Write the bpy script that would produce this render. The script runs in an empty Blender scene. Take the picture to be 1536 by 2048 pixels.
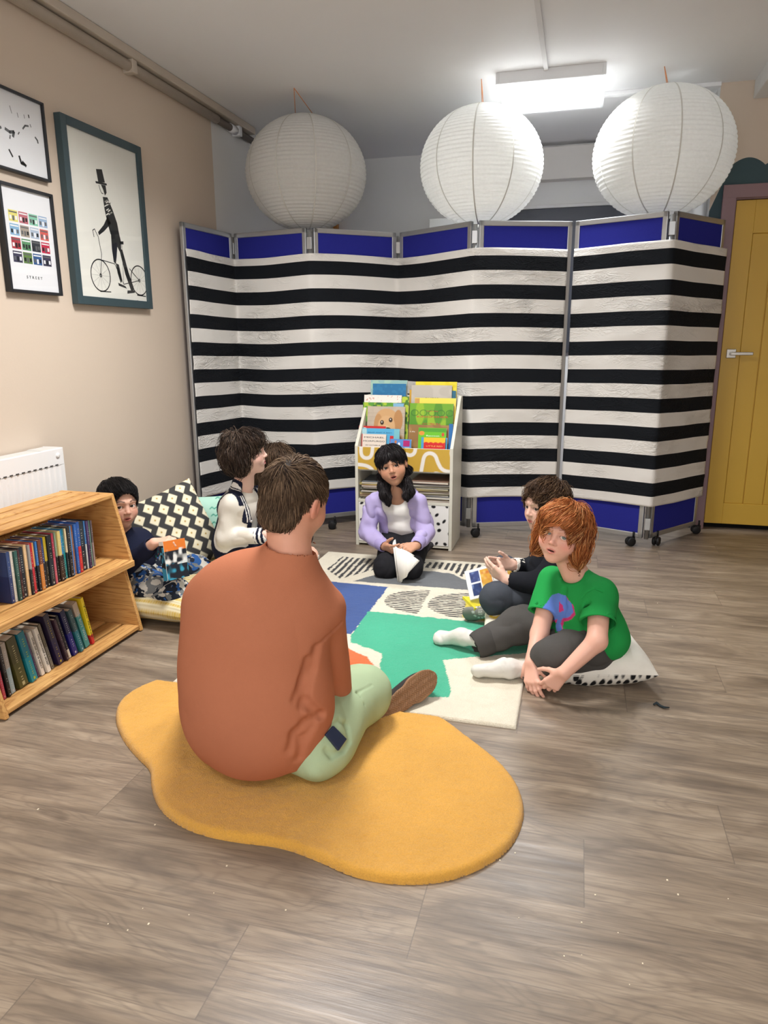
import bpy, bmesh, math, random
import numpy as np
from mathutils import Vector, Matrix
random.seed(7); np.random.seed(7)
SC = bpy.context.scene
COL = SC.collection
PI = math.pi
# ---------------------------------------------------------------- camera calibration (metres, Z up, wall runs along Y)
RC = np.array([[0.96588, 0.05592, -0.25289], [0.25896, -0.22544, 0.93921], [-0.00449, -0.97265, -0.23223]])
FPX, CAMH = 1429.0, 1.19
CAM = np.array([0, 0, CAMH])
def ray(px, py):
    v = np.array([px-768.0, py-1024.0, FPX]); return RC @ (v/np.linalg.norm(v))
def at(px, py, Y):
    r = ray(px, py); return CAM + r*(Y/r[1])
def atz(px, py, z=0.0):
    r = ray(px, py); return CAM + r*((z-CAMH)/r[2])
def atx(px, py, X):
    r = ray(px, py); return CAM + r*(X/r[0])
# ---------------------------------------------------------------- object helpers
def tag(o, label=None, cat=None, group=None, kind=None):
    if label: o['label'] = label
    if cat: o['category'] = cat
    if group: o['group'] = group
    if kind: o['kind'] = kind
    return o
def empty(name, loc=(0, 0, 0), rz=0.0, label=None, cat=None, group=None, rot=None):
    o = bpy.data.objects.new(name, None); COL.objects.link(o)
    o.empty_display_size = 0.05
    o.location = Vector([float(a) for a in loc]); o.rotation_euler = rot if rot else (0, 0, rz)
    return tag(o, label, cat, group)
def link(name, me, mats, parent=None, loc=None, rz=0.0):
    o = bpy.data.objects.new(name, me); COL.objects.link(o)
    for m in (mats if isinstance(mats, (list, tuple)) else [mats]): me.materials.append(m)
    if parent is not None: o.parent = parent
    if loc is not None: o.location = Vector([float(a) for a in loc])
    if rz: o.rotation_euler = (0, 0, rz)
    return o
class MB:
    """collects shapes; build() links them as ONE mesh"""
    def __init__(s): s.v = []; s.f = []; s.m = []; s.sm = []
    def add(s, vs, fs, m=0, smooth=False, M=None):
        b = len(s.v)
        for p in vs:
            p = Vector([float(a) for a in p]); s.v.append(M @ p if M else p)
        for f in fs: s.f.append([i+b for i in f]); s.m.append(m); s.sm.append(smooth)
    def bm(s, b, m=0, smooth=False, M=None):
        b.verts.index_update()
        s.add([v.co.copy() for v in b.verts], [[v.index for v in f.verts] for f in b.faces], m, smooth, M); b.free()
    def box(s, lo, hi, bev=0.0, m=0, M=None, seg=2):
        b = bmesh.new(); bmesh.ops.create_cube(b, size=1)
        for v in b.verts:
            for i in range(3): v.co[i] = lo[i] + (v.co[i]+.5)*(hi[i]-lo[i])
        if bev > 0: bmesh.ops.bevel(b, geom=b.edges[:], offset=bev, segments=seg, affect='EDGES', profile=.5)
        s.bm(b, m, False, M)
    def prism(s, poly, axis, a, b2, bev=0.0, m=0, M=None):
        """poly of 2D points extruded along axis 'x','y' or 'z' from a to b2"""
        def p3(u, w, t): return {'x': (t, u, w), 'y': (u, t, w), 'z': (u, w, t)}[axis]
        b = bmesh.new(); n = len(poly)
        A = [b.verts.new(p3(u, w, a)) for u, w in poly]; B = [b.verts.new(p3(u, w, b2)) for u, w in poly]
        b.faces.new(A); b.faces.new(B[::-1])
        for i in range(n): b.faces.new([A[i], B[i], B[(i+1) % n], A[(i+1) % n]])
        bmesh.ops.recalc_face_normals(b, faces=b.faces[:])
        if bev > 0: bmesh.ops.bevel(b, geom=b.edges[:], offset=bev, segments=2, affect='EDGES', profile=.5)
        s.bm(b, m, False, M)
    def tube(s, pts, r, n=8, m=0, caps=True):
        pts = [Vector([float(a) for a in p]) for p in pts]; k = len(pts)
        rs = r if isinstance(r, (list, tuple)) else [r]*k
        vs = []; fs = []; up = None
        for i, p in enumerate(pts):
            t = (pts[min(i+1, k-1)]-pts[max(i-1, 0)]).normalized()
            if up is None:
                up = t.orthogonal().normalized()
            up = (up - t*up.dot(t)).normalized(); sd = t.cross(up)
            for j in range(n):
                a = 2*PI*j/n; vs.append(p + (up*math.cos(a)+sd*math.sin(a))*rs[i])
        for i in range(k-1):
            for j in range(n): fs.append([i*n+j, i*n+(j+1) % n, (i+1)*n+(j+1) % n, (i+1)*n+j])
        if caps: fs.append(list(range(n))[::-1]); fs.append([(k-1)*n+j for j in range(n)])
        s.add(vs, fs, m, True)
    def lathe(s, prof, n=32, m=0, c=(0, 0, 0), M=None):
        vs = []; fs = []; k = len(prof)
        for r, z in prof:
            for j in range(n):
                a = 2*PI*j/n; vs.append((c[0]+r*math.cos(a), c[1]+r*math.sin(a), c[2]+z))
        for i in range(k-1):
            for j in range(n): fs.append([i*n+j, i*n+(j+1) % n, (i+1)*n+(j+1) % n, (i+1)*n+j])
        s.add(vs, fs, m, True, M)
    def text(s, txt, size, M, m=0, depth=0.0006, align='CENTER', width=None, font_shear=0.0):
        c = bpy.data.curves.new('t', 'FONT'); c.body = txt; c.size = size; c.align_x = align; c.align_y = 'CENTER'
        c.resolution_u = 2; c.extrude = depth; c.shear = font_shear
        o = bpy.data.objects.new('t', c); COL.objects.link(o)
        me = bpy.data.meshes.new_from_object(o.evaluated_get(bpy.context.evaluated_depsgraph_get()))
        vs = [v.co.copy() for v in me.vertices]
        if width and vs:
            w = max(v.x for v in vs)-min(v.x for v in vs)
            if w > 0:
                for v in vs: v.x *= width/w
        s.add(vs, [list(p.vertices) for p in me.polygons], m, False, M)
        bpy.data.objects.remove(o); bpy.data.curves.remove(c); bpy.data.meshes.remove(me)
    def build(s, name, mats, parent=None, loc=None, rz=0.0, smooth_angle=None):
        me = bpy.data.meshes.new(name); me.from_pydata(s.v, [], s.f)
        me.polygons.foreach_set('material_index', s.m); me.polygons.foreach_set('use_smooth', s.sm); me.update()
        return link(name, me, mats, parent, loc, rz)
def np_mesh(name, V, F, mats, parent=None, col=None, smooth=True, uv=None, fm=None):
    """mesh from numpy arrays; F (n,3) or (n,4); col = per-vertex rgb (linear) in attribute Col"""
    me = bpy.data.meshes.new(name); V = np.asarray(V, np.float32); F = np.asarray(F, np.int32); k = F.shape[1]
    me.vertices.add(len(V)); me.vertices.foreach_set('co', V.ravel())
    me.loops.add(F.size); me.loops.foreach_set('vertex_index', F.ravel())
    me.polygons.add(len(F)); me.polygons.foreach_set('loop_start', np.arange(0, F.size, k, dtype=np.int32))
    me.polygons.foreach_set('loop_total', np.full(len(F), k, np.int32))
    me.polygons.foreach_set('use_smooth', np.full(len(F), bool(smooth)))
    if fm is not None: me.polygons.foreach_set('material_index', np.asarray(fm, np.int32))
    me.update(calc_edges=True)
    if col is not None:
        a = me.color_attributes.new('Col', 'FLOAT_COLOR', 'POINT')
        c = np.ones((len(V), 4), np.float32); c[:, :3] = col; a.data.foreach_set('color', c.ravel())
    if uv is not None:
        l = me.uv_layers.new(name='UVMap'); l.data.foreach_set('uv', np.asarray(uv, np.float32)[F.ravel()].ravel())
    return link(name, me, mats, parent)
def children(o): return [c for c in bpy.data.objects if c.parent is o]
# ---------------------------------------------------------------- materials
def lin(c):
    return tuple((x/12.92 if x <= .04045 else ((x+.055)/1.055)**2.4) for x in [a/255.0 for a in c])
_MC = {}
class NT:
    def __init__(s, name):
        s.mat = bpy.data.materials.new(name); s.mat.use_nodes = True; s.t = s.mat.node_tree
        s.b = s.t.nodes['Principled BSDF']
    def n(s, typ, **kw):
        x = s.t.nodes.new(typ)
        for k, v in kw.items():
            if k.startswith('i_'):
                key = k[2:]; x.inputs[int(key) if key.isdigit() else key.replace('_', ' ')].default_value = v
            else: setattr(x, k, v)
        return x
    def l(s, a, b): s.t.links.new(a, b)
    def math(s, op, a, b=None, c=None):
        x = s.t.nodes.new('ShaderNodeMath'); x.operation = op
        for i, q in enumerate((a, b, c)):
            if q is None: continue
            if isinstance(q, (int, float)): x.inputs[i].default_value = q
            else: s.l(q, x.inputs[i])
        return x.outputs[0]
    def mix(s, f, a, b):
        x = s.t.nodes.new('ShaderNodeMix'); x.data_type = 'RGBA'
        for q, i in ((f, 0), (a, 6), (b, 7)):
            if isinstance(q, (int, float)): x.inputs[i].default_value = q
            elif isinstance(q, tuple): x.inputs[i].default_value = (*q[:3], 1)
            else: s.l(q, x.inputs[i])
        return x.outputs[2]
    def obj(s): return s.n('ShaderNodeTexCoord').outputs['Object']
    def pos(s): return s.n('ShaderNodeNewGeometry').outputs['Position']
    def mapping(s, v, scale=(1, 1, 1), rot=(0, 0, 0), loc=(0, 0, 0)):
        x = s.n('ShaderNodeMapping'); s.l(v, x.inputs[0]); x.inputs['Scale'].default_value = scale
        x.inputs['Rotation'].default_value = rot; x.inputs['Location'].default_value = loc; return x.outputs[0]
    def noise(s, v, scale, detail=3.0, rough=.55, dist=0.0):
        x = s.n('ShaderNodeTexNoise'); s.l(v, x.inputs['Vector']); x.inputs['Scale'].default_value = scale
        x.inputs['Detail'].default_value = detail; x.inputs['Roughness'].default_value = rough
        x.inputs['Distortion'].default_value = dist; return x.outputs['Fac']
    def ramp(s, f, stops):
        x = s.n('ShaderNodeValToRGB'); e = x.color_ramp.elements
        while len(e) < len(stops): e.new(.5)
        for q, (p, c) in zip(e, stops): q.position = p; q.color = (*c[:3], 1)
        s.l(f, x.inputs[0]); return x.outputs[0]
    def bump(s, h, strength=.2, dist=.01):
        x = s.n('ShaderNodeBump'); s.l(h, x.inputs['Height']); x.inputs['Strength'].default_value = strength
        x.inputs['Distance'].default_value = dist; s.l(x.outputs[0], s.b.inputs['Normal'])
    def out(s, col=None, rough=None, spec=None, metal=None):
        if col is not None:
            if isinstance(col, tuple): s.b.inputs['Base Color'].default_value = (*col[:3], 1)
            else: s.l(col, s.b.inputs['Base Color'])
        if rough is not None:
            if isinstance(rough, (int, float)): s.b.inputs['Roughness'].default_value = rough
            else: s.l(rough, s.b.inputs['Roughness'])
        if spec is not None: s.b.inputs['Specular IOR Level'].default_value = spec
        if metal is not None: s.b.inputs['Metallic'].default_value = metal
        return s.mat
def plain(rgb, rough=.6, var=.06, scale=12.0, spec=.3, metal=0.0, bump=0.0, bscale=200.0):
    key = ('p', rgb, rough, var, scale, spec, metal, bump, bscale)
    if key in _MC: return _MC[key]
    t = NT('mat_%d' % len(_MC)); c = lin(rgb); v = t.obj()
    if var > 0:
        f = t.noise(v, scale, 4)
        col = t.mix(f, tuple(x*(1-var) for x in c), tuple(min(1, x*(1+var)) for x in c))
    else: col = c
    if bump > 0: t.bump(t.noise(v, bscale, 2), bump, .002)
    _MC[key] = t.out(col, rough, spec, metal); return _MC[key]
def fabric(rgb, var=.08, bump=.35, bscale=420.0, scale=9.0, fuzz=.0):
    key = ('f', rgb, var, bump, bscale, scale, fuzz)
    if key in _MC: return _MC[key]
    t = NT('fabric_%d' % len(_MC)); c = lin(rgb); v = t.obj(); f = t.noise(v, scale, 5); g = t.noise(v, bscale, 2)
    col = t.mix(f, tuple(x*(1-var) for x in c), tuple(min(1, x*(1+var)) for x in c))
    t.bump(g, bump, .0015); t.out(col, .9, .15)
    if fuzz > 0:
        t.b.inputs['Sheen Weight'].default_value = fuzz; t.b.inputs['Sheen Roughness'].default_value = .5
    _MC[key] = t.mat; return t.mat
def vcol(rough=.6, spec=.3, bump=.0, bscale=300.0, var=.0, vscale=60.0, sss=0.0, key=None):
    k = ('v', rough, spec, bump, bscale, var, vscale, sss)
    if k in _MC: return _MC[k]
    t = NT('vcol_%d' % len(_MC)); a = t.n('ShaderNodeVertexColor', layer_name='Col').outputs[0]; v = t.obj()
    if var > 0:
        f = t.noise(v, vscale, 4); hs = t.n('ShaderNodeHueSaturation'); t.l(a, hs.inputs['Color'])
        t.l(t.math('MULTIPLY_ADD', f, var*2, 1-var), hs.inputs['Value']); a = hs.outputs[0]
    if bump > 0: t.bump(t.noise(v, bscale, 3), bump, .002)
    t.out(a, rough, spec)
    if sss > 0:
        t.b.inputs['Subsurface Weight'].default_value = sss; t.b.inputs['Subsurface Radius'].default_value = (.012, .005, .003)
        t.b.inputs['Subsurface Scale'].default_value = .6
    _MC[k] = t.mat; return t.mat
# ---------------------------------------------------------------- implicit-surface modelling in numpy
F32 = np.float32
def V3(*a): return np.array(a if len(a) == 3 else a[0], dtype=F32)
class Cap:                                            # tapered capsule
    def __init__(s, a, b, ra, rb=None):
        s.a = V3(a); s.b = V3(b); s.ra = ra; s.rb = ra if rb is None else rb
        s.ba = s.b-s.a; s.l2 = max(float(s.ba@s.ba), 1e-9)
    def __call__(s, p):
        t = np.clip(((p-s.a)@s.ba)/s.l2, 0, 1)
        d = p-s.a-t[:, None]*s.ba
        return np.sqrt(np.einsum('ij,ij->i', d, d))-(s.ra+(s.rb-s.ra)*t)
class Ell:                                            # ellipsoid with rotation matrix (columns = axes)
    def __init__(s, c, r, R=None): s.c = V3(c); s.r = V3(r); s.R = None if R is None else np.asarray(R, F32)
    def __call__(s, p):
        q = p-s.c
        if s.R is not None: q = q@s.R
        k0 = np.sqrt(((q/s.r)**2).sum(1)); k1 = np.sqrt(((q/(s.r*s.r))**2).sum(1))
        return np.where(k1 > 1e-6, k0*(k0-1)/np.maximum(k1, 1e-6), -s.r.min())
class RBox:                                           # rounded box
    def __init__(s, c, h, rad, R=None): s.c = V3(c); s.h = V3(h)-rad; s.rad = rad; s.R = None if R is None else np.asarray(R, F32)
    def __call__(s, p):
        q = p-s.c
        if s.R is not None: q = q@s.R
        q = np.abs(q)-s.h
        return np.sqrt((np.maximum(q, 0)**2).sum(1))+np.minimum(q.max(1), 0)-s.rad
class Half:                                           # half space: negative on the side opposite n
    def __init__(s, c, n): s.c = V3(c); n = V3(n); s.n = n/np.linalg.norm(n)
    def __call__(s, p): return (p-s.c)@s.n
class Fn:
    def __init__(s, f): s.f = f
    def __call__(s, p): return s.f(p)
def smin(a, b, k):
    if k <= 0: return np.minimum(a, b)
    h = np.maximum(k-np.abs(a-b), 0)/k
    return np.minimum(a, b)-h*h*k*.25
def smax(a, b, k): return -smin(-a, -b, k)
_rs = np.random.RandomState(3); _PERM = _rs.rand(64, 64, 64).astype(F32)
def vnoise(p):                                        # value noise -1..1
    i = np.floor(p).astype(np.int32); f = (p-i).astype(F32); f = f*f*(3-2*f)
    x0, y0, z0 = (i & 63).T; x1, y1, z1 = ((i+1) & 63).T; u, v, w = f.T; T = _PERM
    a = T[x0, y0, z0]*(1-u)+T[x1, y0, z0]*u; b = T[x0, y1, z0]*(1-u)+T[x1, y1, z0]*u
    c = T[x0, y0, z1]*(1-u)+T[x1, y0, z1]*u; d = T[x0, y1, z1]*(1-u)+T[x1, y1, z1]*u
    return ((a*(1-v)+b*v)*(1-w)+(c*(1-v)+d*v)*w)*2-1
def folds(amp, scale=(14, 14, 14), seed=0.0, ridged=True):
    """cloth folds: sharp-crested noise"""
    sc = V3(scale)
    def f(p):
        q = p*sc+seed; n = vnoise(q+.6*vnoise(q*.7+9)[:, None])
        if ridged: n = 1-2*np.abs(n)
        return amp*(n+.35*vnoise(q*2.3+5))
    return f
class SDF:
    def __init__(s): s.ops = []; s.disp = None
    def u(s, prim, k=.0): s.ops.append(('u', prim, k)); return s
    def sub(s, prim, k=.0): s.ops.append(('s', prim, k)); return s
    def cut(s, prim, k=.0): s.ops.append(('i', prim, k)); return s
    def ev(s, p, ops=None):
        d = None
        for o, f, k in (s.ops if ops is None else ops):
            x = f(p)
            if d is None: d = x
            elif o == 'u': d = smin(d, x, k)
            elif o == 's': d = smax(d, -x, k)
            else: d = smax(d, x, k)
        if s.disp is not None: d = d+s.disp(p)
        return d.astype(F32)
    def cull(s, c, r):
        p = c[None, :]; vals = [float(f(p)[0]) for o, f, k in s.ops]
        us = [v for v, (o, f, k) in zip(vals, s.ops) if o == 'u']; m = min(us); out = []
        for v, op in zip(vals, s.ops):
            o, f, k = op
            if o == 'u' and v-r*1.25 > m+r*1.25+k+.01: continue
            if o == 's' and v-r*1.3 > k+.01: continue
            out.append(op)
        if not out or out[0][0] != 'u':
            for q in s.ops:
                if q[0] == 'u': out = [q]+out; break
        return out
    def mesh(s, lo, hi, h, margin=.012):
        """sparse surface nets -> V, F"""
        lo = np.asarray(lo, F32); n = (np.ceil((np.asarray(hi)-lo)/h/8).astype(int))*8+8
        G = np.full(n, 1.0, F32); B = 8; S = 32
        ax = np.arange(B)
        off = np.stack(np.meshgrid(ax, ax, ax, indexing='ij'), -1).reshape(-1, 3)
        for I in range(0, n[0], S):
            for J in range(0, n[1], S):
                for K in range(0, n[2], S):
                    c = lo+(np.array([I, J, K])+S/2)*h; r = S*h*.87
                    ops = s.cull(c.astype(F32), r)
                    bl = [(i, j, k) for i in range(I, min(I+S, n[0]), B) for j in range(J, min(J+S, n[1]), B) for k in range(K, min(K+S, n[2]), B)]
                    bl = np.array(bl); bc = (lo+(bl+B/2)*h).astype(F32); dv = s.ev(bc, ops)
                    near = np.abs(dv) < B*h*.87*1.25+margin
                    for q, dd in zip(bl[~near], dv[~near]):
                        if dd < 0: G[q[0]:q[0]+B, q[1]:q[1]+B, q[2]:q[2]+B] = -1
                    kb = bl[near]
                    if len(kb) == 0: continue
                    idx = (kb[:, None, :]+off[None]).reshape(-1, 3)
                    G[idx[:, 0], idx[:, 1], idx[:, 2]] = s.ev((lo+idx*F32(h)).astype(F32), ops)
        return s.nets(G, lo, h)
    def nets(s, G, lo, h):
        sg = G < 0; n = np.array(G.shape)
        cnt = np.zeros(n-1, np.int8)
        for a in (0, 1):
            for b in (0, 1):
                for c in (0, 1): cnt += sg[a:n[0]-1+a, b:n[1]-1+b, c:n[2]-1+c]
        act = (cnt > 0) & (cnt < 8); cells = np.argwhere(act); ids = np.full(n-1, -1, np.int32); ids[act] = np.arange(len(cells))
        cn = np.array([(a, b, c) for a in (0, 1) for b in (0, 1) for c in (0, 1)])
        val = np.stack([G[cells[:, 0]+a, cells[:, 1]+b, cells[:, 2]+c] for a, b, c in cn], 1)
        acc = np.zeros((len(cells), 3), F32); w = np.zeros(len(cells), F32)
        for i in range(8):
            for j in range(i+1, 8):
                if np.abs(cn[i]-cn[j]).sum() != 1: continue
                m = (val[:, i] < 0) != (val[:, j] < 0); t = val[:, i]/np.where(m, val[:, i]-val[:, j], 1)
                p = cn[i]+(cn[j]-cn[i])*t[:, None]; acc += np.where(m[:, None], p, 0); w += m
        V = (lo+(cells+acc/w[:, None])*h).astype(F32)
        g = s.grad(V, h*.5); d = s.ev(V); V = V-np.clip(d, -h, h)[:, None]*g*.9     # pull on to the surface
        Q = []
        for axis in range(3):
            e = [slice(None)]*3; e2 = [slice(None)]*3; e[axis] = slice(0, n[axis]-1); e2[axis] = slice(1, n[axis])
            A = sg[tuple(e)]; Bm = sg[tuple(e2)]; X = np.argwhere(A != Bm); a1, a2 = (axis+1) % 3, (axis+2) % 3
            X = X[(X[:, a1] > 0) & (X[:, a2] > 0) & (X[:, a1] < n[a1]-1) & (X[:, a2] < n[a2]-1)]
            flip = A[X[:, 0], X[:, 1], X[:, 2]]
            def cid(d1, d2):
                y = X.copy(); y[:, a1] -= d1; y[:, a2] -= d2; return ids[y[:, 0], y[:, 1], y[:, 2]]
            q = np.stack([cid(1, 1), cid(0, 1), cid(0, 0), cid(1, 0)], 1)
            q[~flip] = q[~flip][:, ::-1]; Q.append(q)
        Q = np.concatenate(Q); Q = Q[(Q >= 0).all(1)]
        return V, Q
    def grad(s, p, e=.002):
        g = np.stack([s.ev(p+V3(*(e*np.eye(3)[i])))-s.ev(p-V3(*(e*np.eye(3)[i]))) for i in range(3)], 1)
        return g/np.maximum(np.linalg.norm(g, axis=1, keepdims=True), 1e-9)
def sdf_obj(name, S, lo, hi, h, mats, parent=None, colf=None):
    V, Q = S.mesh(lo, hi, h)
    return np_mesh(name, V, Q, mats, parent, None if colf is None else colf(V))
def rotm(x, y, z):                                    # euler xyz (degrees) -> 3x3, applied z*y*x
    return np.array(Matrix.Rotation(math.radians(z), 3, 'Z') @ Matrix.Rotation(math.radians(y), 3, 'Y') @ Matrix.Rotation(math.radians(x), 3, 'X'))
def unit(v): v = np.asarray(v, float); return v/max(np.linalg.norm(v), 1e-9)
LP = (40.0, 46.0, 36.0, 12.0); EXPO = 0.12
# ================================================================ the room
H = 2.615; XL = -2.30; YD = 4.875; YB = 5.99; XC = 0.69; XR = 3.0; YN = -1.6
WHITE = plain((226, 226, 228), .75, .03, 3, .2)
def m_floor():
    t = NT('grey_oak_plank_floor'); p = t.pos(); s = t.n('ShaderNodeSeparateXYZ'); t.l(p, s.inputs[0]); X, Y = s.outputs[0], s.outputs[1]
    ry = t.math('DIVIDE', t.math('SUBTRACT', Y, 1.142), .225); row = t.math('FLOOR', ry)
    px = t.math('DIVIDE', t.math('ADD', t.math('SUBTRACT', X, t.math('MULTIPLY', row, .34)), .265), 1.22); pid = t.math('FLOOR', px)
    cb = t.n('ShaderNodeCombineXYZ'); t.l(row, cb.inputs[0]); t.l(pid, cb.inputs[1])
    wn = t.n('ShaderNodeTexWhiteNoise'); t.l(cb.outputs[0], wn.inputs[0]); rnd = wn.outputs['Value']; rc = wn.outputs['Color']
    off = t.n('ShaderNodeVectorMath', operation='SCALE'); t.l(rc, off.inputs[0]); off.inputs['Scale'].default_value = 30
    v = t.n('ShaderNodeVectorMath', operation='ADD'); t.l(p, v.inputs[0]); t.l(off.outputs[0], v.inputs[1])
    vec = v.outputs[0]
    cloud = t.noise(t.mapping(vec, (1.6, 7, 1)), 1.6, 4, .55, .8)
    cath = t.noise(t.mapping(vec, (.9, 5, 1)), 1.7, 2, .5, 1.2)
    rings = t.math('ABSOLUTE', t.math('SINE', t.math('MULTIPLY', cath, 46)))
    fine = t.noise(t.mapping(vec, (7, 150, 1)), 1.0, 3, .6)
    fine2 = t.noise(t.mapping(vec, (2.5, 46, 1)), 1.0, 4, .6, .4)
    spots = t.noise(t.mapping(vec, (3, 6, 1)), 2.2, 2)
    c = t.ramp(cloud, [(.28, lin((106, 93, 80))), (.5, lin((142, 126, 108))), (.74, lin((170, 154, 134)))])
    c = t.mix(t.math('MULTIPLY', t.math('POWER', rings, 6.0), .28), c, lin((98, 86, 77)))
    c = t.mix(t.math('MULTIPLY', t.math('SMOOTH_MIN', t.math('MULTIPLY', t.math('MAXIMUM', t.math('SUBTRACT', fine, .5), 0), 5), 1, .1), .5), c, lin((94, 83, 75)))
    c = t.mix(t.math('MULTIPLY', t.math('MAXIMUM', t.math('SUBTRACT', fine2, .5), 0), 2.2), c, lin((88, 77, 69)))
    c = t.mix(t.math('MULTIPLY', t.math('MAXIMUM', t.math('SUBTRACT', spots, .66), 0), 4.0), c, lin((80, 68, 60)))
    hs = t.n('ShaderNodeHueSaturation'); t.l(c, hs.inputs['Color']); t.l(t.math('MULTIPLY_ADD', rnd, .20, .88), hs.inputs['Value'])
    fy = t.math('FRACT', ry); fx = t.math('FRACT', px)
    ey = t.math('LESS_THAN', t.math('MINIMUM', fy, t.math('SUBTRACT', 1, fy)), .006)
    ex = t.math('LESS_THAN', t.math('MINIMUM', fx, t.math('SUBTRACT', 1, fx)), .0011)
    g = t.math('MAXIMUM', t.math('MULTIPLY', ey, .6), ex)
    c = t.mix(t.math('MULTIPLY', g, .55), hs.outputs[0], lin((92, 82, 74)))
    t.bump(t.math('SUBTRACT', t.math('ADD', fine, t.math('MULTIPLY', fine2, .6)), g), .22, .0012)
    r = t.math('MULTIPLY_ADD', fine2, .28, .22)
    return t.out(c, r, .5)
def m_wall(rgb):
    t = NT('painted_plaster'); p = t.pos(); f = t.noise(p, 1.3, 4); c = lin(rgb)
    col = t.mix(f, tuple(x*.96 for x in c), tuple(x*1.03 for x in c))
    t.bump(t.math('ADD', t.noise(p, 90, 3), t.math('MULTIPLY', t.noise(p, 6, 3), 2)), .12, .002)
    return t.out(col, .62, .25)
BEIGE = m_wall((211, 195, 178)); WALLW = m_wall((231, 230, 228)); TEAL = m_wall((62, 82, 88)); CEIL = m_wall((240, 240, 242))
def struct(name, vs, fs, m, label=None):
    b = MB(); b.add(vs, fs); o = b.build(name, m); o['kind'] = 'structure'
    if label: o['label'] = label; 
    return o
def slab(name, lo, hi, m, bev=0):
    b = MB(); b.box(lo, hi, bev); o = b.build(name, m); o['kind'] = 'structure'; return o
slab('floor', (XL-.2, YN-.2, -.1), (XR+.2, YB+.2, 0), m_floor())
slab('ceiling', (XL-.2, YN-.2, H), (XR+.2, YB+.2, H+.1), CEIL)
b = MB(); b.box((XL-.12, YN-.1, 0), (XL, 4.44, H), m=0); b.box((XL-.12, 4.44, 0), (XL, YB+.1, H), m=1)
o = b.build('wall_left', [BEIGE, WALLW]); o['kind'] = 'structure'
slab('wall_back', (XL-.1, YB, 0), (XC+.12, YB+.12, H), WALLW)
slab('wall_alcove', (XC, YD+.1, 0), (XC+.1, YB, H), WALLW)
slab('wall_right', (XR, YN-.1, 0), (XR+.12, YD+.12, H), m_wall((214, 200, 186)))
slab('wall_front', (XL-.1, YN-.12, 0), (XR+.1, YN, H), m_wall((222, 218, 210)))
# wall with the door: beige above, scalloped teal paint below (door hole left open)
DX0, DX1, DZ = 0.838, 1.62, 1.985
def teal_top(x):
    u = (x-0.69)/.29; ph = u-math.floor(u)
    if x < .78: return 1.93+(x-.69)*2.6
    ph = ((x-.78)/.19) % 1.0
    return 2.165+.048*math.sin(PI*ph)**.8
b = MB(); N = 150
xs = [XC+(XR-XC)*i/N for i in range(N+1)]
def wcol(x0, x1, z0, z1, z0b, z1b, m):
    b.add([(x0, YD, z0), (x1, YD, z0b), (x1, YD, z1b), (x0, YD, z1)], [(0, 1, 2, 3)], m)
for i in range(N):
    x0, x1 = xs[i], xs[i+1]; t0, t1 = teal_top(x0), teal_top(x1)
    wcol(x0, x1, t0, H, t1, H, 0)
    zb = 0.0 if (x1 < DX0-.03 or x0 > DX1+.03) else DZ+.02
    wcol(x0, x1, zb, t0, zb, t1, 1)
b.add([(XC, YD, 0), (XC, YD, H), (XC, YD+.12, H), (XC, YD+.12, 0)], [(0, 1, 2, 3)], 2)
b.add([(DX0-.03, YD, 0), (DX0-.03, YD, DZ+.03), (DX0-.03, YD+.12, DZ+.03), (DX0-.03, YD+.12, 0)], [(0, 1, 2, 3)], 1)
o = b.build('wall_door', [BEIGE, TEAL, WALLW]); o['kind'] = 'structure'
# door frame
LILAC = plain((140, 113, 117), .45, .05, 6, .4)
b = MB(); aw = .075
b.box((DX0-.008-aw, YD-.022, 0), (DX0-.008, YD, DZ+.008+aw), .004); b.box((DX1+.008, YD-.022, 0), (DX1+.008+aw, YD, DZ+.008+aw), .004)
b.box((DX0-.008-aw, YD-.0225, DZ+.008), (DX1+.008+aw, YD, DZ+.008+aw), .004)
b.box((DX0-.022, YD-.003, 0), (DX0-.004, YD+.1, DZ+.004)); b.box((DX1+.004, YD-.003, 0), (DX1+.022, YD+.1, DZ+.004)); b.box((DX0-.022, YD-.003, DZ+.003), (DX1+.022, YD+.1, DZ+.02))
o = b.build('trim_1', LILAC); o['kind'] = 'structure'
# yellow door with three grooved boards in a sunk panel
YEL = plain((208, 168, 66), .38, .04, 4, .45)
b = MB(); y0, y1 = YD+.012, YD+.05
px0, px1, pz0, pz1 = DX0+.105, DX1-.105, .17, 1.80
b.box((DX0, y0, .035), (px0, y1, DZ), .002); b.box((px1, y0, .035), (DX1, y1, DZ), .002)
b.box((px0, y0, .035), (px1, y1, pz0), .002); b.box((px0, y0, pz1), (px1, y1, DZ), .002)
nb = 5; w = (px1-px0)/nb
for i in range(nb): b.box((px0+i*w+.002, y0+.006, pz0), (px0+(i+1)*w-.002, y1-.002, pz1), .004)
b.box((px0, y0+.014, pz0), (px1, y1-.003, pz1))
door = b.build('door_1', YEL); door['kind'] = 'structure'
STEEL = plain((190, 186, 180), .3, .02, 5, .5, .9)
b = MB(); hx, hz = .893, 1.108
b.box((hx-.027, y0-.010, hz-.027), (hx+.027, y0-.0005, hz+.027), .003)
b.tube([(hx, y0-.009, hz), (hx, y0-.045, hz)], .009, 12); b.box((hx-.010, y0-.054, hz-.0095), (hx+.115, y0-.042, hz+.0095), .003)
b.build('door_handle', STEEL, door)
slab('trim_2', (DX0-.02, YD+.06, 0), (DX1+.02, YD+.1, DZ), plain((16, 15, 15), .9))      # near-black slab, the darkness behind the door gap put into its colour
# ceiling joint strip between room and alcove, boxed duct at top right
slab('trim_3', (.02, YD-.03, H-.022), (XC, YD+.02, H), CEIL, .003)
slab('trim_4', (.866, 1.0, H-.098), (XR, YD-.002, H), plain((228, 229, 230), .6), .004)
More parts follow.
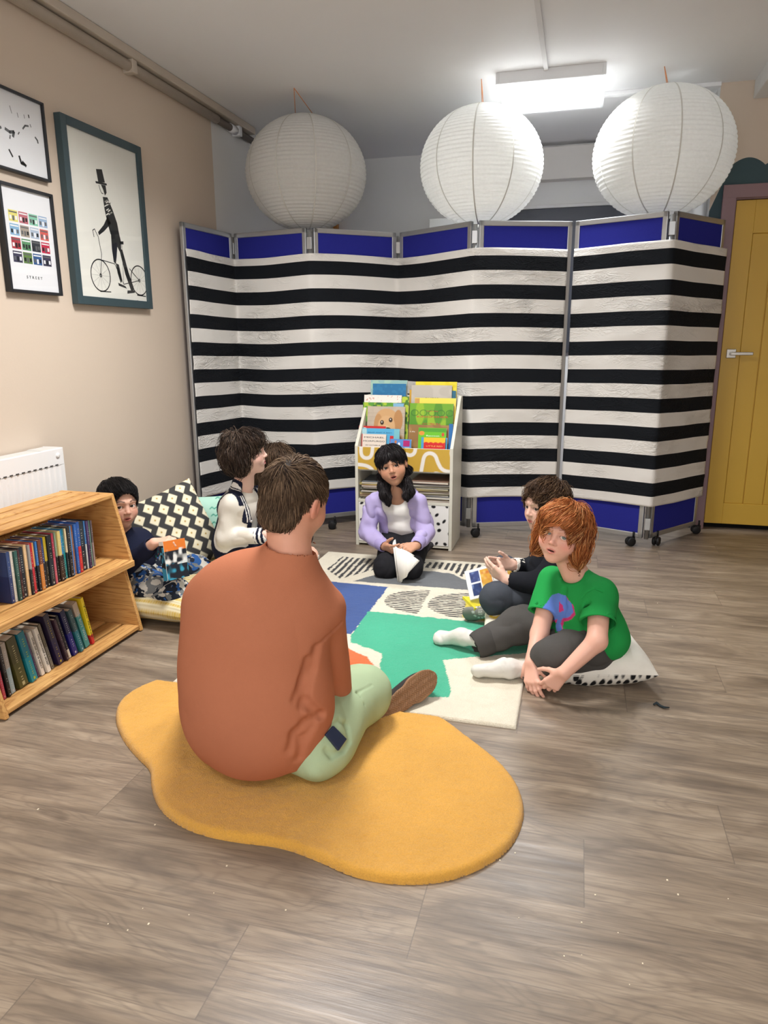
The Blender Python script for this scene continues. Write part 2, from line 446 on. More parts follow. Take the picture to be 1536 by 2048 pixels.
# bulkhead and dark board in the alcove
slab('trim_5', (-1.02, YB-.10, 2.36), (XC, YB, H-.03), m_wall((222, 217, 212)), .004)
b = MB(); b.box((-.62, YB-.03, 1.1), (.60, YB-.004, 2.17), .003, 0); b.box((-.62, YB-.045, 2.17), (.60, YB-.004, 2.195), .004, 1)
tag(b.build('wall_board', [plain((66, 68, 76), .5), plain((216, 214, 212), .5)]), 'dark grey board with a pale top rail on the alcove wall, seen between paper lanterns', 'board')
# things behind the screens whose tops just show
a, c_ = at(858, 438, 5.45), at(946, 440, 5.45)
b = MB(); b.box((a[0], 5.45, 0), (c_[0], 5.85, a[2]), .006); tag(b.build('cabinet', plain((206, 206, 202), .5)), 'pale grey cabinet whose top edge shows above the screen by the middle lantern', 'cabinet')
a, c_ = at(667, 436, 5.94), at(685, 470, 5.94); r0 = empty('framed_picture', ((a[0]-.20), YB, (a[2]-.2)), 0, 'wooden frame on the white back wall, one corner showing beneath the leftmost lantern', 'picture')
b = MB(); w_, h_ = .23, .20; b.box((-w_, -.05, -h_), (-w_+.035, -.002, h_), .003); b.box((w_-.035, -.05, -h_), (w_, -.002, h_), .003); b.box((-w_+.035, -.05, -h_), (w_-.035, -.002, -h_+.035), .003); b.box((-w_+.035, -.05, h_-.035), (w_-.035, -.002, h_), .003); b.build('frame', plain((176, 118, 62), .4), r0)
b = MB(); b.box((-w_+.035, -.02, -h_+.035), (w_-.035, -.002, h_-.035)); b.build('print', plain((226, 222, 212), .7), r0)
# skirting
slab('baseboard_left', (XL, YN, 0), (XL+.018, 4.4, .1), plain((214, 204, 192), .5), .003)
slab('baseboard_right', (DX1+.09, YD-.018, 0), (XR, YD, .1), plain((140, 113, 117), .5), .003)
# pipes along the top of the left wall
PIPEW = plain((196, 184, 170), .5, .05, 8, .4); GREY = plain((108, 100, 94), .5, .15, 20, .4, .3)
b = MB()
b.box((XL, YN, H-.045), (XL+.07, 4.95, H-.001), .006, 0)
b.tube([(XL+.03, YN, H-.075), (XL+.03, 4.46, H-.075)], .026, 14, 0)
for y in (3.55, 2.4, 1.2): b.box((XL, y-.02, H-.108), (XL+.062, y+.02, H-.045), .004, 0)
pr = b.build('ceiling_pipe', [PIPEW]); tag(pr, 'beige painted pipe and trunking running along the top of the left wall', 'pipe')
b = MB(); b.tube([(XL+.03, 4.46, H-.075), (XL+.03, 4.98, H-.075)], .022, 12, 0); b.build('bare_pipe_end', [GREY], pr)
b = MB(); b.box((XL+.002, 4.72, H-.105), (XL+.06, 4.76, H-.044), .004); b.tube([(XL+.03, 4.64, H-.075), (XL+.03, 4.72, H-.075)], .027, 12, 0); b.build('pipe_clip', [WHITE], pr)
# ceiling lamp panels
def m_emit(s):
    t = NT('lamp_diffuser'); t.b.inputs['Base Color'].default_value = (.9, .9, .9, 1)
    t.b.inputs['Emission Color'].default_value = (1.0, .975, .95, 1); t.b.inputs['Emission Strength'].default_value = s; return t.mat
LAMPFR = plain((226, 228, 231), .4, .02); LAMPD = m_emit(1.0)
def lamp_panel(x, y, lab, w=.545, d=.545, power=1.0):
    r = empty('ceiling_light', (x, y, H), 0, lab, 'ceiling light')
    b = MB(); t = .018
    b.box((-w/2-t, -d/2-t, -.058), (-w/2, d/2+t, 0), .002); b.box((w/2, -d/2-t, -.058), (w/2+t, d/2+t, 0), .002)
    b.box((-w/2, -d/2-t, -.058), (w/2, -d/2, 0), .002); b.box((-w/2, d/2, -.058), (w/2, d/2+t, 0), .002); b.build('frame', LAMPFR, r)
    b = MB(); b.box((-w/2, -d/2, -.052), (w/2, d/2, -.04)); b.build('diffuser', LAMPD, r)
    return r
lamp_panel(-.240, 4.655, 'square white ceiling light panel glowing above the middle paper lantern')
b = MB(); b.box((-.274, YN, H-.016), (-.250, 4.36, H), .002); tag(b.build('cable_conduit', WHITE), 'white cable conduit running across the ceiling to the light panel', 'conduit')
b = MB(); b.prism([(.0, .0), (.035, .012), (.055, -.006), (.03, -.012)], 'z', H-.004, H-.0005)
for v in b.v: v.x += .08; v.y += 5.55
o = b.build('peeling_paint', plain((70, 66, 62), .8)); tag(o, 'dark flake of peeled paint on the ceiling between two lanterns', 'paint flake')
# ---------------------------------------------------------------- paper lanterns
def m_paper():
    t = NT('rice_paper'); v = t.obj(); f = t.noise(v, 60, 5, .65)
    c = t.mix(f, lin((232, 232, 229)), lin((250, 250, 248)))
    t.bump(f, .12, .002); t.out(c, .85, .1); t.b.inputs['Transmission Weight'].default_value = 0
    tr = t.n('ShaderNodeBsdfTranslucent'); t.l(c, tr.inputs['Color']); mx = t.n('ShaderNodeMixShader'); mx.inputs[0].default_value = .38
    t.l(t.b.outputs[0], mx.inputs[1]); t.l(tr.outputs[0], mx.inputs[2])
    t.l(mx.outputs[0], t.t.nodes['Material Output'].inputs[0]); return t.mat
PAPER = m_paper(); SEAM = plain((214, 212, 206), .8); CORD = plain((214, 142, 96), .8)
def lantern(c, rx, rz, hook, lab, two=False, seam=0.0):
    r = empty('paper_lantern', c, 0, lab, 'paper lantern', 'paper lanterns hanging over the screens'); nr = 40; n = 96; k = 4
    prof = []; th0 = .16
    for i in range(nr*k+1):
        a = th0+(PI-2*th0)*i/(nr*k); s = abs(math.sin(PI*i/k)); sag = 1-.015*s
        prof.append((rx*math.sin(a)*sag, rz*math.cos(a)*sag))
    vs = []; m = len(prof)
    V = np.array([(q*math.cos(2*PI*j/n), q*math.sin(2*PI*j/n), z) for q, z in prof for j in range(n)])
    ang = np.array([2*PI*j/n for z in prof for j in range(n)]); lvl = np.array([i for i in range(m) for j in range(n)])
    V[:, :2] *= (1+.004*np.sin(ang*9+lvl*.8)*np.sin(lvl*PI/k)**2)[:, None]
    F = np.array([(i*n+j, (i+1)*n+j, (i+1)*n+(j+1) % n, i*n+(j+1) % n) for i in range(m-1) for j in range(n)])
    np_mesh('paper_shade', V, F, PAPER, r)
    b = MB()
    for s in range(10):
        a = 2*PI*s/10+seam; pts = [(q*1.001*math.cos(a), q*1.001*math.sin(a), z) for q, z in prof[::k]]
        for w, (p, q) in enumerate(zip(pts[:-1], pts[1:])):
            t = Vector((-math.sin(a), math.cos(a), 0))*.0035; P, Q = Vector(p), Vector(q); nrm = Vector((math.cos(a), math.sin(a), 0))*.0012
            b.add([P-t+nrm, P+t+nrm, Q+t+nrm, Q-t+nrm], [(0, 1, 2, 3)])
        b.build('paper_seam', SEAM, r); b = MB()
    b = MB(); R0 = rx*math.sin(th0); z0 = rz*math.cos(th0)
    b.tube([(R0*math.cos(a*PI/12), R0*math.sin(a*PI/12), z0) for a in range(25)], .002, 6); b.tube([(R0, 0, z0), (-R0, 0, z0)], .002, 6); b.build('wire_ring', STEEL, r)
    b = MB(); hk = Vector([float(q) for q in hook])-Vector([float(q) for q in c])
    b.tube([hk, (-R0 if two else .004, 0, z0)], .0022, 6)
    b.tube([hk, (R0 if two else -.004, 0, z0)], .0022, 6); b.build('hanging_string', CORD, r)
    return r
lantern((-1.70, 4.50, 2.197), .372, .332, atz(588, 176, H-.001), 'leftmost large white paper lantern, hung on two orange strings', True, .2)
lantern((-.633, 4.62, 2.200), .365, .334, atz(963, 158, H-.001), 'middle white paper lantern, hanging beside the ceiling light panel', False, .32)
lantern((.387, 4.66, 2.213), .383, .346, atz(1329, 133, H-.001), 'rightmost white paper lantern, hanging nearest the yellow door', False, .45)
# ---------------------------------------------------------------- folding screens
J = [(-2.247, 3.879), (-2.186, 4.424), (-1.619, 4.316), (-1.159, 4.69), (-.621, 4.348), (-.075, 4.548), (.436, 4.327), (.77, 4.764)]
HT = 1.86; ZB = .05
ALU = plain((186, 188, 190), .35, .03, 10, .5, .75)
def m_felt():
    t = NT('blue_felt'); v = t.obj(); f = t.noise(v, 500, 2); c = t.mix(f, lin((34, 38, 128)), lin((52, 56, 158)))
    t.bump(f, .3, .001); return t.out(c, .95, .1)
FELT = m_felt(); BLACKP = plain((28, 28, 30), .5, .05)
def castor(parent, x, y, a):
    t = MB(); M = Matrix.Translation((x, y, 0)) @ Matrix.Rotation(a, 4, 'Z')
    for s in (-1, 1): t.lathe([(0, -.009), (.022, -.009), (.026, -.006), (.026, .006), (.022, .009), (0, .009)], 20, 0, M=M @ Matrix.Translation((0, s*.012, .027)) @ Matrix.Rotation(PI/2, 4, 'X'))
    o = t.build('castor', BLACKP, parent)
    t = MB(); t.box((-.022, -.005, .03), (.03, .005, .056), .004, 0, M); t.tube([M @ Vector((.018, 0, .05)), M @ Vector((.018, 0, .085))], .006, 8); t.build('castor_fork', BLACKP, o)
def screen(idx, lab, castors):
    c = J[idx[0]]; r = empty('folding_screen', (c[0], c[1], 0), 0, lab, 'screen')
    def loc(x, y, z=0): return (x-c[0], y-c[1], z)
    for i in idx:
        A, B = Vector(J[i]), Vector(J[i+1]); d = (B-A); L = d.length; d /= L; g = .022 if True else 0
        M = Matrix.Translation(loc(A.x, A.y)) @ Matrix.Rotation(math.atan2(d.y, d.x), 4, 'Z')
        x0, x1 = (g if i != 5 else .012), L-(g if i != 4 else .012); fw = .028; hz = .012
        b = MB()
        b.box((x0, -hz, ZB), (x0+fw, hz, HT), .004, 0, M); b.box((x1-fw, -hz, ZB), (x1, hz, HT), .004, 0, M)
        b.box((x0, -hz, HT-.03), (x1, hz, HT), .004, 0, M); b.box((x0, -hz, ZB), (x1, hz, ZB+.03), .004, 0, M)
        fr = b.build('frame', ALU, r)
        b = MB(); b.box((x0+fw-.004, -.0075, ZB+.026), (x1-fw+.004, .0075, HT-.026), 0, 0, M); b.build('felt_board', FELT, r)
    for i in idx[1:]:
        A = Vector(J[i]); b = MB(); b.lathe([(.0, ZB), (.013, ZB), (.013, HT-.02), (0, HT-.02)], 14, 0, loc(A.x, A.y)); b.build('hinge', ALU, r)
        for z in (.14, .95, 1.77): b = MB(); b.box((-.016, -.017, z-.035), (.016, .0, z+.035), .002, 0, Matrix.Translation(loc(A.x, A.y))); b.build('hinge_clip', ALU, r)
    for x, y, a in castors: castor(r, x-c[0], y-c[1], a)
    return r
screen([0, 1, 2, 3, 4], 'wide five-panel blue felt folding screen on castors behind the book display rack', [(-.57, 4.30, .4), (-1.50, 4.27, .3), (-.14, 4.49, .2), (-1.2, 4.64, 1.2), (-2.15, 4.38, 2.0), (-2.22, 3.95, .2)])
screen([5, 6], 'narrow two-panel blue felt folding screen on castors beside the yellow door', [(.35, 4.33, .5), (.50, 4.38, 1.2), (.765, 4.72, .2), (-.03, 4.50, 1.)])
def m_cloth():
    t = NT('black_and_white_striped_cotton'); p = t.pos(); uv = t.n('ShaderNodeTexCoord').outputs['UV']
    s = t.n('ShaderNodeSeparateXYZ'); t.l(uv, s.inputs[0])
    u = t.math('DIVIDE', t.math('SUBTRACT', 1.665, s.outputs[1]), .16)
    k = t.math('FRACT', u); blk = t.math('MULTIPLY', t.math('LESS_THAN', k, .5), t.math('GREATER_THAN', u, 0))
    f = t.noise(p, 5, 4); w = t.mix(f, lin((222, 219, 214)), lin((240, 238, 234)))
    c = t.mix(blk, w, lin((24, 27, 32)))
    cr = t.noise(t.mapping(p, (1, 1, 3)), 9, 3, .6, 2.2); cr = t.math('ABSOLUTE', t.math('SUBTRACT', cr, .5))
    mask = t.math('SMOOTH_MAX', t.math('MULTIPLY', t.math('SUBTRACT', t.noise(t.mapping(p, (2.2, 2.2, 4)), 1.2, 2), .42), 4), 0, .1)
    t.bump(t.math('MULTIPLY', cr, mask), .9, .035); return t.out(c, .85, .15)
CLOTH = m_cloth()
def cloth(idx, lab, ztop, zbot, e0, e1, seed):
    path = [Vector(J[i]) for i in idx]; pts = []
    # offset the path towards the room, rounding the corners
    nrm = []
    for i in range(len(path)-1):
        d = (path[i+1]-path[i]).normalized(); nrm.append(Vector((d.y, -d.x)))
    off = .027; off_p = []
    for i in range(len(path)):
        if i == 0: off_p.append(path[0]+nrm[0]*off+(path[1]-path[0]).normalized()*e0)
        elif i == len(path)-1: off_p.append(path[-1]+nrm[-1]*off+(path[-2]-path[-1]).normalized()*e1)
        else:
            m = (nrm[i-1]+nrm[i]).normalized(); off_p.append(path[i]+m*off/max(.3, m.dot(nrm[i])))
    nseg = 46; tot = 0
    for i in range(len(off_p)-1):
        for k in range(nseg): pts.append(off_p[i].lerp(off_p[i+1], k/nseg))
    pts.append(off_p[-1])
    P = np.array([[p.x, p.y] for p in pts]); Q = P.copy()
    for _ in range(2): Q[1:-1] = .25*Q[:-2]+.5*Q[1:-1]+.25*Q[2:]
    P = Q; d = np.gradient(P, axis=0); d /= np.linalg.norm(d, axis=1, keepdims=True); Nn = np.stack([d[:, 1], -d[:, 0]], 1)
    s = np.concatenate([[0], np.cumsum(np.linalg.norm(np.diff(P, axis=0), axis=1))])
    nz = 130; z = np.linspace(ztop, zbot, nz)
    S, Z = np.meshgrid(s, z, indexing='ij'); q = np.stack([S.ravel()*3+seed, np.zeros(S.size)+seed, Z.ravel()*7], 1).astype(F32)
    wob = .0035*(1-2*np.abs(vnoise(q+.5*vnoise(q*1.3)[:, None])))+.003*vnoise(q*.5)
    edge = .010*np.exp(-((Z.ravel()-zbot)/.03)**2)*(vnoise(q*.9+4))
    sag = .006*np.sin(S.ravel()*5.3+seed)+.004*vnoise(np.stack([S.ravel()*4, Z.ravel()*0, Z.ravel()*0+seed], 1).astype(F32))
    XY = np.repeat(P, nz, 0)+np.repeat(Nn, nz, 0)*(np.maximum(wob, -.006)+edge*0)[:, None]
    V = np.concatenate([XY, (Z.ravel()+sag+edge)[:, None]], 1)
    n = len(P); F = np.array([(i*nz+j, i*nz+j+1, (i+1)*nz+j+1, (i+1)*nz+j) for i in range(n-1) for j in range(nz-1)])
    o = np_mesh('striped_cloth', V, F, CLOTH, None, None, True, np.stack([S.ravel(), Z.ravel()], 1))
    md = o.modifiers.new('thick', 'SOLIDIFY'); md.thickness = .002
    return tag(o, lab, 'cloth')
cloth([0, 1, 2, 3, 4, 5], 'wide black and white striped cloth hung across the five-panel screen', 1.708, .24, .02, .04, 1.3)
cloth([5, 6, 7], 'narrow black and white striped cloth hung across the two-panel screen by the door', 1.708, .245, .02, .005, 5.1)
# ================================================================ pine crate bookshelf
def m_pine(axis):
    t = NT('pine_'+axis); v = t.obj(); sc = {'y': (16, 1.1, 16), 'x': (1.1, 16, 16)}[axis]
    f = t.noise(t.mapping(v, sc), 1.3, 3, .5, 1.6); rings = t.math('ABSOLUTE', t.math('SINE', t.math('MULTIPLY', f, 26)))
    fine = t.noise(t.mapping(v, tuple(k*8 for k in sc)), 1, 3); big = t.noise(v, 3.5, 2)
    c = t.ramp(big, [(.3, lin((186, 138, 80))), (.55, lin((206, 160, 98))), (.75, lin((218, 174, 112)))])
    c = t.mix(t.math('MULTIPLY', t.math('POWER', rings, 5), .6), c, lin((146, 90, 42)))
    c = t.mix(t.math('MULTIPLY', fine, .25), c, lin((190, 138, 80)))
    t.bump(fine, .1, .001); return t.out(c, .48, .35)
PINEY, PINEX = m_pine('y'), m_pine('x')
SY0, SY1 = 1.70, 2.475
sh = empty('pine_bookshelf', (-1.90, 2.08, 0), 0, 'slatted pine bookshelf of two stacked crates in front of the radiator', 'bookshelf')
def S(x, y, z): return (x+1.90, y-2.08, z)
def crate(zb, xf_b, xf_t, h, xb):
    for y0, y1 in ((SY0, SY0+.018), (SY1-.018, SY1)):
        b = MB(); b.prism([(xf_b+1.90, zb), (xf_t+1.90, zb+h), (xb+1.90, zb+h), (xb+1.90, zb)], 'x' if False else 'y', y0-2.08, y1-2.08, .0025); b.build('side_panel', PINEX, sh)
crate(.004, -1.727, -1.786, .285, -2.06); crate(.292, -1.742, -1.812, .300, -2.06)
def slats(zt, xf, xb, n, th=.018, front=True):
    w = (xf-xb)/n
    for i in range(n):
        b = MB(); b.box(S(xb+i*w+.006, SY0+.018, zt-th), S(xb+(i+1)*w-.006, SY1-.018, zt), .004); b.build('shelf_slat', PINEY, sh)
slats(.030, -1.728, -2.055, 4); slats(.318, -1.742, -2.055, 4); slats(.592, -1.80, -2.06, 4)
b = MB(); b.box(S(-1.742, SY0+.018, .292), S(-1.728, SY1-.018, .318), .003); b.build('front_rail', PINEY, sh)
b = MB(); b.box(S(-2.07, SY0, .004), S(-2.062, SY1, .58), .001); b.build('back_panel', PINEX, sh)
ORD = ['', 'second', 'third', 'fourth', 'fifth', 'sixth', 'seventh', 'eighth', 'ninth', 'tenth', 'eleventh', 'twelfth', 'thirteenth', 'fourteenth', 'fifteenth', 'sixteenth', 'seventeenth', 'eighteenth', 'nineteenth', 'twentieth', 'twenty-first', 'twenty-second', 'twenty-third', 'twenty-fourth', 'twenty-fifth', 'twenty-sixth', 'twenty-seventh', 'twenty-eighth', 'twenty-ninth', 'thirtieth', 'thirty-first', 'thirty-second', 'thirty-third', 'thirty-fourth', 'thirty-fifth', 'thirty-sixth']
PAGES = plain((226, 216, 196), .8, .08, 150)
CREAM = (236, 230, 214)
def spine_book(loc, th, hgt, dep, cols, lab, group, lean=0.0, title=None, tcol=(240, 236, 220), seed=0, split=.5, loose=None):
    """paperback standing with its spine to +X; cols = [lower, upper] spine colours"""
    rs = random.Random(seed); r = empty('book', loc, 0, lab, 'book', group, rot=(lean, 0, 0))
    b = MB(); c = .0012
    m0, m1, mt = plain(cols[0], .38, .1, 60, .5), plain(cols[-1], .38, .1, 60, .5), plain(tuple(int(c*.8) for c in tcol), .5, 0)
    # cover: two boards and the rounded spine, in two colour bands
    zs = hgt*split
    for z0, z1, m in ((0, zs, 0), (zs, hgt, 1)):
        b.box((-dep, 0, z0), (0, c, z1), 0, m); b.box((-dep, th-c, z0), (0, th, z1), 0, m)
        b.prism([(0, 0), (.0015, .001), (.002, th/2), (.0015, th-.001), (0, th), (-c, th), (-c, 0)], 'z', z0, z1, 0, m)
    M = Matrix.Translation((.0024, th/2, hgt*.5)) @ Matrix(((0, 0, 1, 0), (0, 1, 0, 0), (-1, 0, 0, 0), (0, 0, 0, 1)))
    if title: b.text(title, th*.62, M @ Matrix.Rotation(0, 4, 'Z'), 2, .0002, 'CENTER', hgt*.72)
    elif title is None:
        # illegible lettering: small bars
        for z0, z1 in ((.14, .42), (.50, .88)):
            z = z0
            while z < z1:
                l = rs.uniform(.012, .035)
                if rs.random() < .8: b.box((.0016, th*.40, hgt*z), (.0022, th*.60, hgt*min(z+l*.5, z1)), 0, 2)
                z += l+.02
        b.box((.0016, th*.36, .006), (.0022, th*.64, .006+th*.35), 0, 2)
    b.build('cover', [m0, m1, mt], r)
    b = MB(); b.box((-dep+.002, c, .002), (-c, th-c, hgt-.002), 0); b.build('pages', PAGES, r)
    return r
G1 = 'paperbacks packed on the upper shelf of the pine bookshelf'
UP = [  # right to left: lower colour, upper colour, thickness mm, name, height
 ((150, 130, 128), (96, 84, 88), 9, 'pinkish grey', .19), ((140, 190, 178), (120, 172, 160), 9, 'mint green', .192), ((38, 40, 46), (30, 42, 50), 7, 'black', .196), ((62, 44, 84), (84, 64, 110), 10, 'dark purple', .195),
 ((200, 206, 208), (66, 128, 190), 8, 'white and blue', .198), ((30, 40, 52), (42, 56, 66), 28, 'thick slate navy', .2), ((196, 40, 52), (36, 88, 170), 16, 'royal blue red-footed', .205), ((38, 92, 172), (48, 104, 184), 13, 'plain blue', .2), ((158, 104, 76), (150, 98, 70), 10, 'brown', .198),
 ((64, 124, 200), (84, 150, 214), 11, 'bright blue', .199), ((30, 30, 32), (42, 44, 48), 16, 'speckled black', .2), ((24, 40, 46), (222, 206, 166), 9, 'cream-topped', .196), ((24, 138, 142), (30, 128, 150), 13, 'teal', .198), ((30, 34, 40), (40, 130, 190), 10, 'blue-topped', .197),
 ((52, 36, 30), (214, 196, 124), 16, 'straw-yellow and black', .196), ((26, 28, 28), (134, 158, 132), 10, 'sage and black', .195), ((200, 116, 136), (190, 96, 116), 8, 'pink', .194), ((196, 84, 104), (170, 50, 72), 9, 'rose red', .194),
 ((34, 42, 52), (30, 34, 38), 20, 'black starry', .194), ((40, 34, 24), (190, 166, 40), 14, 'black and yellow', .192), ((28, 34, 50), (40, 62, 116), 15, 'navy blue', .192), ((206, 130, 60), (112, 60, 40), 16, 'orange flame-coloured', .19),
 ((26, 32, 44), (52, 116, 186), 10, 'blue and black', .188), ((34, 34, 38), (236, 176, 104), 10, 'peach-topped', .186), ((196, 44, 60), (190, 36, 48), 14, 'bright red', .188), ((40, 40, 46), (150, 150, 150), 11, 'grey-topped', .186), ((226, 190, 140), (230, 196, 150), 13, 'plain tan', .19),
 ((28, 36, 46), (38, 48, 60), 20, 'midnight blue', .186), ((64, 26, 32), (74, 40, 46), 10, 'dark maroon', .182), ((44, 84, 78), (54, 96, 90), 14, 'dull green', .182), ((210, 206, 196), (220, 214, 204), 12, 'off-white', .184), ((44, 60, 110), (60, 80, 130), 15, 'indigo', .186)]
y = 2.352
for i, (c0, c1, th, nm, hg) in enumerate(UP):
    t = th/1000*1.06; y -= t
    lab = '%s paperback, %s from the right end of the upper shelf' % (nm, ORD[i] if i else 'first') if i else 'pinkish grey paperback at the right end of the upper shelf'
    ti = None
    spine_book((-1.835-.004*math.sin(i*1.7), y, .3195), t*.96, hg-.004, .125, (c0, c1), lab, G1, 0, ti, (236, 222, 120) if nm.startswith('royal') else (226, 222, 212), i, .52 if c0 != c1 else .5)
    y -= .0006
G2 = 'paperbacks leaning on the lower shelf of the pine bookshelf'
LOW = [  # right to left: y foot, lower, upper, thickness, name, height, lean, title
 (2.232, (196, 40, 46), (240, 214, 44), 15, 'yellow red-footed', .215, .20, 'Tom Gates', (40, 90, 60)), (2.196, (62, 140, 140), (186, 168, 150), 26, 'teal and beige', .208, .25, 'THE BOY WHO', (232, 240, 236)), (2.160, (36, 110, 124), (58, 82, 88), 20, 'blue-green', .196, .26, None, (210, 230, 230)),
 (2.123, (28, 28, 112), (24, 24, 70), 24, 'royal navy', .205, .25, None, (232, 232, 240)), (2.100, (214, 208, 196), (36, 36, 44), 12, 'black and white', .196, .25, None, (226, 226, 220)), (2.080, (54, 38, 52), (66, 44, 58), 12, 'thin maroon', .19, .25, None, (200, 190, 190)),
 (2.040, (38, 30, 66), (44, 36, 60), 26, 'tall dark violet', .222, .24, None, (214, 190, 70)), (2.006, (120, 116, 106), (106, 98, 82), 13, 'grey-brown', .198, .23, None, (60, 56, 50)), (1.978, (226, 222, 214), (216, 210, 200), 17, 'white-spined', .195, .23, 'TWO CAN KEEP A SECRET', (30, 30, 34)),
 (1.952, (224, 218, 210), (206, 200, 190), 15, 'off-white spined', .192, .22, 'ONE OF US IS NEXT', (36, 34, 38)), (1.936, (70, 40, 92), (84, 50, 100), 7, 'slim purple', .19, .22, None, (200, 190, 210)), (1.898, (22, 130, 146), (20, 110, 128), 30, 'thick turquoise', .205, .20, None, (200, 214, 70)),
 (1.846, (74, 72, 34), (66, 62, 32), 40, 'fat olive green', .20, .18, None, (222, 210, 160)), (1.808, (150, 170, 178), (168, 160, 152), 20, 'pale grey-blue', .195, .10, None, (240, 240, 240)), (1.790, (26, 28, 32), (40, 38, 42), 13, 'thin black', .19, .10, None, (214, 214, 214)), (1.770, (186, 64, 86), (170, 60, 80), 13, 'crimson', .19, .10, None, (236, 214, 214)), (1.752, (44, 128, 62), (60, 140, 76), 13, 'grass green', .188, .10, None, (226, 236, 226)), (1.730, (184, 124, 140), (176, 118, 134), 14, 'dusty pink', .186, .10, None, (236, 226, 226))]
for i, (yy, c0, c1, th, nm, hg, lean, ti, tc) in enumerate(LOW):
    lab = '%s paperback %s the lower shelf%s' % (nm, 'leaning at the right end of' if i == 0 else 'standing on', '' if i == 0 else ', %s from the right' % ORD[i])
    spine_book((-1.795-.004*math.sin(i*2.1), yy, .0325), th/1000, hg-.006, .13, (c0, c1), lab, G2, lean, ti, tc, 50+i, .72 if nm.startswith('teal and') else (.2 if 'footed' in nm or nm.startswith('black and') else .5))
# ================================================================ radiator
RAD = plain((236, 236, 236), .35, .02, 5, .45)
def m_rad():
    t = NT('white_radiator_enamel'); return t.out(lin((238, 238, 238)), .32, .45)
RAD = m_rad(); DARK = plain((70, 68, 66), .8)
rd = empty('radiator', (XL, 2.03, 0), 0, 'white panel radiator on the beige wall behind the pine bookshelf', 'radiator')
def Rr(x, y, z): return (x-XL, y-2.03, z)
ry0, ry1, rz0, rz1 = 1.40, 2.655, .14, .742
n = 36; vs = []; prof = []
for i in range(n*6+1):
    y = ry0+.02+(ry1-ry0-.04)*i/(n*6); k = (i % 6)/6.0; prof.append((y, .006*(math.cos(2*PI*k) > 0)))
b = MB(); zt = rz1-.075; zbm = rz0+.05; pr2 = []
for y, dx in prof: pr2 += [Rr(-2.186+dx, y, zbm), Rr(-2.186+dx, y, zt)]
b.add(pr2, [(2*i, 2*i+2, 2*i+3, 2*i+1) for i in range(len(prof)-1)], 0, False)
b.box(Rr(-2.1955, ry0, zbm), Rr(-2.182, ry0+.02, zt), 0); b.box(Rr(-2.1955, ry1-.02, zbm), Rr(-2.182, ry1, zt), 0)
b.box(Rr(-2.196, ry0, zt), Rr(-2.182, ry1, rz1), .003); b.box(Rr(-2.196, ry0, rz0), Rr(-2.182, ry1, zbm), .003); b.box(Rr(-2.196, ry0+.01, zbm), Rr(-2.190, ry1-.01, zt))
b.build('front_panel', RAD, rd)
b = MB()
for i in range(n):
    y = ry0+.03+(ry1-ry0-.06)*(i+.5)/n
    b.box(Rr(-2.1835, y-.009, zt+.001), Rr(-2.1815, y+.009, zt+.007))
b.build('vent_slot', DARK, rd)['kind'] = 'stuff'
b = MB(); b.box(Rr(-2.286, ry1+.0003, rz0), Rr(-2.183, ry1+.004, rz1+.001), .001); b.build('side_cover', RAD, rd); b = MB(); b.box(Rr(-2.286, ry0-.004, rz0), Rr(-2.183, ry0-.0003, rz1+.001), .001); b.build('side_cover', RAD, rd)
b = MB(); b.box(Rr(-2.284, ry0, rz1-.012), Rr(-2.19, ry1-.1, rz1-.004), .002)
b.box(Rr(-2.284, ry1-.1, rz1-.008), Rr(-2.19, ry1, rz1-.001), .002)
b.build('top_grille', plain((214, 214, 212), .4), rd)
b = MB(); b.box(Rr(-2.299, ry0+.02, rz0+.02), Rr(-2.284, ry1-.02, rz1-.03)); b.build('rear_panel', RAD, rd)
b = MB(); b.lathe([(0, 0), (.011, 0), (.011, .004), (.006, .006), (0, .006)], 16, 0, M=Matrix.Translation(Rr(-2.182, ry1-.035, rz1-.03)) @ Matrix.Rotation(PI/2, 4, 'Y')); b.build('air_valve', RAD, rd)
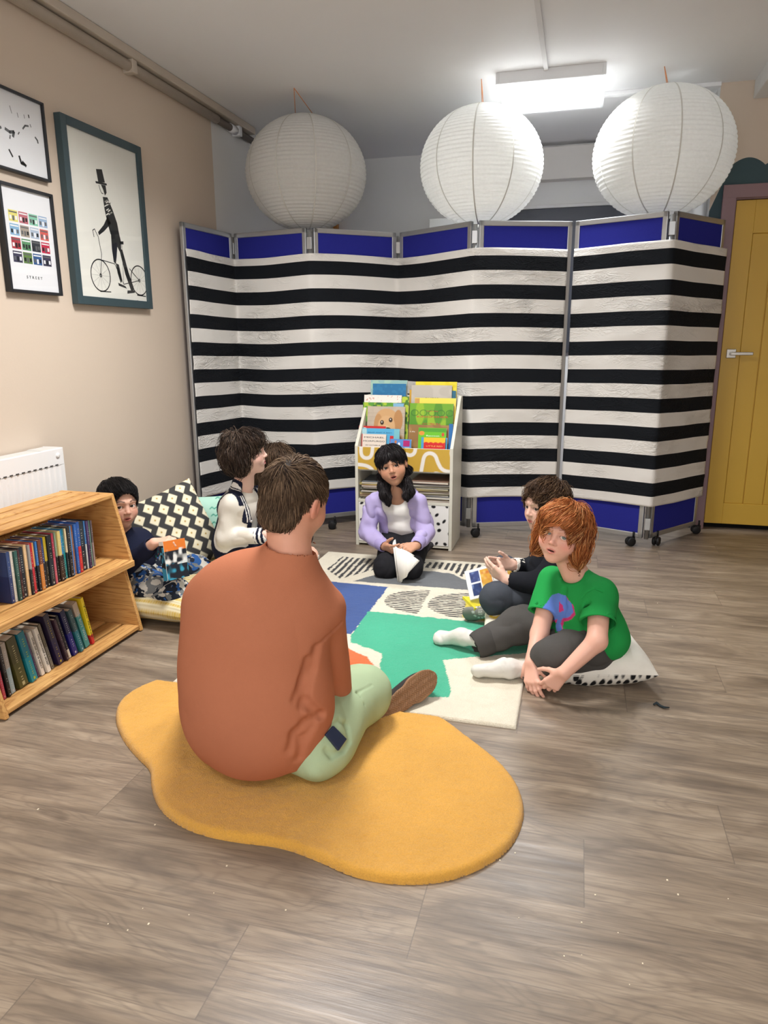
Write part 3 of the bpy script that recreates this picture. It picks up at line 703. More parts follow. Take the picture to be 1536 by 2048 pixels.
# ================================================================ pictures on the left wall
def glass():
    t = NT('picture_glass'); g = t.n('ShaderNodeBsdfGlossy'); g.inputs['Roughness'].default_value = .03; tr = t.n('ShaderNodeBsdfTransparent'); mx = t.n('ShaderNodeMixShader')
    lw = t.n('ShaderNodeLayerWeight'); f = t.math('MULTIPLY_ADD', t.math('POWER', lw.outputs['Facing'], 5.0), .9, .045)
    t.l(f, mx.inputs[0]); t.l(tr.outputs[0], mx.inputs[1]); t.l(g.outputs[0], mx.inputs[2])
    t.l(mx.outputs[0], t.t.nodes['Material Output'].inputs[0]); return t.mat
GLASS = glass(); INK = plain((30, 32, 34), .8, .05); INK2 = plain((96, 98, 100), .8, .05); PRINT = plain((236, 236, 228), .75, .02); PRINTW = plain((232, 234, 238), .75, .01)
def picture(y0, y1, z0, z1, fw, fd, fcol, lab, art, sheet):
    cy, cz = (y0+y1)/2, (z0+z1)/2; r = empty('framed_picture', (XL, cy, cz), 0, lab, 'picture'); W, Hh = y1-y0, z1-z0
    fm = plain(fcol, .4, .04, 10, .4); b = MB(); hw, hh = W/2, Hh/2
    b.box((0.001, -hw, -hh), (fd, -hw+fw, hh), .0015); b.box((.001, hw-fw, -hh), (fd, hw, hh), .0015); b.box((.001, -hw+fw, -hh), (fd, hw-fw, -hh+fw), .0015); b.box((.001, -hw+fw, hh-fw), (fd, hw-fw, hh), .0015)
    b.build('frame', fm, r)
    b = MB(); b.box((.002, -hw+fw, -hh+fw), (fd-.012, hw-fw, hh-fw), 0, 0); X = fd-.0117
    mats = [sheet]; art(b, X, W, Hh, mats); b.build('print', mats, r)
    b = MB(); b.add([(fd-.007, -hw+fw-.002, -hh+fw-.002), (fd-.007, hw-fw+.002, -hh+fw-.002), (fd-.007, hw-fw+.002, hh-fw+.002), (fd-.007, -hw+fw-.002, hh-fw+.002)], [(0, 1, 2, 3)]); b.build('glass', GLASS, r)
    return r
def flat(b, X, poly, m):
    b.add([(X, y, z) for y, z in poly]+[(X-.0003, y, z) for y, z in poly], [list(range(len(poly)))], m)
def stroke(b, X, pts, w, m):
    for p, q in zip(pts[:-1], pts[1:]):
        d = Vector((q[0]-p[0], q[1]-p[1])); L = d.length
        if L < 1e-6: continue
        d /= L; nn = Vector((-d.y, d.x))*w/2; e = d*w*.25
        flat(b, X, [(p[0]-e.x+nn.x, p[1]-e.y+nn.y), (p[0]-e.x-nn.x, p[1]-e.y-nn.y), (q[0]+e.x-nn.x, q[1]+e.y-nn.y), (q[0]+e.x+nn.x, q[1]+e.y+nn.y)], m)
def ring(b, X, c, r, w, m, a0=0, a1=2*PI, k=36):
    stroke(b, X, [(c[0]+r*math.cos(a0+(a1-a0)*i/k), c[1]+r*math.sin(a0+(a1-a0)*i/k)) for i in range(k+1)], w, m)
def art_cyclist(b, X, W, Hh, mats):
    # a plain generic stencil figure in a tall hat standing astride a small bicycle
    mats += [INK, INK2]; rs = random.Random(4)
    S_ = lambda u, v: (-W/2+u*W, Hh/2-v*Hh)
    def poly(pts, m=1): flat(b, X, [S_(*p) for p in pts], m)
    poly([(.385, .225), (.46, .215), (.485, .285), (.40, .295)]); poly([(.365, .293), (.505, .287), (.508, .298), (.368, .305)])
    poly([(.43, .303), (.49, .30), (.495, .34), (.47, .36), (.455, .33)]); stroke(b, X, [S_(.405, .31), S_(.415, .335), S_(.43, .35), S_(.45, .352)], .004, 1)
    poly([(.44, .37), (.50, .365), (.555, .43), (.60, .50), (.615, .56), (.50, .575), (.47, .51), (.45, .44)])
    for k in range(14): 
        u, v = .45+rs.random()*.07, .385+rs.random()*.09; stroke(b, X+.0003, [S_(u, v), S_(u+.03, v-.012)], .005, 0)
    poly([(.48, .475), (.52, .51), (.42, .565), (.35, .595), (.34, .578), (.42, .53)]); stroke(b, X, [S_(.33, .60), S_(.30, .565), S_(.275, .575), S_(.285, .61)], .004, 1)
    poly([(.505, .57), (.615, .56), (.63, .60), (.625, .66), (.60, .665), (.575, .64), (.555, .70), (.535, .745), (.51, .735), (.50, .66)])
    poly([(.60, .655), (.64, .65), (.70, .78), (.765, .885), (.72, .90), (.655, .80)]); poly([(.535, .74), (.575, .745), (.605, .84), (.58, .855), (.55, .80)])
    poly([(.665, .895), (.77, .89), (.77, .905), (.66, .915)]); poly([(.545, .855), (.64, .87), (.66, .885), (.55, .872)]); poly([(.615, .605), (.665, .60), (.665, .618), (.62, .622)])
    for cx in (.325, .85): ring(b, X, S_(cx, .825), W*.12, .006, 1); ring(b, X, S_(cx, .825), W*.012, .004, 1, k=10)
    for cx in (.325, .85):
        c = S_(cx, .825)
        for k in range(12): a = k*PI/6; stroke(b, X, [c, (c[0]+W*.115*math.cos(a), c[1]+W*.115*math.sin(a))], .0008, 2)
    stroke(b, X, [S_(.325, .825), S_(.36, .70), S_(.335, .60)], .004, 1); stroke(b, X, [S_(.36, .735), S_(.52, .745), S_(.62, .86)], .004, 1); stroke(b, X, [S_(.62, .86), S_(.85, .825), S_(.72, .76)], .004, 1); stroke(b, X, [S_(.62, .86), S_(.64, .62)], .003, 2)
    poly([(.30, .915), (.44, .912), (.44, .918), (.30, .921)]); poly([(.80, .915), (.93, .918), (.93, .924), (.80, .921)])
    stroke(b, X, [S_(.78, .955), S_(.80, .95), S_(.83, .957), S_(.87, .952)], .0012, 2)
def art_shops(b, X, W, Hh, mats):
    cols = [[(222, 214, 120), (186, 104, 116), (132, 196, 170), (150, 176, 206)], [(130, 172, 206), (160, 150, 138), (168, 184, 204), (206, 92, 84)], [(170, 52, 64), (88, 142, 100), (50, 54, 62), (190, 38, 70)], [(66, 64, 84), (98, 130, 70), (52, 88, 140), (62, 60, 80)]]
    base = len(mats); rs = random.Random(9); mats += [INK, PRINTW, INK2]
    for r in range(4):
        for c in range(4):
            mats.append(plain(cols[r][c], .8, .05)); m = len(mats)-1
            u0, v0 = .145+c*.185, .235+r*.125; p = lambda u, v: (-W/2+u*W, Hh/2-v*Hh)
            flat(b, X, [p(u0, v0), p(u0+.165, v0), p(u0+.165, v0+.105), p(u0, v0+.105)], m)
            flat(b, X+.0002, [p(u0+.01, v0+.012), p(u0+.155, v0+.012), p(u0+.155, v0+.024), p(u0+.01, v0+.024)], base+1 if (r+c) % 2 else base+2)
            for k in range(3):
                w0 = u0+.015+k*.05; flat(b, X+.0002, [p(w0, v0+.05), p(w0+.035, v0+.05), p(w0+.035, v0+.095 if k == 1 else v0+.085), p(w0, v0+.095 if k == 1 else v0+.085)], base+rs.choice([0, 1, 2]))
    M = Matrix.Translation((X+.0003, .0, -Hh*.345)) @ Matrix(((0, 0, 1, 0), (1, 0, 0, 0), (0, 1, 0, 0), (0, 0, 0, 1)))
    b.text('S T R E E T', .016, M, base, .0001, 'CENTER', W*.30)
def art_flecks(b, X, W, Hh, mats):
    mats += [INK2, INK]; p = lambda u, v: (-W/2+u*W, Hh/2-v*Hh)
    for pts, w, m in [([(.66, .42), (.70, .37), (.75, .36)], .007, 1), ([(.77, .22), (.775, .25)], .006, 2), ([(.78, .33), (.79, .36)], .004, 1), ([(.84, .47), (.87, .50), (.875, .53)], .008, 1), ([(.58, .51), (.60, .48)], .005, 1), ([(.40, .50), (.46, .52), (.52, .50), (.50, .56)], .012, 1), ([(.46, .56), (.45, .60)], .006, 1), ([(.42, .74), (.46, .81)], .008, 2), ([(.56, .78), (.58, .86), (.64, .87)], .010, 2), ([(.60, .84), (.645, .875)], .012, 2), ([(.60, .25), (.61, .30)], .003, 1), ([(.50, .20), (.52, .28)], .003, 1), ([(.70, .24), (.705, .28)], .003, 1), ([(.2, .3), (.24, .36), (.3, .34)], .006, 1), ([(.25, .55), (.34, .5)], .01, 1), ([(.22, .7), (.25, .8)], .008, 2)]:
        stroke(b, X, [p(*q) for q in pts], w, m)
picture(2.971, 3.587, 1.367, 2.177, .038, .035, (56, 74, 80), 'large print of a top-hatted cyclist in a slate blue frame on the beige wall', art_cyclist, PRINT)
picture(2.565, 2.877, 1.396, 1.822, .012, .03, (30, 32, 36), 'thin black frame with a grid of small coloured shopfronts, lower left on the wall', art_shops, PRINTW)
picture(2.50, 2.885, 1.872, 2.187, .010, .026, (30, 32, 36), 'thin black frame holding a pale print with grey flecks, above the shopfront grid', art_flecks, PRINTW)
# ================================================================ grids painted by a colour function (used for covers, fabrics, rugs)
def inpoly(P, poly):
    x, y = P[:, 0], P[:, 1]; r = np.zeros(len(P), bool); n = len(poly)
    for i in range(n):
        x0, y0 = poly[i]; x1, y1 = poly[(i+1) % n]
        c = (y0 > y) != (y1 > y)
        if y0 != y1: r ^= c & (x < (x1-x0)*(y-y0)/(y1-y0)+x0)
    return r
def dseg(P, pts):
    d = np.full(len(P), 9.0)
    for a, b2 in zip(pts[:-1], pts[1:]):
        a, b2 = np.array(a, float), np.array(b2, float); ba = b2-a; t = np.clip(((P-a)@ba)/max(ba@ba, 1e-12), 0, 1)
        d = np.minimum(d, np.linalg.norm(P-a-t[:, None]*ba, axis=1))
    return d
def n2(P, s, seed=0.0): return vnoise(np.stack([P[:, 0]*s+seed, P[:, 1]*s+seed*1.7, np.full(len(P), seed+.5)], 1).astype(F32))
def painted(name, W, Hh, T, colf, parent, cell=.003, back=(230, 226, 216), loc=None, rot=None, rough=.4, curve=0.0):
    """upright slab W x Hh x T in its own XZ plane, front (-Y) painted by colf(u in 0..W, v in 0..Hh from the bottom)"""
    nx, nz = max(2, int(W/cell)), max(2, int(Hh/cell)); xs, zs = np.linspace(0, W, nx+1), np.linspace(0, Hh, nz+1)
    A, B2 = np.meshgrid(xs, zs, indexing='ij'); UV = np.stack([A.ravel(), B2.ravel()], 1); C = np.array([lin(c) if max(c) > 1.001 else c for c in colf(UV)]) if False else colf(UV)
    V = np.stack([UV[:, 0]-W/2, np.full(len(UV), -T/2), UV[:, 1]], 1); m = nz+1
    F = [(i*m+j, (i+1)*m+j, (i+1)*m+j+1, i*m+j+1) for i in range(nx) for j in range(nz)]
    k = len(V); Bx = np.array([(x, y, z) for x in (-W/2, W/2) for y in (-T/2, T/2) for z in (0, Hh)])
    V = np.concatenate([V, Bx]); F += [(k+2, k+3, k+7, k+6), (k, k+1, k+3, k+2), (k+4, k+6, k+7, k+5), (k, k+2, k+6, k+4), (k+1, k+5, k+7, k+3)]
    C = np.concatenate([C, np.tile(np.array(lin(back)), (8, 1))])
    o = np_mesh(name, V, F, vcol(rough, .4), parent, C, False)
    return o
def L(c): return np.array(lin(c))
def fill(P, c): return np.tile(L(c), (len(P), 1))
def over(C, m, c):
    m = np.clip(m, 0, 1); m = m[:, None] if m.ndim == 1 else m
    return C*(1-m)+L(c)*m if isinstance(c, tuple) else C*(1-m)+c*m
def soft(d, w=.0015): return np.clip(.5-d/w, 0, 1)
# ================================================================ display rack
RX0, RX1, RY0, RY1 = -1.240, -.660, 3.955, 4.265
RKC = ((RX0+RX1)/2, (RY0+RY1)/2)
rk = empty('book_display_rack', (RKC[0], RKC[1], 0), 0, 'white tiered book display rack with a mustard front panel, full of picture books', 'bookcase')
RKW = plain((216, 214, 200), .45, .02, 4, .4); hw = (RX1-RX0)/2; hd = (RY1-RY0)/2
for s in (-1, 1):
    b = MB(); x0, x1 = (-hw, -hw+.018) if s < 0 else (hw-.018, hw)
    b.prism([(-hd, .0), (hd, .0), (hd, .875), (hd-.05, .875), (-hd, .60)], 'x', x0, x1, .0015); b.build('side_panel', RKW, rk)
b = MB()
b.box((-hw+.018, -hd+.004, .268), (hw-.018, hd, .284), .001); b.build('shelf', RKW, rk)
b = MB(); b.box((-hw+.018, -hd+.02, .452), (hw-.018, hd, .466), .001); b.build('shelf', RKW, rk)
b = MB(); b.box((-hw+.018, -hd+.004, .012), (hw-.018, hd, .026), .001); b.build('shelf', RKW, rk)
b = MB(); b.box((-hw+.018, hd-.008, .0), (hw-.018, hd, .875)); b.build('back_panel', RKW, rk)
for y0, y1, z1 in ((4.092, 4.176, .555), (4.180, 4.255, .645)):
    b = MB(); b.box((-hw+.019, y0-RKC[1], .466), (hw-.019, y1-RKC[1], z1), .001); b.build('tier_step', RKW, rk)
def squig(P):
    C = fill(P, (204, 166, 66)); w = .0105; W = RX1-RX0-.036
    for pts in ([(.02, .14), (.018, .09), (.035, .068), (.065, .066), (.085, .085), (.09, .13)], [(-.01, .028), (.05, .024), (.085, .005), (.095, -.02)], [(.17, .0), (.16, .03), (.2, .06), (.25, .04), (.28, -.02)], [(.345, .14), (.34, .105), (.315, .09), (.29, .098)], [(.375, -.02), (.385, .04), (.395, .095), (.425, .112), (.46, .10), (.475, .055), (.50, .012), (.56, .004)], [(.555, .14), (.55, .1), (.57, .075)], [(.445, -.02), (.46, -.004), (.49, -.012)]):
        # smooth polyline
        q = np.array(pts, float)
        for _ in range(2): q = np.concatenate([[q[0]], np.stack([.75*q[:-1]+.25*q[1:], .25*q[:-1]+.75*q[1:]], 1).reshape(-1, 2), [q[-1]]])
        C = over(C, soft(dseg(P, q)-w, .003), (238, 234, 226))
    return C
o = painted('front_panel', RX1-RX0-.036, .132, .014, squig, rk, .003, (238, 234, 226)); o.location = (0, -hd+.009, .462)
def spots(seed):
    rs = random.Random(seed); pl = []
    for i in range(5):
        for j in range(5): pl.append((.03+i*.055+rs.uniform(-.016, .016)+(j % 2)*.02, .025+j*.055+rs.uniform(-.014, .014), rs.uniform(.010, .015), rs.uniform(.007, .010), rs.uniform(0, PI)))
    def f(P):
        C = fill(P, (240, 239, 236))
        for x, y, a, c, th in pl:
            d = P-np.array([x, y]); u = d[:, 0]*math.cos(th)+d[:, 1]*math.sin(th); v = -d[:, 0]*math.sin(th)+d[:, 1]*math.cos(th)
            C = over(C, soft((np.sqrt((u/a)**2+(v/c)**2)-1)*c, .003), (26, 26, 28))
        return C
    return f
wD = (RX1-RX0-.036)/2
for i, s in enumerate((-1, 1)):
    bn = painted('drawer_front', wD-.003, .238, .016, spots(11+i), rk, .003, (236, 235, 230)); bn.location = (s*wD/2, -hd+.009, .028)
# magazines on the rack shelf
rs = random.Random(21); MG = [(214, 206, 186), (222, 216, 200), (196, 186, 160), (176, 168, 150), (228, 222, 210), (206, 200, 190), (160, 150, 120), (190, 176, 130), (150, 142, 136), (214, 202, 160)]
for side, (xc, nmag, ww) in enumerate(((-1.105, 11, .20), (-.795, 13, .225))):
    z = .285
    for k in range(nmag):
        th = rs.uniform(.006, .0125); c = MG[(k*3+side*5) % len(MG)]; cw = [(112, 118, 92), (74, 70, 66), (150, 120, 104), (196, 176, 96), (120, 124, 130), (96, 92, 70)][(k+side*2) % 6]
        lab = '%s magazine in the flat pile on the %s of the rack shelf' % (('topmost' if k == nmag-1 else ('bottom' if k == 0 else '%s from the bottom' % ORD[k])), 'left' if side == 0 else 'right')
        r = empty('magazine', (xc+rs.uniform(-.012, .012), 4.085+rs.uniform(-.012, .012), z), rs.uniform(-.06, .06), lab, 'magazine', 'magazines piled on the rack shelf')
        b = MB(); b.box((-ww/2+.001, -.118, .001), (ww/2-.001, .118, th-.001)); b.build('pages', plain(c, .8, .12, 90), r)
        b = MB(); b.box((-ww/2, -.12, th-.001), (ww/2, .12, th)); b.box((-ww/2, -.12, 0), (ww/2, .12, .001)); b.build('cover', plain(cw, .4, .2, 30), r)
        z += th+.0004
# picture books
def pbook(px0, px1, py0, py1, Y, th, colf, lab, lean=-.16, texts=(), cell=.002):
    """a picture book whose cover fills that much of the rack; base hidden in the tier"""
    A = at((px0+px1)/2, py0, Y); x0, x1 = at(px0, py0, Y)[0], at(px1, py0, Y)[0]; W = x1-x0; top = A[2]; vis = top-at((px0+px1)/2, py1, Y)[2]
    zb = .467 if Y < 4.09 else (.556 if Y < 4.178 else .646); ext = max(0, top-vis-zb); r = empty('picture_book', ((x0+x1)/2, Y+lean*ext*.9, zb), 0, lab, 'book', 'picture books in the display rack', rot=(lean, 0, 0))
    Hh = (top-zb)/math.cos(lean); f0 = colf(W, vis)
    painted('cover', W, Hh, .0016, lambda P: f0(P-np.array([0, ext])), r, cell).location = (0, -th/2, 0)
    b = MB(); b.box((-W/2+.002, -th/2+.0009, .001), (W/2-.002, th/2-.0009, Hh-.003)); b.build('pages', PAGES, r)
    b = MB(); b.box((-W/2, th/2-.0008, 0), (W/2, th/2+.0008, Hh)); b.build('back_cover', plain((200, 196, 186), .5), r)
    for tx, u, v, sz, col, wid in texts:
        b = MB(); M = Matrix.Translation((-W/2+u*W, -th/2-.0012, v*vis+ext)) @ Matrix.Rotation(PI/2, 4, 'X'); b.text(tx, sz, M, 0, .0003, 'CENTER', wid*W if wid else None); b.build('title', plain(col, .5, 0), r)
    return r
def flatc(c, *sh):
    def mk(W, Hh):
        def f(P):
            C = fill(P, c); U = P/np.array([W, Hh])
            for s in sh: C = s(C, U, P)
            return C
        return f
    return mk
def rect(u0, u1, v0, v1, c): return lambda C, U, P: over(C, ((U[:, 0] > u0) & (U[:, 0] < u1) & (U[:, 1] > v0) & (U[:, 1] < v1)).astype(float), c)
def blob(u, v, a, b2, c, s=.06): return lambda C, U, P: over(C, np.clip((1-np.sqrt(((U[:, 0]-u)/a)**2+((U[:, 1]-v)/b2)**2))/s+.5, 0, 1), c)
def mottle(sc, c, th=.1, sd=0): return lambda C, U, P: over(C, np.clip((n2(P, sc, sd)-th)*5, 0, 1), c)
def grad(c0, c1): return lambda C, U, P: L(c0)*(1-U[:, 1:2])+L(c1)*U[:, 1:2]
def dots(n, r, c, sd):
    q = random.Random(sd); pts = [(q.random(), q.random()) for _ in range(n)]
    def f(C, U, P):
        for u, v in pts: C = over(C, np.clip((1-np.sqrt(((U[:, 0]-u)/r)**2+((U[:, 1]-v)/(r*1.4))**2))*3, 0, 1), c)
        return C
    return f
# back tier
pbook(740, 813, 761, 850, 4.235, .012, flatc((150, 190, 190), mottle(30, (170, 206, 190))), 'pale aqua picture book at the back left of the rack, topmost', -.1)
pbook(744, 811, 768, 850, 4.212, .010, flatc((44, 118, 168), dots(8, .03, (220, 226, 220), 3), mottle(60, (52, 128, 176))), 'blue picture book with pale flecks in front of the aqua one', -.1)
pbook(830, 913, 764, 850, 4.235, .010, flatc((240, 224, 60), mottle(26, (232, 214, 40), .2)), 'bright yellow picture book at the back right of the rack', -.1)
pbook(818, 830, 780, 850, 4.222, .008, flatc((214, 166, 60)), 'narrow ochre book edge peeping out left of the grey book', -.1)
pbook(822, 903, 771, 850, 4.212, .012, flatc((196, 190, 180), mottle(20, (204, 198, 188))), 'grey picture book titled in dark serif capitals in the back row', -.1, (('GUESS', .5, .66, .020, (50, 50, 62), .36), ('HOW MUCH', .5, .48, .020, (50, 50, 62), .62), ('I LOVE YOU', .5, .28, .02, (50, 50, 62), .62)))
pbook(903, 911, 782, 850, 4.222, .008, flatc((48, 112, 140)), 'narrow blue book edge right of the grey book in the back row', -.1)
# middle tier
pbook(802, 816, 794, 870, 4.155, .008, flatc((186, 206, 70), mottle(70, (80, 130, 50))), 'lime green picture book mostly hidden behind the white patterned one', -.14)
pbook(726, 801, 791, 870, 4.145, .010, flatc((240, 234, 226), mottle(150, (206, 150, 140), .35), rect(.44, .66, .0, .14, (150, 90, 60))), 'white picture book with fine red and grey sprigs in the middle row', -.14)
pbook(724, 806, 806, 875, 4.128, .010, flatc((92, 156, 60), mottle(50, (170, 196, 60), .1), mottle(60, (52, 110, 54), .3, 4), rect(.74, 1.0, .5, 1, (130, 180, 214)), rect(.0, .13, 0, .45, (84, 70, 58))), 'leafy green picture book behind the puppy book', -.14)
def puppy(C, U, P):
    C = over(C, np.clip(n2(P, 60, 2)*.3+.1, 0, .3), (166, 150, 132))
    for k in range(9): C = over(C, ((np.abs(U[:, 1]-.1*k-.04) < .006)).astype(float)*.35, (150, 136, 120))
    for s in (blob(.52, .70, .30, .26, (206, 164, 116), .1), blob(.30, .52, .12, .30, (190, 144, 96), .1), blob(.83, .66, .12, .27, (184, 136, 88), .1), blob(.52, .50, .23, .28, (212, 172, 126), .12), blob(.50, .40, .14, .13, (222, 188, 146), .3), blob(.40, .60, .05, .06, (56, 40, 32), .3), blob(.63, .67, .05, .06, (56, 40, 32), .3), blob(.56, .42, .085, .06, (60, 44, 40), .2), blob(.395, .615, .014, .018, (240, 236, 230), .4), blob(.625, .685, .014, .018, (240, 236, 230), .4), blob(.8, .12, .22, .2, (186, 150, 112), .3)): C = s(C, U, P)
    return C
pbook(733, 808, 814, 892, 4.105, .012, flatc((196, 182, 164), puppy), 'picture book with a golden puppy on a beige cover in the middle row', -.14, (), .0015)
pbook(828, 911, 797, 870, 4.150, .010, flatc((240, 218, 90), grad((232, 190, 80), (246, 226, 96)), blob(.79, .45, .03, .07, (60, 40, 30)), rect(.0, .12, 0, 1, (206, 160, 90))), 'sunny yellow picture book with a dark dot behind the leafy title book', -.14)
def leafy(C, U, P):
    for k in range(7):
        u, v = .1+.14*k, .5+.3*math.sin(k*2.1); C = blob(u, v, .10, .34, (150, 190, 50) if k % 2 else (86, 148, 44), .2)(C, U, P)
    for k in range(5): C = over(C, soft(np.abs(np.sqrt((U[:, 0]-.12-.2*k)**2+(U[:, 1]-.75)**2)-.08)-.008, .02), (52, 110, 46))
    return blob(.86, .10, .10, .14, (110, 70, 110), .2)(C, U, P)
pbook(818, 906, 808, 880, 4.120, .012, flatc((116, 172, 48), leafy), 'green leafy picture book with red lettering in the middle row', -.14, (('How the', .52, .80, .010, (196, 62, 70), .26), ('KINGFISHER', .53, .64, .016, (206, 60, 60), .72), ('got his', .42, .46, .010, (196, 62, 70), .22), ('SKIN', .60, .44, .018, (214, 60, 84), .22)))
# front tier
pbook(716, 770, 853, 903, 4.065, .010, flatc((196, 44, 46), rect(.34, .98, .62, .92, (224, 196, 120)), blob(.2, .86, .12, .1, (236, 226, 220))), 'red picture book at the front left edge of the rack', -.16)
pbook(720, 798, 858, 904, 4.040, .012, flatc((86, 170, 212), rect(0, .16, .72, 1, (170, 206, 214)), rect(.86, 1, 0, 1, (120, 188, 200)), rect(.76, .85, .15, .72, (200, 40, 44))), 'sky blue picture book with a thin red figure behind the cream one', -.16, (('BEAR AND A BOY', .5, .84, .008, (40, 90, 140), .62),))
pbook(714, 724, 868, 903, 4.03, .008, flatc((190, 50, 52)), 'narrow red book edge at the front left corner of the rack', -.16)
pbook(724, 771, 869, 906, 4.018, .012, flatc((226, 214, 202)), 'cream picture book with dark hand-drawn capitals at the front left of the rack', -.16, (('MICHAEL', .50, .84, .0125, (30, 36, 48), .86), ('MORPURGO', .5, .64, .0125, (30, 36, 48), .92), ('MY FATHER IS A', .5, .42, .0085, (30, 36, 48), .72), ('POLAR BEAR', .5, .24, .0085, (30, 36, 48), .66)))
pbook(780, 822, 879, 906, 4.012, .010, flatc((86, 140, 206), rect(.62, .92, .5, .94, (176, 36, 112)), rect(.28, .62, 0, .42, (236, 220, 110)), rect(.72, .92, 0, .42, (186, 214, 190)), blob(.26, .82, .06, .12, (190, 120, 80)), blob(.42, .66, .05, .12, (240, 240, 240))), 'small blue picture book with pink and yellow patches, front middle', -.16)
pbook(816, 898, 851, 905, 4.066, .010, flatc((150, 112, 66), mottle(24, (166, 128, 78))), 'brown photographic picture book behind the bright green one', -.16, (('Life', .10, .76, .011, (240, 236, 226), .12),))
pbook(897, 905, 849, 906, 4.055, .012, flatc((40, 110, 176)), 'tall thin blue book at the right end of the front row', -.16)
pbook(836, 892, 857, 906, 4.040, .012, flatc((108, 190, 44), rect(0, 1, .86, 1, (80, 160, 50)), blob(.12, .80, .10, .09, (224, 150, 60)), blob(.88, .76, .05, .08, (206, 80, 50)), blob(.5, .3, .2, .1, (240, 240, 236))), 'bright green picture book with white lettering at the front right of the rack', -.16, (('Raccoon', .52, .70, .0125, (246, 246, 240), .46),))
pbook(842, 894, 876, 908, 4.022, .010, flatc((80, 160, 206)), 'pale blue book peeping out around the small red one at front right', -.16)
def lrrh(C, U, P): return over(C, np.clip((U[:, 1]-.68-.05*np.abs(np.sin(U[:, 0]*14)))*30, 0, 1), (240, 190, 40))
pbook(847, 890, 876, 909, 4.004, .010, flatc((204, 34, 36), lrrh), 'small red picture book with a wavy yellow top band, front right', -.16, (('LITTLE RED', .5, .50, .0105, (242, 202, 110), .76), ('RIDING HOOD', .5, .27, .0105, (242, 202, 110), .86)))
# ================================================================ rugs
def m_pile(var=.16, bs=260, strength=.9, dist=.004):
    t = NT('tufted_wool'); a = t.n('ShaderNodeVertexColor', layer_name='Col').outputs[0]; v = t.pos()
    f = t.noise(v, 5, 4, .6); g = t.noise(v, bs, 3, .7); hs = t.n('ShaderNodeHueSaturation'); t.l(a, hs.inputs['Color'])
    t.l(t.math('ADD', t.math('MULTIPLY_ADD', f, var*2, 1-var), t.math('MULTIPLY_ADD', g, .5, -.25)), hs.inputs['Value'])
    t.bump(t.math('ADD', g, t.math('MULTIPLY', t.noise(v, 40, 3), .8)), strength, dist); t.out(hs.outputs[0], .95, .1)
    t.b.inputs['Sheen Weight'].default_value = .25; t.b.inputs['Sheen Roughness'].default_value = .6; return t.mat
PILE = m_pile()
def rugmesh(name, outline, T, colf, cell, edge, parent=None, fuzz=.0015, mat=None):
    """thick rug: fine grid over the outline, rounded down to the floor at its edge"""
    P0 = np.array(outline); lo, hi = P0.min(0)-cell, P0.max(0)+cell
    xs, ys = np.arange(lo[0], hi[0], cell), np.arange(lo[1], hi[1], cell); A, B2 = np.meshgrid(xs, ys, indexing='ij'); P = np.stack([A.ravel(), B2.ravel()], 1)
    ins = inpoly(P, outline); d = np.full(len(P), 9.); 
    near = np.ones(len(P), bool); d = dseg(P, list(outline)+[outline[0]])
    keep = ins | (d < cell*.75); nx, ny = len(xs), len(ys)
    idx = np.full(len(P), -1); idx[keep] = np.arange(keep.sum())
    # snap the outside ring on to the outline
    ol = np.array(list(outline)+[outline[0]], float); o_i = np.where(keep & ~ins)[0]; best = np.full(len(o_i), 9.); bp = P[o_i].copy()
    for a, b2 in zip(ol[:-1], ol[1:]):
        ba = b2-a; t = np.clip(((P[o_i]-a)@ba)/max(ba@ba, 1e-12), 0, 1); qq = a+t[:, None]*ba; dq = np.linalg.norm(P[o_i]-qq, axis=1); m = dq < best; best[m] = dq[m]; bp[m] = qq[m]
    P[o_i] = bp
    dd = np.where(ins, d, 0); z = T*np.sqrt(np.clip(1-(1-np.clip(dd/edge, 0, 1))**2, 0, 1))
    z = z+np.where(ins & (d > edge*.3), fuzz*n2(P, 160, 1)+fuzz*.8*n2(P, 60, 3), 0)
    K = np.arange(nx*ny).reshape(nx, ny); q = np.stack([K[:-1, :-1], K[1:, :-1], K[1:, 1:], K[:-1, 1:]], -1).reshape(-1, 4)
    q = q[(idx[q] >= 0).all(1)]; F = idx[q]; V = np.concatenate([P[keep], np.maximum(z[keep], .0006)[:, None]], 1); C = colf(P[keep])
    # bottom skirt: flat underside
    n = len(V); Vb = V.copy(); Vb[:, 2] = .0003; cnt = {}
    e = np.concatenate([F[:, [0, 1]], F[:, [1, 2]], F[:, [2, 3]], F[:, [3, 0]]]); key = set(map(tuple, e.tolist()))
    side = [(a, b2) for a, b2 in key if (b2, a) not in key]
    Fs = np.array([(a, a+n, b2+n, b2) for a, b2 in side])
    V = np.concatenate([V, Vb]); C = np.concatenate([C, C]); F = np.concatenate([F, Fs])
    return np_mesh(name, V, F, mat or PILE, parent, C, True)
def smooth_closed(pts, it=3):
    q = np.array(pts, float)
    for _ in range(it):
        n = np.roll(q, -1, 0); q = np.stack([.75*q+.25*n, .25*q+.75*n], 1).reshape(-1, 2)
    return q
YO = [(229, 1440), (236, 1408), (270, 1382), (335, 1357), (420, 1345), (520, 1352), (620, 1378), (720, 1410), (790, 1424), (846, 1428), (885, 1440), (930, 1474), (968, 1503), (1004, 1532), (1036, 1572), (1050, 1615), (1044, 1655), (1022, 1695), (982, 1727), (915, 1757), (850, 1768), (775, 1767), (700, 1751), (640, 1722), (560, 1692), (480, 1685), (395, 1668), (340, 1640), (310, 1606), (301, 1565), (302, 1540), (272, 1513), (244, 1478)]
yo = [(x, min(y, 2.058)) for x, y in smooth_closed([atz(x, y, .004)[:2] for x, y in YO]).tolist()]
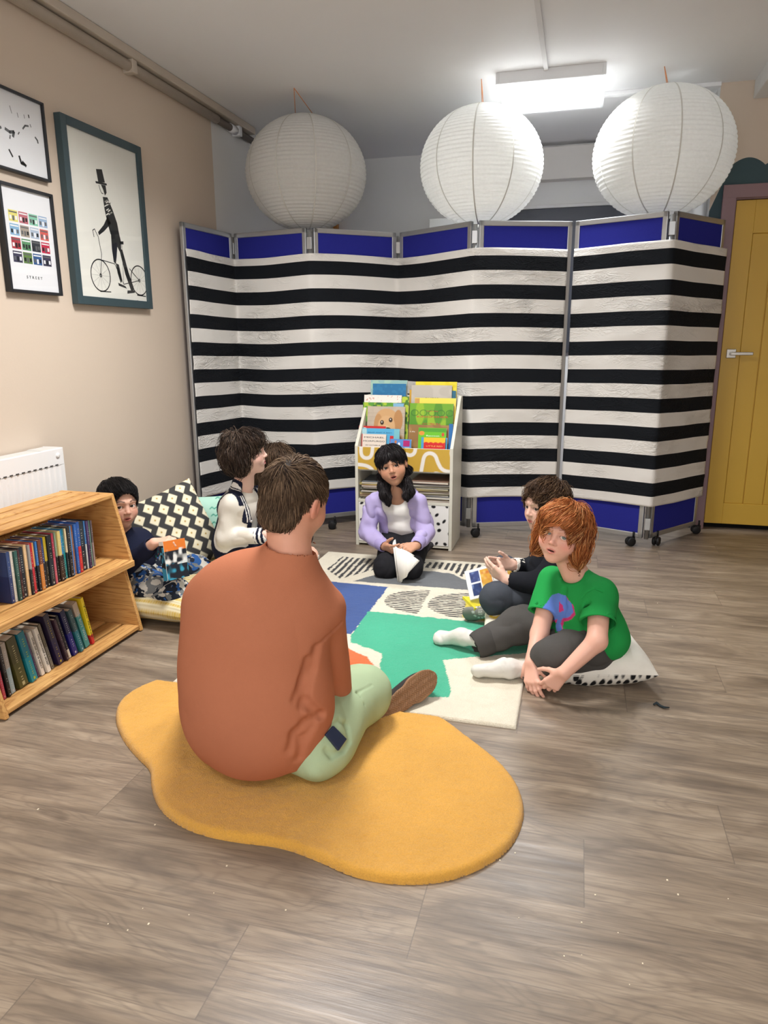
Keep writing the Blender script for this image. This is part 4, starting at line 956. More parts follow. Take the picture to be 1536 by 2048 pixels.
yr = rugmesh('amoeba_rug', yo, .022, lambda P: over(over(fill(P, (214, 158, 62)), np.clip(n2(P, 3, 2)*.6, 0, .5), (222, 170, 80)), np.clip(n2(P, 25, 6)*.5-.1, 0, .35), (198, 140, 46)), .0055, .016)
tag(yr, 'mustard yellow amoeba-shaped rug under the man in the rust T-shirt', 'rug')
RX, RY = (-1.345, -.128), (2.064, 3.745)
def z7(x, y): return tuple(atz(620+x/3.491, 1060+y/3.491, .012)[:2])
def z3(x, y): return tuple(atz(600+x/3.2, 1080+y/3.2, .012)[:2])
def rugcol(P):
    Q = P+.006*np.stack([n2(P, 30, 1), n2(P, 30, 2)], 1)+.002*np.stack([n2(P, 140, 3), n2(P, 140, 4)], 1)
    C = fill(P, (222, 214, 194)); C = over(C, np.clip(n2(P, 50, 8)*.35, 0, .25), (206, 196, 172))
    X, Y = P[:, 0], P[:, 1]
    blk = (30, 30, 34)
    # dashed arch at the far end
    band = inpoly(Q, [z7(222, 187), z7(450, 202), z7(770, 222), z7(980, 230), z7(1190, 242), z7(1300, 260), z7(1280, 330), z7(1060, 325), z7(990, 285), z7(900, 270), z7(770, 262), z7(600, 262), z7(460, 275), z7(345, 302), z7(215, 342), z7(118, 275)])
    st = np.sin((X+.004*n2(P, 40, 5))*2*PI/.0335) > -.05; C = over(C, (band & st).astype(float), blk)
    C = over(C, inpoly(Q, [z7(298, 356), z7(440, 318), z7(600, 290), z7(760, 286), z7(900, 292), z7(1000, 308), z7(1060, 340), z7(1130, 360), z7(1210, 400), z7(1210, 432), z7(1095, 418), z7(700, 388)]).astype(float), (98, 102, 106))
    a = z7(548, 398); b2 = z7(285, 728); C = over(C, inpoly(Q, [a, b2, (-1.19, b2[1]), (-1.19, a[1]+.01)]).astype(float), (42, 76, 140))
    for (tx, ty), (bx, by), (lx, ly) in (((842, 424), (748, 584), (500, 512)), ((1150, 446), (1050, 616), (815, 522))):
        t, bb, l = np.array(z7(tx, ty)), np.array(z7(bx, by)), np.array(z7(lx, ly)); cx = (t[0]+bb[0])/2; cy = (t[1]+bb[1])/2; ry = (t[1]-bb[1])/2; rx = cx-l[0]
        m = (Q[:, 0] < cx) & (((Q[:, 0]-cx)/rx)**2+((Q[:, 1]-cy)/ry)**2 < 1); s2 = np.sin((Y+.003*n2(P, 50, 7))*2*PI/.0215) > -.1
        C = over(C, (m & s2).astype(float), blk)
    C = over(C, inpoly(Q, [z7(1065, 612), z7(1100, 470), z7(1480, 500), z7(1480, 670), z7(1330, 648)]).astype(float), (206, 188, 66))
    C = over(C, inpoly(Q, [z3(440, 455), z3(330, 602), z3(326, 655), z3(430, 690), z3(524, 728), z3(500, 900), z3(560, 985), z3(700, 1005), z3(955, 1008), z3(957, 935), z3(916, 768), z3(1120, 748), z3(1500, 720), z3(1520, 566), z3(1280, 540)]).astype(float), (58, 172, 136))
    C = over(C, inpoly(Q, [z3(200, 640), z3(318, 698), z3(430, 750), z3(470, 800), z3(300, 900), z3(100, 800)]).astype(float), (232, 104, 48))
    C = over(C, inpoly(Q, [z3(-100, 700), z3(180, 700), z3(200, 900), z3(-100, 1000)]).astype(float), (150, 154, 150))
    return C
rg = rugmesh('patterned_rug', [(RX[0], RY[0]), (RX[1], RY[0]), (RX[1], RY[1]), (RX[0], RY[1])], .012, rugcol, .0045, .008, None, .0006)
tag(rg, 'patchwork rug with teal, blue, grey and striped shapes in the middle of the circle', 'rug')
# ================================================================ cushions
def pillow(name, W, Hh, T, colf, M, lab, n=90, mat=None, pinch=.05, wr=.004, seed=0, dent=None, cat='cushion'):
    t = np.linspace(-1, 1, n); A, B2 = np.meshgrid(t, t, indexing='ij'); u, v = A.ravel(), B2.ravel(); out = []; cols = []
    bx = u*W/2*(1-pinch*(1-v**2)*np.abs(u)**2); by = v*Hh/2*(1-pinch*(1-u**2)*np.abs(v)**2); th = T/2*(np.clip(1-u**4, 0, 1)**.55)*(np.clip(1-v**4, 0, 1)**.55)
    for s in (1, -1):
        q = np.stack([bx*9+seed, by*9+s*3, np.full(len(u), seed*1.0)], 1).astype(F32); w = wr*(1-2*np.abs(vnoise(q)))*np.clip(th/T*3, 0, 1)
        z = s*(th+w)
        if dent is not None and s > 0: z = z-dent(bx, by)
        out.append(np.stack([bx, by, z], 1)); cols.append(colf(np.stack([bx+W/2, by+Hh/2], 1), s))
    V = np.concatenate(out); C = np.concatenate(cols); K = np.arange(n*n).reshape(n, n); q = np.stack([K[:-1, :-1], K[1:, :-1], K[1:, 1:], K[:-1, 1:]], -1).reshape(-1, 4)
    F = np.concatenate([q, q[:, ::-1]+n*n])
    o = np_mesh(name, V, F, mat or vcol(.85, .15, .35, 500, .06, 20), None, C, True)
    b = bmesh.new(); b.from_mesh(o.data); bmesh.ops.remove_doubles(b, verts=b.verts[:], dist=1e-5); b.to_mesh(o.data); b.free()
    for p in o.data.polygons: p.use_smooth = True
    o.matrix_world = M; return tag(o, lab, cat)
def frame(c, up, nrm):
    z = unit(nrm); y = np.array(up, float); y = unit(y-z*(y@z)); x = np.cross(y, z)
    M = np.eye(4); M[:3, 0], M[:3, 1], M[:3, 2], M[:3, 3] = x, y, z, c; return Matrix(M.tolist())
def diamondcol(P, s):
    # zigzag chains of cream diamonds on charcoal with a small ochre dot in each
    pu, pv = .062, .064; col = np.floor(P[:, 0]/pu); x = (P[:, 0]/pu-col)-.5; y = P[:, 1]/pv+.5*(col % 2); fy = y-np.floor(y)-.5
    d = np.abs(x)*1.0+np.abs(fy)*.95; C = fill(P, (62, 62, 62)); C = over(C, soft(d-.452, .05), (226, 218, 190)); return over(C, soft(np.hypot(x, fy)-.07, .05), (170, 136, 52))
pillow('cushion', .42, .42, .15, diamondcol, frame(at(342, 1066, 2.98), (-.78, .25, .95), (.62, -.66, .42)), 'cushion with charcoal and cream diamond zigzags leaning on the beige wall', 130, None, .05, .004, 2)
rsq = random.Random(5); CR = [(rsq.uniform(.04, .40), rsq.uniform(.03, .41)) for _ in range(44)]
def croc(P, s):
    C = over(fill(P, (168, 208, 192)), np.clip(n2(P, 30, 2)*.4, 0, .3), (190, 220, 206))
    for x, y in CR:
        d = P-np.array([x, y]); C = over(C, soft(np.abs(d[:, 1]+.004*np.sin(d[:, 0]*260))-.0035+np.clip(np.abs(d[:, 0])-.016, 0, 1), .003), (66, 150, 130))
    return C
pillow('cushion', .40, .40, .13, croc, frame(at(418, 1066, 3.24), (-.18, .35, 1), (.45, -.85, .3)), 'mint green cushion with small darker green reptiles beside the varsity jacket', 110, None, .05, .004, 7)
pillow('cushion', .36, .36, .12, lambda P, s: fill(P, (44, 80, 84)), frame(at(396, 1068, 3.52), (-.1, .1, 1), (.5, -.8, .2)), 'plain dark teal cushion mostly hidden behind the mint green one', 50, None, .04, .003, 9)
def woven(P, s):
    st = np.sin(P[:, 1]*2*PI/.030); k = np.sin(P[:, 0]*2*PI/.012); C = fill(P, (214, 204, 172)); C = over(C, np.clip(st*2, 0, 1)*(.6+.4*(k > -.2)), (196, 166, 82)); return over(C, np.clip(-st*3-2.2, 0, 1)*.6, (150, 134, 96))
def dent_l(x, y): return .035*np.exp(-((x-.05)**2+(y-.0)**2)/.03)
pillow('floor_cushion', .70, .86, .17, woven, Matrix.Translation((-1.80, 2.92, .075)) @ Matrix.Rotation(math.radians(-4), 4, 'Z'), 'cream floor cushion with yellow woven stripes, under the boy in navy', 150, None, .03, .004, 3, dent_l, 'floor cushion')
DOT = [(i*.028+(j % 2)*.014+rsq.uniform(-.004, .004), j*.024+rsq.uniform(-.004, .004), rsq.uniform(.008, .0115)) for i in range(-1, 18) for j in range(-1, 20)]
def dotty(P, s):
    C = fill(P, (234, 231, 222))
    if s < 0:
        for x, y, r in DOT: C = over(C, soft(np.hypot(P[:, 0]-x, P[:, 1]-y)-r, .002), (30, 30, 32))
    else:
        for cx, cy in ((.30, .20), (.315, .28), (.24, .35), (.14, .36), (.06, .3), (.2, .06)):
            d = P-np.array([cx, cy]); m = ((np.abs(d[:, 0]) < .022) & (np.abs(d[:, 1]) < .012)) & (np.sin(d[:, 0]*2*PI/.0085) > -.3); C = over(C, m.astype(float), (214, 166, 40))
    return C
def dent_r(x, y): return .045*np.exp(-((x+.05)**2+(y-.02)**2)/.02)
pillow('floor_cushion', .37, .40, .165, dotty, Matrix.Translation((.092, 2.575, .078)) @ Matrix.Rotation(math.radians(16), 4, 'Z') @ Matrix.Rotation(math.radians(4), 4, 'X'), 'white cushion with a black-dotted underside, under the red-haired child', 170, None, .05, .004, 4, dent_r, 'floor cushion')
def sunny(P, s):
    C = fill(P, (232, 226, 206)); 
    for i in range(5):
        for j in range(5):
            d = np.hypot(P[:, 0]-.05-i*.085, P[:, 1]-.05-j*.085); C = over(C, soft(np.abs(d-.022)-.006, .003), (214, 180, 60)); C = over(C, soft(d-.007, .003), (60, 56, 50))
    return C
pillow('floor_cushion', .44, .44, .13, sunny, Matrix.Translation((-.135, 2.97, .066)) @ Matrix.Rotation(math.radians(10), 4, 'Z'), 'cream cushion with yellow rings, under the dark-haired boy in black', 110, None, .05, .003, 6, lambda x, y: .03*np.exp(-(x**2+y**2)/.02), 'floor cushion')
# lint and crumbs on the floor
b = MB(); p0 = atz(1322, 1414, .004); b.tube([(p0[0]-.022, p0[1]+.012, .004), (p0[0]-.012, p0[1]+.022, .006), (p0[0]+.0, p0[1]+.006, .004), (p0[0]+.01, p0[1]-.004, .006), (p0[0]+.026, p0[1]+.003, .004)], [.003, .005, .0045, .004, .002], 7)
tag(b.build('lint', fabric((52, 60, 64))), 'curl of dark lint on the floor right of the red-haired child', 'lint')
b = MB(); rs = random.Random(2)
for i in range(60):
    x, y = rs.uniform(-1.5, 1.4), rs.uniform(1.1, 4.0)
    if i < 30: x, y = rs.uniform(-.9, .7), rs.uniform(1.05, 1.5)
    if -1.38 < x < -.1 and 2.0 < y < 3.8: continue
    s = rs.uniform(.0008, .0019); b.box((x-s, y-s*rs.uniform(.6, 2), .0001), (x+s, y+s, s), 0, 0, None)
tag(b.build('crumbs', plain((226, 214, 190), .8)), 'tiny pale crumbs scattered over the plank floor', 'crumbs', None, 'stuff')
# ================================================================ people: shared anatomy
def orient(fwd, up=(0, 0, 1), roll=0.0):
    """rotation with columns right, forward, up; roll in degrees tips the crown to the person's right"""
    y = unit(fwd); x = unit(np.cross(y, up)); z = np.cross(x, y)
    a = math.radians(roll); return np.stack([x*math.cos(a)-z*math.sin(a), y, z*math.cos(a)+x*math.sin(a)], 1)
class Head:
    def __init__(s, c, sc, fwd, roll=0, up=(0, 0, 1)): s.c = np.array(c, float); s.s = sc; s.R = orient(fwd, up, roll)
    def w(s, *p): p = np.asarray(p[0] if len(p) == 1 else p, float); return s.c+(p*s.s)@s.R.T
    def loc(s, P): return ((np.asarray(P)-s.c)@s.R)/s.s
    def ell(s, c, r): return Ell(s.w(c), np.array(r)*s.s, s.R)
    def cap(s, a, b, ra, rb=None): return Cap(s.w(a), s.w(b), ra*s.s, (ra if rb is None else rb)*s.s)
    def skull(s, S, mouth=0.0, adult=False, brow=.03, cheek=.13, smile=0.0):
        k = s.s; jw = .235 if adult else .215
        S.u(s.ell((0, -.06, .12), (.352, .43, .38)), 0); S.u(s.ell((0, .075, -.08), (.30, .31, .34)), .12*k); S.u(s.ell((0, .13, -.27), (jw, .225, .215)), .10*k)
        S.u(s.ell((0, .24, -.41), (.10, .085, .075)), .08*k)
        for e in (-1, 1):
            S.u(s.ell((e*.165, .20, -.16), (cheek, .13, .13)), .10*k)
            S.u(s.cap((e*.05, .365, .095), (e*.2, .30, .10), brow), .07*k)
        for e in (-1, 1): S.sub(s.ell((e*.135, .415, .005), (.085, .075, .055)), .07*k)
        S.u(s.cap((0, .352, .03), (0, .418, -.10), .024, .036), .05*k); S.u(s.ell((0, .418, -.118), (.044, .042, .036)), .025*k)
        for e in (-1, 1): S.u(s.ell((e*.044, .385, -.135), (.03, .038, .026)), .02*k); S.sub(s.ell((e*.022, .412, -.158), (.012, .018, .012)), .012*k)
        # lids
        for e in (-1, 1): S.u(s.ell((e*.135, .278, .0), (.088, .088, .082)), .025*k)
        for e in (-1, 1): S.sub(s.ell((e*.137, .365, .0), (.060, .07, .027)), .008*k)
        # mouth
        zm = -.255; m = mouth
        S.u(s.ell((0, .315, zm), (.115, .06, .065)), .05*k)
        S.u(s.cap((-.062, .345, zm+.004+smile), (-.016, .372, zm+.018+m*.4), .015, .019), .02*k); S.u(s.cap((.062, .345, zm+.004+smile), (.016, .372, zm+.018+m*.4), .015, .019), .02*k)
        S.u(s.cap((-.05, .345, zm-.014-m*.5), (0, .366, zm-.030-m), .016, .022), .02*k); S.u(s.cap((.05, .345, zm-.014-m*.5), (0, .366, zm-.030-m), .016, .022), .02*k)
        S.sub(s.ell((0, .40, zm-.004-m*.35), (.068, .075, .005+m)), .008*k)
        S.sub(s.ell((0, .385, zm-.085-m), (.07, .03, .02)), .04*k)
        for e in (-1, 1):
            S.u(s.ell((e*.352, -.05, -.03), (.030, .078, .125)), .03*k); S.u(s.ell((e*.372, -.085, .0), (.020, .05, .10)), .02*k)
            S.sub(s.ell((e*.392, -.035, -.01), (.022, .038, .072)), .02*k)
    def colours(s, P, skin, lip=(186, 104, 98), brow=(70, 50, 40), blush=(214, 130, 116), bl=.35, mouth=0.0, lash=(40, 28, 24), browz=.135, browt=.018, freckle=0):
        q = s.loc(P); C = np.tile(L(skin), (len(P), 1)); hd = (np.abs(q) < np.array([.6, .7, .75])).all(1); f = hd & (q[:, 1] > .02)
        def G(c, r): return np.exp(-(((q-np.array(c))/np.array(r))**2).sum(1))*hd
        ax = np.abs(q[:, 0])
        qa = np.stack([ax, q[:, 1], q[:, 2]], 1)
        def GA(c, r): return np.exp(-(((qa-np.array(c))/np.array(r))**2).sum(1))*hd
        C = over(C, bl*GA((.20, .27, -.14), (.10, .15, .09)), blush); C = over(C, bl*.6*G((0, .42, -.11), (.06, .06, .05)), blush); C = over(C, bl*.9*GA((.38, -.05, -.03), (.06, .12, .14)), blush)
        if freckle: C = over(C, (np.clip(n2(q[:, [0, 2]], 46, 3)-.45, 0, 1)*1.2)*GA((.12, .33, -.09), (.18, .2, .09))*freckle, (176, 112, 80))
        zm = -.255; ml = np.minimum(dseg(np.stack([ax, q[:, 2]], 1), [(.064, zm+.002), (.016, zm+.016+mouth*.4), (0, zm+.014+mouth*.4)]), dseg(np.stack([ax, q[:, 2]], 1), [(.052, zm-.014-mouth*.5), (0, zm-.028-mouth)]))
        C = over(C, np.clip((.024-ml)/.008, 0, 1)*(q[:, 1] > .27)*f*.8, lip)
        ins = ((q[:, 0]/.064)**2+((q[:, 2]-(zm-.004-mouth*.35))/(.004+mouth))**2 < .9) & (q[:, 1] > .27) & hd
        C = over(C, ins*.85, (70, 26, 26))
        bz = dseg(np.stack([ax, q[:, 2]], 1), [(.065, browz-.012), (.13, browz+.008), (.205, browz-.014)])
        C = over(C, np.clip((browt-bz)/.010+.2*n2(q[:, [0, 2]], 90, 1), 0, 1)*(q[:, 1] > .12)*f*.85, brow)
        eo = np.sqrt(((ax-.137)/.062)**2+(q[:, 2]/.029)**2); up = (q[:, 2] > -.004)
        C = over(C, np.exp(-((eo-1.04)/.14)**2)*np.where(up, .85, .3)*(q[:, 1] > .2)*f, lash)
        C = over(C, np.exp(-((eo-1.5)/.3)**2)*.16*(q[:, 1] > .2)*f, (150, 96, 84))
        C = over(C, GA((.022, .42, -.158), (.012, .03, .011))*.8, (80, 40, 36)); return C
    def eyes(s, root, iris, gaze):
        """gaze: world point looked at"""
        n = 28
        for e in (-1, 1):
            c = s.w((e*.135, .278, .0)); g = unit(np.asarray(gaze)-c); r = .079*s.s
            X = unit(np.cross(g, (0, 0, 1))); Yv = np.cross(X, g); V = []; C = []
            for i in range(n+1):
                th = PI*(i/n)**1.35
                for j in range(24):
                    a = 2*PI*j/24; V.append(c+r*(1+.05*math.exp(-(th/.4)**2))*(g*math.cos(th)+(X*math.cos(a)+Yv*math.sin(a))*math.sin(th)))
                    C.append(L((12, 10, 10)) if th < .20 else (L(iris)*(1.15 if th < .36 else .8) if th < .47 else (L(iris)*.35 if th < .53 else L((226, 220, 214)))))
            F = [(i*24+j, i*24+(j+1) % 24, (i+1)*24+(j+1) % 24, (i+1)*24+j) for i in range(n) for j in range(24)]
            np_mesh('eye', np.array(V)-np.array(root.location), F, vcol(.12, .5), root, np.array(C))
def hand(S, wrist, d, n, Lh, side, curl=((.3, .4, .3),)*4, th=(.75, .6, .3), thc=.35, spread=.08, k=.010):
    """side +1 right hand, -1 left; d along the fingers, n out of the palm; returns fingertip positions"""
    d = unit(d); n = np.asarray(n, float); n = unit(n-d*(n@d)); l = np.cross(d, n)*side; w = np.asarray(wrist, float); tips = []
    offs = (.165, .058, -.052, -.155); lens = (.42, .47, .435, .34); pl = (.50, .52, .50, .46); rad = (.056, .058, .054, .047)
    kk = k*Lh/.14
    for i in range(4):
        kn = w+d*pl[i]*Lh+l*offs[i]*Lh
        S.u(Cap(w+d*.05*Lh+l*offs[i]*.55*Lh, kn, .078*Lh, .066*Lh), kk*1.2)
    for i in range(4):
        p = w+d*pl[i]*Lh+l*offs[i]*Lh; dd = unit(d+l*(1.5-i)*spread); ang = 0; nn = n; r = rad[i]*Lh
        for j, fr in enumerate((.46, .30, .26)):
            a = curl[i][j] if len(curl) > i else curl[-1][j]
            dn, n3 = dd*math.cos(a)+nn*math.sin(a), nn*math.cos(a)-dd*math.sin(a); dd, nn = dn, n3
            q = p+dd*lens[i]*fr*Lh; S.u(Cap(p, q, r, r*.9), .003 if j else kk*.55); p = q; r *= .9
        tips.append(p)
    b = w+d*.13*Lh+l*.10*Lh+n*.02*Lh; td = unit(l*th[0]+d*th[1]+n*th[2])
    p1 = b+td*.23*Lh; S.u(Cap(b, p1, .085*Lh, .062*Lh), kk); td = unit(td*math.cos(thc)+(unit(d+n*.4-l*.2))*math.sin(thc)); p2 = p1+td*.16*Lh
    S.u(Cap(p1, p2, .06*Lh, .054*Lh), .004); td = unit(td+d*.3); p3 = p2+td*.13*Lh; S.u(Cap(p2, p3, .054*Lh, .042*Lh), .003); tips.append(p3)
    return tips
def limb(S, pts, rs, k=.02):
    for a, b, ra, rb in zip(pts[:-1], pts[1:], rs[:-1], rs[1:]): S.u(Cap(a, b, ra, rb), k)
def foot(S, heel, toe, up, w=.036, k=.02, h=.034):
    """sock or shoe shape from heel to toe; up = instep direction"""
    heel, toe = np.asarray(heel, float), np.asarray(toe, float); d = toe-heel; Lf = np.linalg.norm(d); d /= Lf; up = unit(np.asarray(up, float)-d*(np.dot(up, d))); x = np.cross(d, up); R = np.stack([x, d, up], 1)
    S.u(Ell(heel+d*.12*Lf, (w*.86, .15*Lf, h), R), k); S.u(Ell(heel+d*.42*Lf-up*h*.1, (w*.82, .34*Lf, h*.95), R), k); S.u(Ell(heel+d*.76*Lf-up*h*.25, (w*1.06, .24*Lf, h*.72), R), k); S.u(Ell(heel+d*.90*Lf-up*h*.3+x*w*.12, (w*.88, .115*Lf, h*.6), R), k)
def bbox_of(S, pad=.02):
    lo = np.full(3, 9.); hi = -lo
    for o, f, k in S.ops:
        if o != 'u': continue
        if isinstance(f, Cap):
            for p, r in ((f.a, f.ra), (f.b, f.rb)): lo = np.minimum(lo, p-r); hi = np.maximum(hi, p+r)
        elif isinstance(f, Ell): r = f.r.max() if f.R is not None else f.r; lo = np.minimum(lo, f.c-r); hi = np.maximum(hi, f.c+r)
        elif isinstance(f, RBox): r = np.linalg.norm(f.h+f.rad); lo = np.minimum(lo, f.c-r); hi = np.maximum(hi, f.c+r)
    for X in getattr(S, 'extra', []): a, b = bbox_of(X, 0); lo = np.minimum(lo, a); hi = np.maximum(hi, b)
    return lo-pad, hi+pad
def make(name, S, h, mats, root, colf=None, z0=None):
    lo, hi = bbox_of(S)
    if z0 is not None: S.cut(Half((0, 0, z0), (0, 0, -1)), .004); lo[2] = min(lo[2], z0-.01)
    V, Q = S.mesh(lo, hi, h); C = None if colf is None else colf(V)
    return np_mesh(name, V-np.array(root.location), Q, mats, root, C)
def hit(S, px, py, t0=.8, t1=5.0):
    r = ray(px, py); t = t0
    for _ in range(200):
        d = float(S.ev((CAM+r*t)[None].astype(F32))[0])
        if d < .0006: break
        t += max(d*.8, .0005)
        if t > t1: return None
    return CAM+r*t
def groove(S, pts, r=.003, k=.006):
    P = [hit(S, *p) for p in pts]; P = [p for p in P if p is not None]
    for a, b in zip(P[:-1], P[1:]):
        if np.linalg.norm(a-b) < .2: S.sub(Cap(a, b, r), k)
# ---------------------------------------------------------------- hair
HAIRM = None
def hair(root, hd, S, flow, n, length, cols, rad=.0009, steps=9, lift=.012, curl=0.0, cfreq=9.0, keep=None, h=.004, name='hair', capcol=None, rough=.45, seed=1, jit=.25, groove_amp=.0025, wob=.35, over_=.009):
    """S: SDF of the hair mass in world space; strands hug it along flow(local position)"""
    rs = np.random.RandomState(seed)
    g0 = S.disp; S.disp = lambda p: (g0(p) if g0 else 0)+groove_amp*vnoise((hd.loc(p)*np.array([15, 15, 9])).astype(F32)+seed)
    lo, hi = bbox_of(S, .015); V, Q = S.mesh(lo, hi, h); base = capcol or tuple(int(c*.62) for c in cols[0])
    S.disp = g0
    ctr = V[Q].mean(1); e1 = V[Q[:, 1]]-V[Q[:, 0]]; e2 = V[Q[:, 3]]-V[Q[:, 0]]; ar = np.linalg.norm(np.cross(e1, e2), axis=1)
    if keep is not None: ar = ar*keep(hd.loc(ctr))
    idx = rs.choice(len(Q), n, p=ar/ar.sum()); P = ctr[idx]+rs.normal(0, .002, (n, 3)); P = P.astype(F32)
    pts = [P.copy()]; step = length/steps*(1+jit*rs.randn(n))[:, None]; ph = rs.rand(n, 1)*6.28; jd = rs.normal(0, wob*.5, (n, 3))
    clump = vnoise((hd.loc(P)*9+seed*3).astype(F32))[:, None]*2.2
    lf = np.abs(rs.normal(0, lift, n))+.0004; dprev = None
    for i in range(steps):
        q = hd.loc(P); d = (flow(q)+jd*.35)@hd.R.T; g = S.grad(P.astype(F32), .003); d = d-g*(d*g).sum(1, keepdims=True); d /= np.maximum(np.linalg.norm(d, axis=1, keepdims=True), 1e-6)
        sd = np.cross(d, g)
        if curl > 0: d = d+sd*curl*np.sin(i*cfreq/steps*2+ph+clump*2)+g*curl*.45*np.cos(i*cfreq/steps*2+ph+clump)
        if dprev is not None: d = .6*d+.4*dprev
        d /= np.maximum(np.linalg.norm(d, axis=1, keepdims=True), 1e-6); dprev = d
        P0 = P; P = (P+d*step).astype(F32); dist = S.ev(P); fr = dist > lf*2+over_; P = np.where(fr[:, None], P0+(P-P0)*.05, P).astype(F32); dist = np.where(fr, lf, dist); t = (i+1)/steps; tgt = lf*(.3+.7*math.sin(PI*min(t, .8)))
        corr = (dist-tgt); P = P-np.where(corr < 0, corr, corr*(.6 if curl == 0 else .35))[:, None]*g; P = P.astype(F32); pts.append(P.copy())
    T = np.stack(pts, 1); m = steps+1
    tg = np.gradient(T, axis=1); tg /= np.maximum(np.linalg.norm(tg, axis=2, keepdims=True), 1e-6)
    a = np.cross(tg, np.array([.3, .5, .81])); a /= np.maximum(np.linalg.norm(a, axis=2, keepdims=True), 1e-6); b = np.cross(tg, a)
    prof = np.sin(np.linspace(.25, 1, m)*PI)**.6; prof[-1] = .05; R = rad*(.7+.6*rs.rand(n))[:, None]*prof[None]
    rings = np.stack([T+(a*math.cos(x)+b*math.sin(x))*R[..., None] for x in (0, 2.094, 4.189)], 2)       # n,m,3,3
    VV = rings.reshape(-1, 3); base_i = (np.arange(n)[:, None, None]*m+np.arange(m-1)[None, :, None])*3+np.arange(3)[None, None, :]; nx = (np.arange(3)+1) % 3
    b2 = (np.arange(n)[:, None, None]*m+np.arange(m-1)[None, :, None])*3+nx[None, None, :]
    F = np.stack([base_i, b2, b2+3, base_i+3], -1).reshape(-1, 4)
    cl = np.array([L(c) for c in cols]); ci = np.clip(((vnoise((hd.loc(T[:, 0])*7+seed).astype(F32))*.5+.5)*len(cols)+rs.normal(0, .6, n)).astype(int), 0, len(cols)-1); cc = cl[ci]*(.8+.4*rs.rand(n, 1))
    C = np.repeat(cc, m*3, 0)
    nv = len(V); VA = np.concatenate([V, VV])-np.array(root.location); FA = np.concatenate([Q, F+nv]); CA = np.concatenate([np.tile(L(base), (nv, 1)), C])
    return np_mesh(name, VA, FA, vcol(rough, .12), root, CA)
def radial(crown, down=0.0):
    c = np.array(crown)
    def f(q):
        d = q-c+(.05+1.2*np.exp(-((q-c)**2).sum(1)/.02))[:, None]*np.stack([-(q-c)[:, 1], (q-c)[:, 0], 0*q[:, 0]], 1)+.03*np.stack([vnoise((q*31+k*7).astype(F32)) for k in range(3)], 1); d = d/np.maximum(np.linalg.norm(d, axis=1, keepdims=True), 1e-6); d = d+np.array([0, 0, -down])*(1 if np.isscalar(down) else 1); return d
    return f
